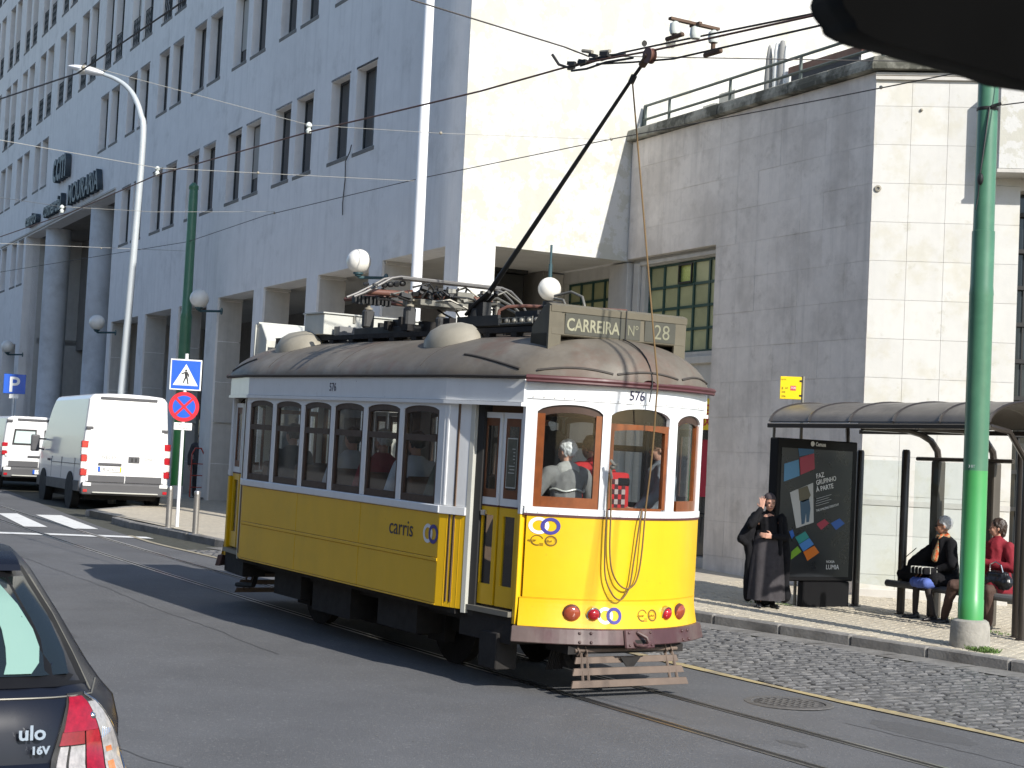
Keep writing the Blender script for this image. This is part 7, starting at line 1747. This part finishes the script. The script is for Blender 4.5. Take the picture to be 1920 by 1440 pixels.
# --- seated woman with grey hair
BZ = 0.685
def seated(label, loc, yaw, knees, feet, hd, hyaw, arms, skin, legm, legr, coatm, name='person'):
    p = empty('person', loc, yaw); tag(p, label, 'person', 'people waiting on the bench')
    mb = MB(); Mh_ = head(mb, Vector(hd), hyaw, R(4)); s0 = 0.44
    nk = Vector((hd[0]-0.02, hd[1]*0.5, hd[2]-0.17)); cap(mb, nk, Vector(hd)-Vector((0.02, 0, 0.08)), 0.05, 0.046); cap(mb, (0, 0, s0+0.13), nk-Vector((0.0, 0, 0.06)), 0.13, 0.12)
    cap(mb, nk+Vector((0, 0.13, -0.06)), nk+Vector((0, -0.13, -0.06)), 0.055)
    for (k, f_, y) in zip(knees, feet, (0.1, -0.1)):
        cap(mb, (0, y, s0+0.08), k, 0.075, 0.048); cap(mb, k, (f_[0], f_[1], 0.08), 0.045, 0.028)
    for (e_, w_, d_, n2, sd) in arms:
        s_ = nk+Vector((0, 0.17 if e_[1] > 0 else -0.17, -0.07)); cap(mb, s_, e_, 0.045, 0.038); cap(mb, e_, w_, 0.034, 0.024); hand(mb, w_, d_, n2, 0.38, sd)
    organic('body', mb, 0.0075, skin, p, 2); 
    mb = MB(); cap(mb, (0, 0, s0+0.14), nk-Vector((0, 0, 0.09)), 0.175, 0.155); cap(mb, nk+Vector((0, 0.15, -0.07)), nk+Vector((0, -0.15, -0.07)), 0.075); cap(mb, nk-Vector((0, 0, 0.08)), nk+Vector((0, 0, 0.0)), 0.10, 0.068)
    for (e_, w_, d_, n2, sd) in arms:
        s_ = nk+Vector((0, 0.17 if e_[1] > 0 else -0.17, -0.07)); cap(mb, s_, e_, 0.078, 0.068); e_ = Vector(e_); w_ = Vector(w_); cap(mb, e_, e_+(w_-e_)*0.92, 0.065, 0.045)
    cap(mb, (-0.02, 0.12, s0+0.07), (0.26, 0.12, s0+0.09), 0.11, 0.10); cap(mb, (-0.02, -0.12, s0+0.07), (0.26, -0.12, s0+0.09), 0.11, 0.10)
    organic('coat', mb, 0.012, coatm, p, 2, 0.012, 9, hd[2]*7, 0.8)
    mb = MB()
    for (k, f_, y) in zip(knees, feet, (0.1, -0.1)): cap(mb, (0.05, y, s0+0.08), k, legr, legr*0.86); cap(mb, k, (f_[0], f_[1], 0.09), legr*0.84, legr*0.60)
    organic('legs_clothing', mb, 0.010, legm, p, 2, 0.005 if legr < 0.08 else 0.012, 12)
    for (f_, k) in zip(feet, knees): shoe(p, (f_[0]+0.01, f_[1], 0), math.atan2(f_[1]-k[1]*0.6, 0.5))
    return p, Mh_
gy = R(-102)
g1, Mg = seated('grey haired woman in black coat and orange scarf sitting on the bench', (-4.13, 7.70, pz(-4.13, 7.70)), gy,
    [(0.36, 0.10, 0.50), (0.36, -0.13, 0.49)], [(0.27, 0.14, 0), (0.32, -0.20, 0)], (0.07, 0.0, 1.235), R(-32), [((0.10, 0.27, 0.74), (0.27, 0.04, 0.63), (0.6, -1, -0.25), (0, 0, -1), 1), ((0.14, -0.25, 0.73), (0.25, -0.16, 0.60), (0.9, -0.2, -0.4), (0, 0.3, -1), -1)], skin_t, hose, 0.062, cl_black)
face(Mg, g1, True); hair(Mg, g1, grey_hair, 'short', 3)
mb = MB(); cap(mb, (0.05, 0.05, 1.10), (0.12, 0.0, 1.07), 0.05, 0.045); cap(mb, (0.12, 0.035, 1.08), (0.20, 0.03, 0.80), 0.040, 0.045); cap(mb, (0.12, -0.035, 1.08), (0.19, -0.005, 0.80), 0.036, 0.036)
organic('scarf', mb, 0.009, mat('patterned_scarf', (0.48, 0.085, 0.02), 0.8, var=0.2, vs=60, stain=1.0, col2=(0.38, 0.30, 0.16), stain_s=26, stain_lo=0.45, stain_hi=0.5), g1, 1, 0.006, 22)
mb = MB(); [cap(mb, (0.12, y_, 0.50), (0.385, y_*1.1, 0.485), 0.085, 0.068) for y_ in (-0.12, -0.06, 0.0, 0.06, 0.11)]; organic('skirt', mb, 0.011, mat('blue_skirt', (0.09, 0.14, 0.42), 0.8, var=0.2, vs=20), g1, 2, 0.008, 14)
hb = empty('handbag', g1.matrix_basis @ Vector((0.30, -0.02, 0.60)), gy); tag(hb, 'black and white checked handbag on the lap of the grey haired woman', 'handbag')
mb = MB(); mb.box(-0.13, 0.14, -0.17, 0.17, 0.0, 0.09); mb.obj('bag_body', cl_black, hb, bevel=0.03, seg=2)
mb = MB()
for i in range(4): mb.box(-0.134, 0.144, -0.13+0.08*i, -0.115+0.08*i, 0.006, 0.0935)
for i in range(2): mb.box(-0.06+0.1*i, -0.05+0.1*i, -0.173, 0.173, 0.006, 0.0945)
mb.obj('check_bands', grey_box, hb, bevel=0.004)
bk = empty('bag', (-4.62, 7.64, 0.72-0.025), R(-95)); tag(bk, 'bulky black bag leaning on the bench left of the grey haired woman', 'bag')
mb = MB(); cap(mb, (0, -0.20, 0.10), (0.0, 0.24, 0.14), 0.12, 0.15); cap(mb, (0, 0.02, 0.22), (-0.02, 0.26, 0.42), 0.14, 0.11); organic('bag_body', mb, 0.014, cl_black, bk, 2, 0.025, 7)
mb = MB(); mb.tube([(0.10, -0.18, 0.20), (0.11, -0.05, 0.34), (0.08, 0.1, 0.46)], 0.006, 6); mb.obj('zip_edge', shoe_m, bk)

# --- seated woman in red
r1, Mr = seated('dark haired woman in wine red coat sitting behind the thick green pole', (-3.28, 7.72, pz(-3.28, 7.72)), R(-85),
    [(0.38, 0.14, 0.50), (0.34, -0.42, 0.52)], [(0.30, 0.10, 0), (0.20, -0.66, 0)], (0.05, 0.0, 1.27), R(-48), [((0.08, 0.29, 0.78), (0.25, -0.05, 0.84), (0.4, -1, 0.1), (-1, 0, 0), 1), ((0.10, -0.29, 0.76), (0.26, -0.16, 0.82), (0.5, 0.6, 0.1), (-1, 0, 0), -1)], skin_l, mat('brown_trousers', (0.075, 0.042, 0.032), 0.85, var=0.15, vs=10), 0.088, mat('wine_red_wool', (0.20, 0.008, 0.018), 0.85, var=0.15, vs=30))
face(Mr, r1); hair(Mr, r1, brown_hair, 'long', 9)
mb = MB(); cap(mb, (0.0, 0, 1.06), (0.03, 0, 1.13), 0.085, 0.07); organic('collar', mb, 0.010, MAT['wine_red_wool'], r1, 1, 0.008, 14)
hb = empty('handbag', r1.matrix_basis @ Vector((0.24, 0.17, 0.56)), R(-85)); tag(hb, 'glossy black handbag on the lap of the woman in red', 'handbag')
mb = MB(); cap(mb, (0, -0.13, 0.05), (0.0, 0.13, 0.05), 0.09, 0.09); cap(mb, (0, -0.10, 0.13), (0, 0.1, 0.13), 0.06); organic('bag_body', mb, 0.010, shoe_m, hb, 2, 0.014, 16)
mb = MB(); mb.tube([(0.03, -0.10, 0.16), (0.05, -0.08, 0.26), (0.05, 0.0, 0.30), (0.05, 0.08, 0.26), (0.03, 0.1, 0.16)], 0.009, 6); mb.obj('bag_handle', chrome, hb)
sb = empty('bag', (-3.42, 7.50, pz(-3.42, 7.5)), R(-80)); tag(sb, 'black shopping bag on the pavement behind the thick green pole', 'bag')
mb = MB(); mb.box(-0.12, 0.12, -0.17, 0.17, 0.0, 0.34); mb.obj('bag_body', cl_black, sb, bevel=0.035, seg=2)
mb = MB(); mb.tube([(0.0, -0.10, 0.33), (0.0, -0.07, 0.48), (0.0, 0.0, 0.53), (0.0, 0.07, 0.48), (0.0, 0.10, 0.33)], 0.009, 6); mb.obj('bag_handle', blk, sb)

# --- people in the tram (world placed through the tram frame)
def tpos(x, y, z): return tram.matrix_world @ Vector((x, y, z))
def stander(label, loc, yaw, H, coatm, legm, skin, hairm, head_yaw=0.0, lean=0.0, arm=None, grp='tram passengers', vox=0.012, hands=True, bald=False):
    p = empty('person', loc, yaw); tag(p, label, 'person', grp); k = H/1.72
    hd = Vector((0.02+lean, 0, 1.58))*k; mb = MB(); Mh_ = head(mb, hd, head_yaw, R(4), k)
    nk = Vector((lean*0.8, 0, 1.42))*k; S = lambda *a: Vector(a)*k
    cap(mb, nk, hd-S(0.02, 0, 0.08), 0.05*k, 0.048*k); cap(mb, S(0, 0, 0.95), S(lean*0.7, 0, 1.3), 0.13*k, 0.13*k); cap(mb, S(lean*0.75, 0.15, 1.36), S(lean*0.75, -0.15, 1.36), 0.06*k)
    arms = arm or [((0.0, 0.27, 1.10), (0.05, 0.27, 0.86)), ((0.0, -0.27, 1.10), (0.05, -0.27, 0.86))]
    for (e_, w_) in arms:
        s_ = S(lean*0.75, 0.19 if e_[1] > 0 else -0.19, 1.36); e_ = S(*e_); w_ = S(*w_); cap(mb, s_, e_, 0.048*k, 0.038*k); cap(mb, e_, w_, 0.034*k, 0.026*k)
        hand(mb, w_, (w_-e_), Vector((-0.2, -1 if e_.y > 0 else 1, 0)), 0.3, 1 if e_.y > 0 else -1)
    for y in (0.1, -0.1): cap(mb, S(0, y, 0.92), S(0.02, y, 0.5), 0.08*k, 0.055*k); cap(mb, S(0.02, y, 0.5), S(0, y, 0.08), 0.055*k, 0.038*k)
    organic('body', mb, vox*0.75, skin, p, 2)
    mb = MB(); cap(mb, S(0, 0, 0.98), S(lean*0.7, 0, 1.28), 0.165*k, 0.165*k); cap(mb, S(lean*0.75, 0.16, 1.36), S(lean*0.75, -0.16, 1.36), 0.082*k); cap(mb, S(0, 0.06, 0.93), S(0, -0.06, 0.93), 0.15*k); cap(mb, S(lean*0.75, 0, 1.36), nk+S(0, 0, 0.02), 0.09*k, 0.066*k)
    for (e_, w_) in arms:
        s_ = S(lean*0.75, 0.19 if e_[1] > 0 else -0.19, 1.36); e_ = S(*e_); w_ = S(*w_); cap(mb, s_, e_, 0.078*k, 0.064*k); cap(mb, e_, e_+(w_-e_)*0.92, 0.062*k, 0.045*k)
    organic('jacket', mb, vox, coatm, p, 2, 0.012, 9, loc[0]*3, 0.8)
    mb = MB()
    for y in (0.1, -0.1): cap(mb, S(0, y, 0.92), S(0.02, y, 0.5), 0.10*k, 0.075*k); cap(mb, S(0.02, y, 0.5), S(0, y, 0.06), 0.075*k, 0.062*k)
    organic('trousers', mb, vox*1.2, legm, p, 2)
    for y in (0.1, -0.1): shoe(p, (0.0, y*k, 0), 0)
    if not bald: hair(Mh_, p, hairm, 'short', loc[0])
    return p, Mh_, S
grey_j = mat('grey_fleece', (0.17, 0.165, 0.16), 0.9, var=0.1, vs=40); dk_tr = mat('dark_trousers', (0.02, 0.02, 0.025), 0.9)
pl = tpos(-0.98, -0.46, 0.70)
a1, Ma, S = stander('grey haired man in grey fleece with his back to the tram front window', pl, R(172), 1.53, grey_j, dk_tr, skin_l, grey_hair, R(25), 0.02, arm=[((0.05, 0.32, 1.14), (0.22, 0.30, 1.0)), ((0.05, -0.30, 1.12), (0.2, -0.24, 1.0))])
mb = MB(); 
for i in range(12):
    a = math.pi*(0.62+0.76*i/11)
mb.tube([S(0.02+0.178*math.cos(a), 0.185*math.sin(a), 1.20+0.012*math.sin(i)) for i, a in enumerate([math.pi*(0.55+0.9*j/14) for j in range(15)])], 0.009, 6); mb.obj('pale_stripe', grey_box, a1)
mb = MB(); cap(mb, S(0.0, 0.05, 1.395), S(0.0, -0.05, 1.395), 0.075); cap(mb, S(0.0, 0, 1.40), S(0.01, 0, 1.43), 0.078, 0.066); organic('collar', mb, 0.009, mat('light_grey_collar', (0.34, 0.33, 0.31), 0.9), a1, 1)
red_p = mat('red_jacket', (0.42, 0.01, 0.012), 0.8, var=0.1, vs=20)
a2, Mb_, S = stander('person in red with a red checked backpack on the front platform of the tram', tpos(-1.22, 0.04, 0.70), R(185), 1.58, red_p, dk_tr, skin_t, brown_hair, 0.2, 0.12)
bp = empty('backpack', tpos(-1.10, 0.14, 1.60), R(3)); bp.scale = (0.8, 0.82, 0.9); tag(bp, 'red white and black checked backpack worn on the front platform', 'backpack')
mb = MB(); mb.box(-0.07, 0.09, -0.15, 0.15, -0.02, 0.38); bb = mb.obj('bag_body', red_p, bp, bevel=0.05, seg=3)
wm_, dm_ = MB(), MB()
for i in range(5):
    for j in range(6):
        y0 = -0.125+0.05*i; z0 = 0.01+0.05*j
        if i % 2 == 1 and j % 2 == 1: wm_.box(0.086, 0.0945, y0, y0+0.05, z0, z0+0.05)
        elif i % 2 == 1 or j % 2 == 1:
            if (i+j) % 2 and i != 4: dm_.box(0.086, 0.0940, y0, y0+0.05, z0, z0+0.05)
o = wm_.obj('white_check', mat('check_white', (0.34, 0.27, 0.26), 0.8), bp); o['kind'] = 'stuff'
o = dm_.obj('dark_check', mat('check_dark', (0.05, 0.006, 0.008), 0.8), bp); o['kind'] = 'stuff'
mb = MB(); mb.box(0.06, 0.105, -0.04, 0.14, 0.24, 0.33); mb.obj('black_pad', cl_black, bp, bevel=0.02)
a3, Mc, S = stander('man in grey top and sunglasses leaning on the sill at the right tram window', tpos(-1.02, 0.60, 0.70), R(-118), 1.60, mat('blue_grey_top', (0.20, 0.22, 0.25), 0.9, var=0.1), dk_tr, skin_l, brown_hair, R(-5), 0.0, arm=[((0.05, 0.26, 1.15), (0.27, 0.24, 0.98)), ((0.05, -0.27, 1.15), (0.12, -0.26, 0.99))])
face(Mc, a3, True)
cols = [mat('passenger_cloth_a', (0.05, 0.05, 0.055), 0.9), mat('passenger_cloth_b', (0.60, 0.60, 0.60), 0.9), mat('passenger_cloth_c', (0.30, 0.03, 0.04), 0.9), mat('passenger_cloth_d', (0.10, 0.12, 0.09), 0.9)]
def sitter(label, x, y, yaw, coatm, hairm):
    p = empty('person', tpos(x, y, 0.99), yaw); tag(p, label, 'person', 'tram passengers')
    mb = MB(); Mh_ = head(mb, Vector((0.02, 0, 1.10)), 0.2); cap(mb, (0, 0, 0.92), (0, 0, 1.02), 0.05); cap(mb, (0, 0, 0.5), (0, 0, 0.85), 0.13); cap(mb, (0, 0.1, 0.5), (0.35, 0.1, 0.5), 0.08, 0.06); cap(mb, (0, -0.1, 0.5), (0.35, -0.1, 0.5), 0.08, 0.06)
    cap(mb, (0.35, 0.1, 0.5), (0.33, 0.1, 0.1), 0.055, 0.04); cap(mb, (0.35, -0.1, 0.5), (0.33, -0.1, 0.1), 0.055, 0.04)
    for s_ in (1, -1): cap(mb, (0, s_*0.18, 0.86), (0.05, s_*0.24, 0.62), 0.045); cap(mb, (0.05, s_*0.24, 0.62), (0.25, s_*0.12, 0.6), 0.035); hand(mb, (0.25, s_*0.12, 0.6), (1, -0.3*s_, -0.3), (0, 0, -1), 0.3, s_)
    organic('body', mb, 0.012, skin_l, p)
    mb = MB(); cap(mb, (0, 0, 0.48), (0, 0, 0.83), 0.165); cap(mb, (0, 0.17, 0.86), (0, -0.17, 0.86), 0.08)
    for s_ in (1, -1): cap(mb, (0, s_*0.18, 0.86), (0.05, s_*0.24, 0.62), 0.07); cap(mb, (0.05, s_*0.24, 0.62), (0.22, s_*0.13, 0.6), 0.055, 0.045)
    cap(mb, (0, 0.1, 0.5), (0.35, 0.1, 0.5), 0.10, 0.075); cap(mb, (0, -0.1, 0.5), (0.35, -0.1, 0.5), 0.10, 0.075)
    organic('coat', mb, 0.016, coatm, p, 2, 0.01)
    hair(Mh_, p, hairm, 'short', x)
sitter('seated passenger in grey white top seen in the fourth side window of the tram', -4.55, -0.80, R(180), cols[1], brown_hair)
sitter('grey haired passenger in wine red seen in the fifth side window of the tram', -3.85, -0.80, R(180), cols[2], grey_hair)
sitter('seated passenger in dark green just behind the corner post beside the tram door', -2.35, -0.80, R(180), cols[3], grey_hair)
stander('dark clothed passenger standing in the tram aisle behind the front bulkhead', tpos(-2.1, 0.0, 0.90), R(180), 1.66, cols[0], dk_tr, skin_t, brown_hair, 0.3, 0.0, vox=0.015)
# --- people under the arcade at the left
g = lambda x, y: (x, y, gz(x, y)+0.125)
stander('dark clothed man standing in the arcade right of the green and white sign posts', g(-29.6, 7.35), R(-30), 1.70, cols[0], dk_tr, skin_t, brown_hair, 0, 0, vox=0.02, grp='people in the arcade')
stander('dark clothed person leaning in the arcade doorway beside a red hand truck', g(-28.9, 7.50), R(-70), 1.72, cl_black, dk_tr, skin_t, brown_hair, 0.4, 0, vox=0.02, grp='people in the arcade')
ht = empty('hand_truck', g(-29.0, 7.05), R(20)); tag(ht, 'red hand truck standing upright among the people in the arcade', 'hand truck')
mb = MB(); mb.tube([(0, -0.2, 0.05), (0, -0.2, 1.15), (0, -0.1, 1.3), (0, 0.1, 1.3), (0, 0.2, 1.15), (0, 0.2, 0.05)], 0.018, 6)
for z in (0.3, 0.6, 0.9): mb.tube([(0, -0.2, z), (0, 0.2, z)], 0.012, 6)
mb.obj('frame', mat('hand_truck_red', (0.35, 0.03, 0.015), 0.5), ht)
mb = MB(); mb.box(0, 0.2, -0.2, 0.2, 0.03, 0.045); mb.obj('toe_plate', blk, ht)

sitter('seated passenger in white shirt seen in the side window nearest the tram door', -3.15, -0.80, R(180), mat('passenger_cloth_e', (0.65, 0.66, 0.68), 0.9), brown_hair)
sitter('seated passenger in dark clothes seen in the second side window from the rear', -6.05, -0.80, R(180), cols[0], brown_hair)
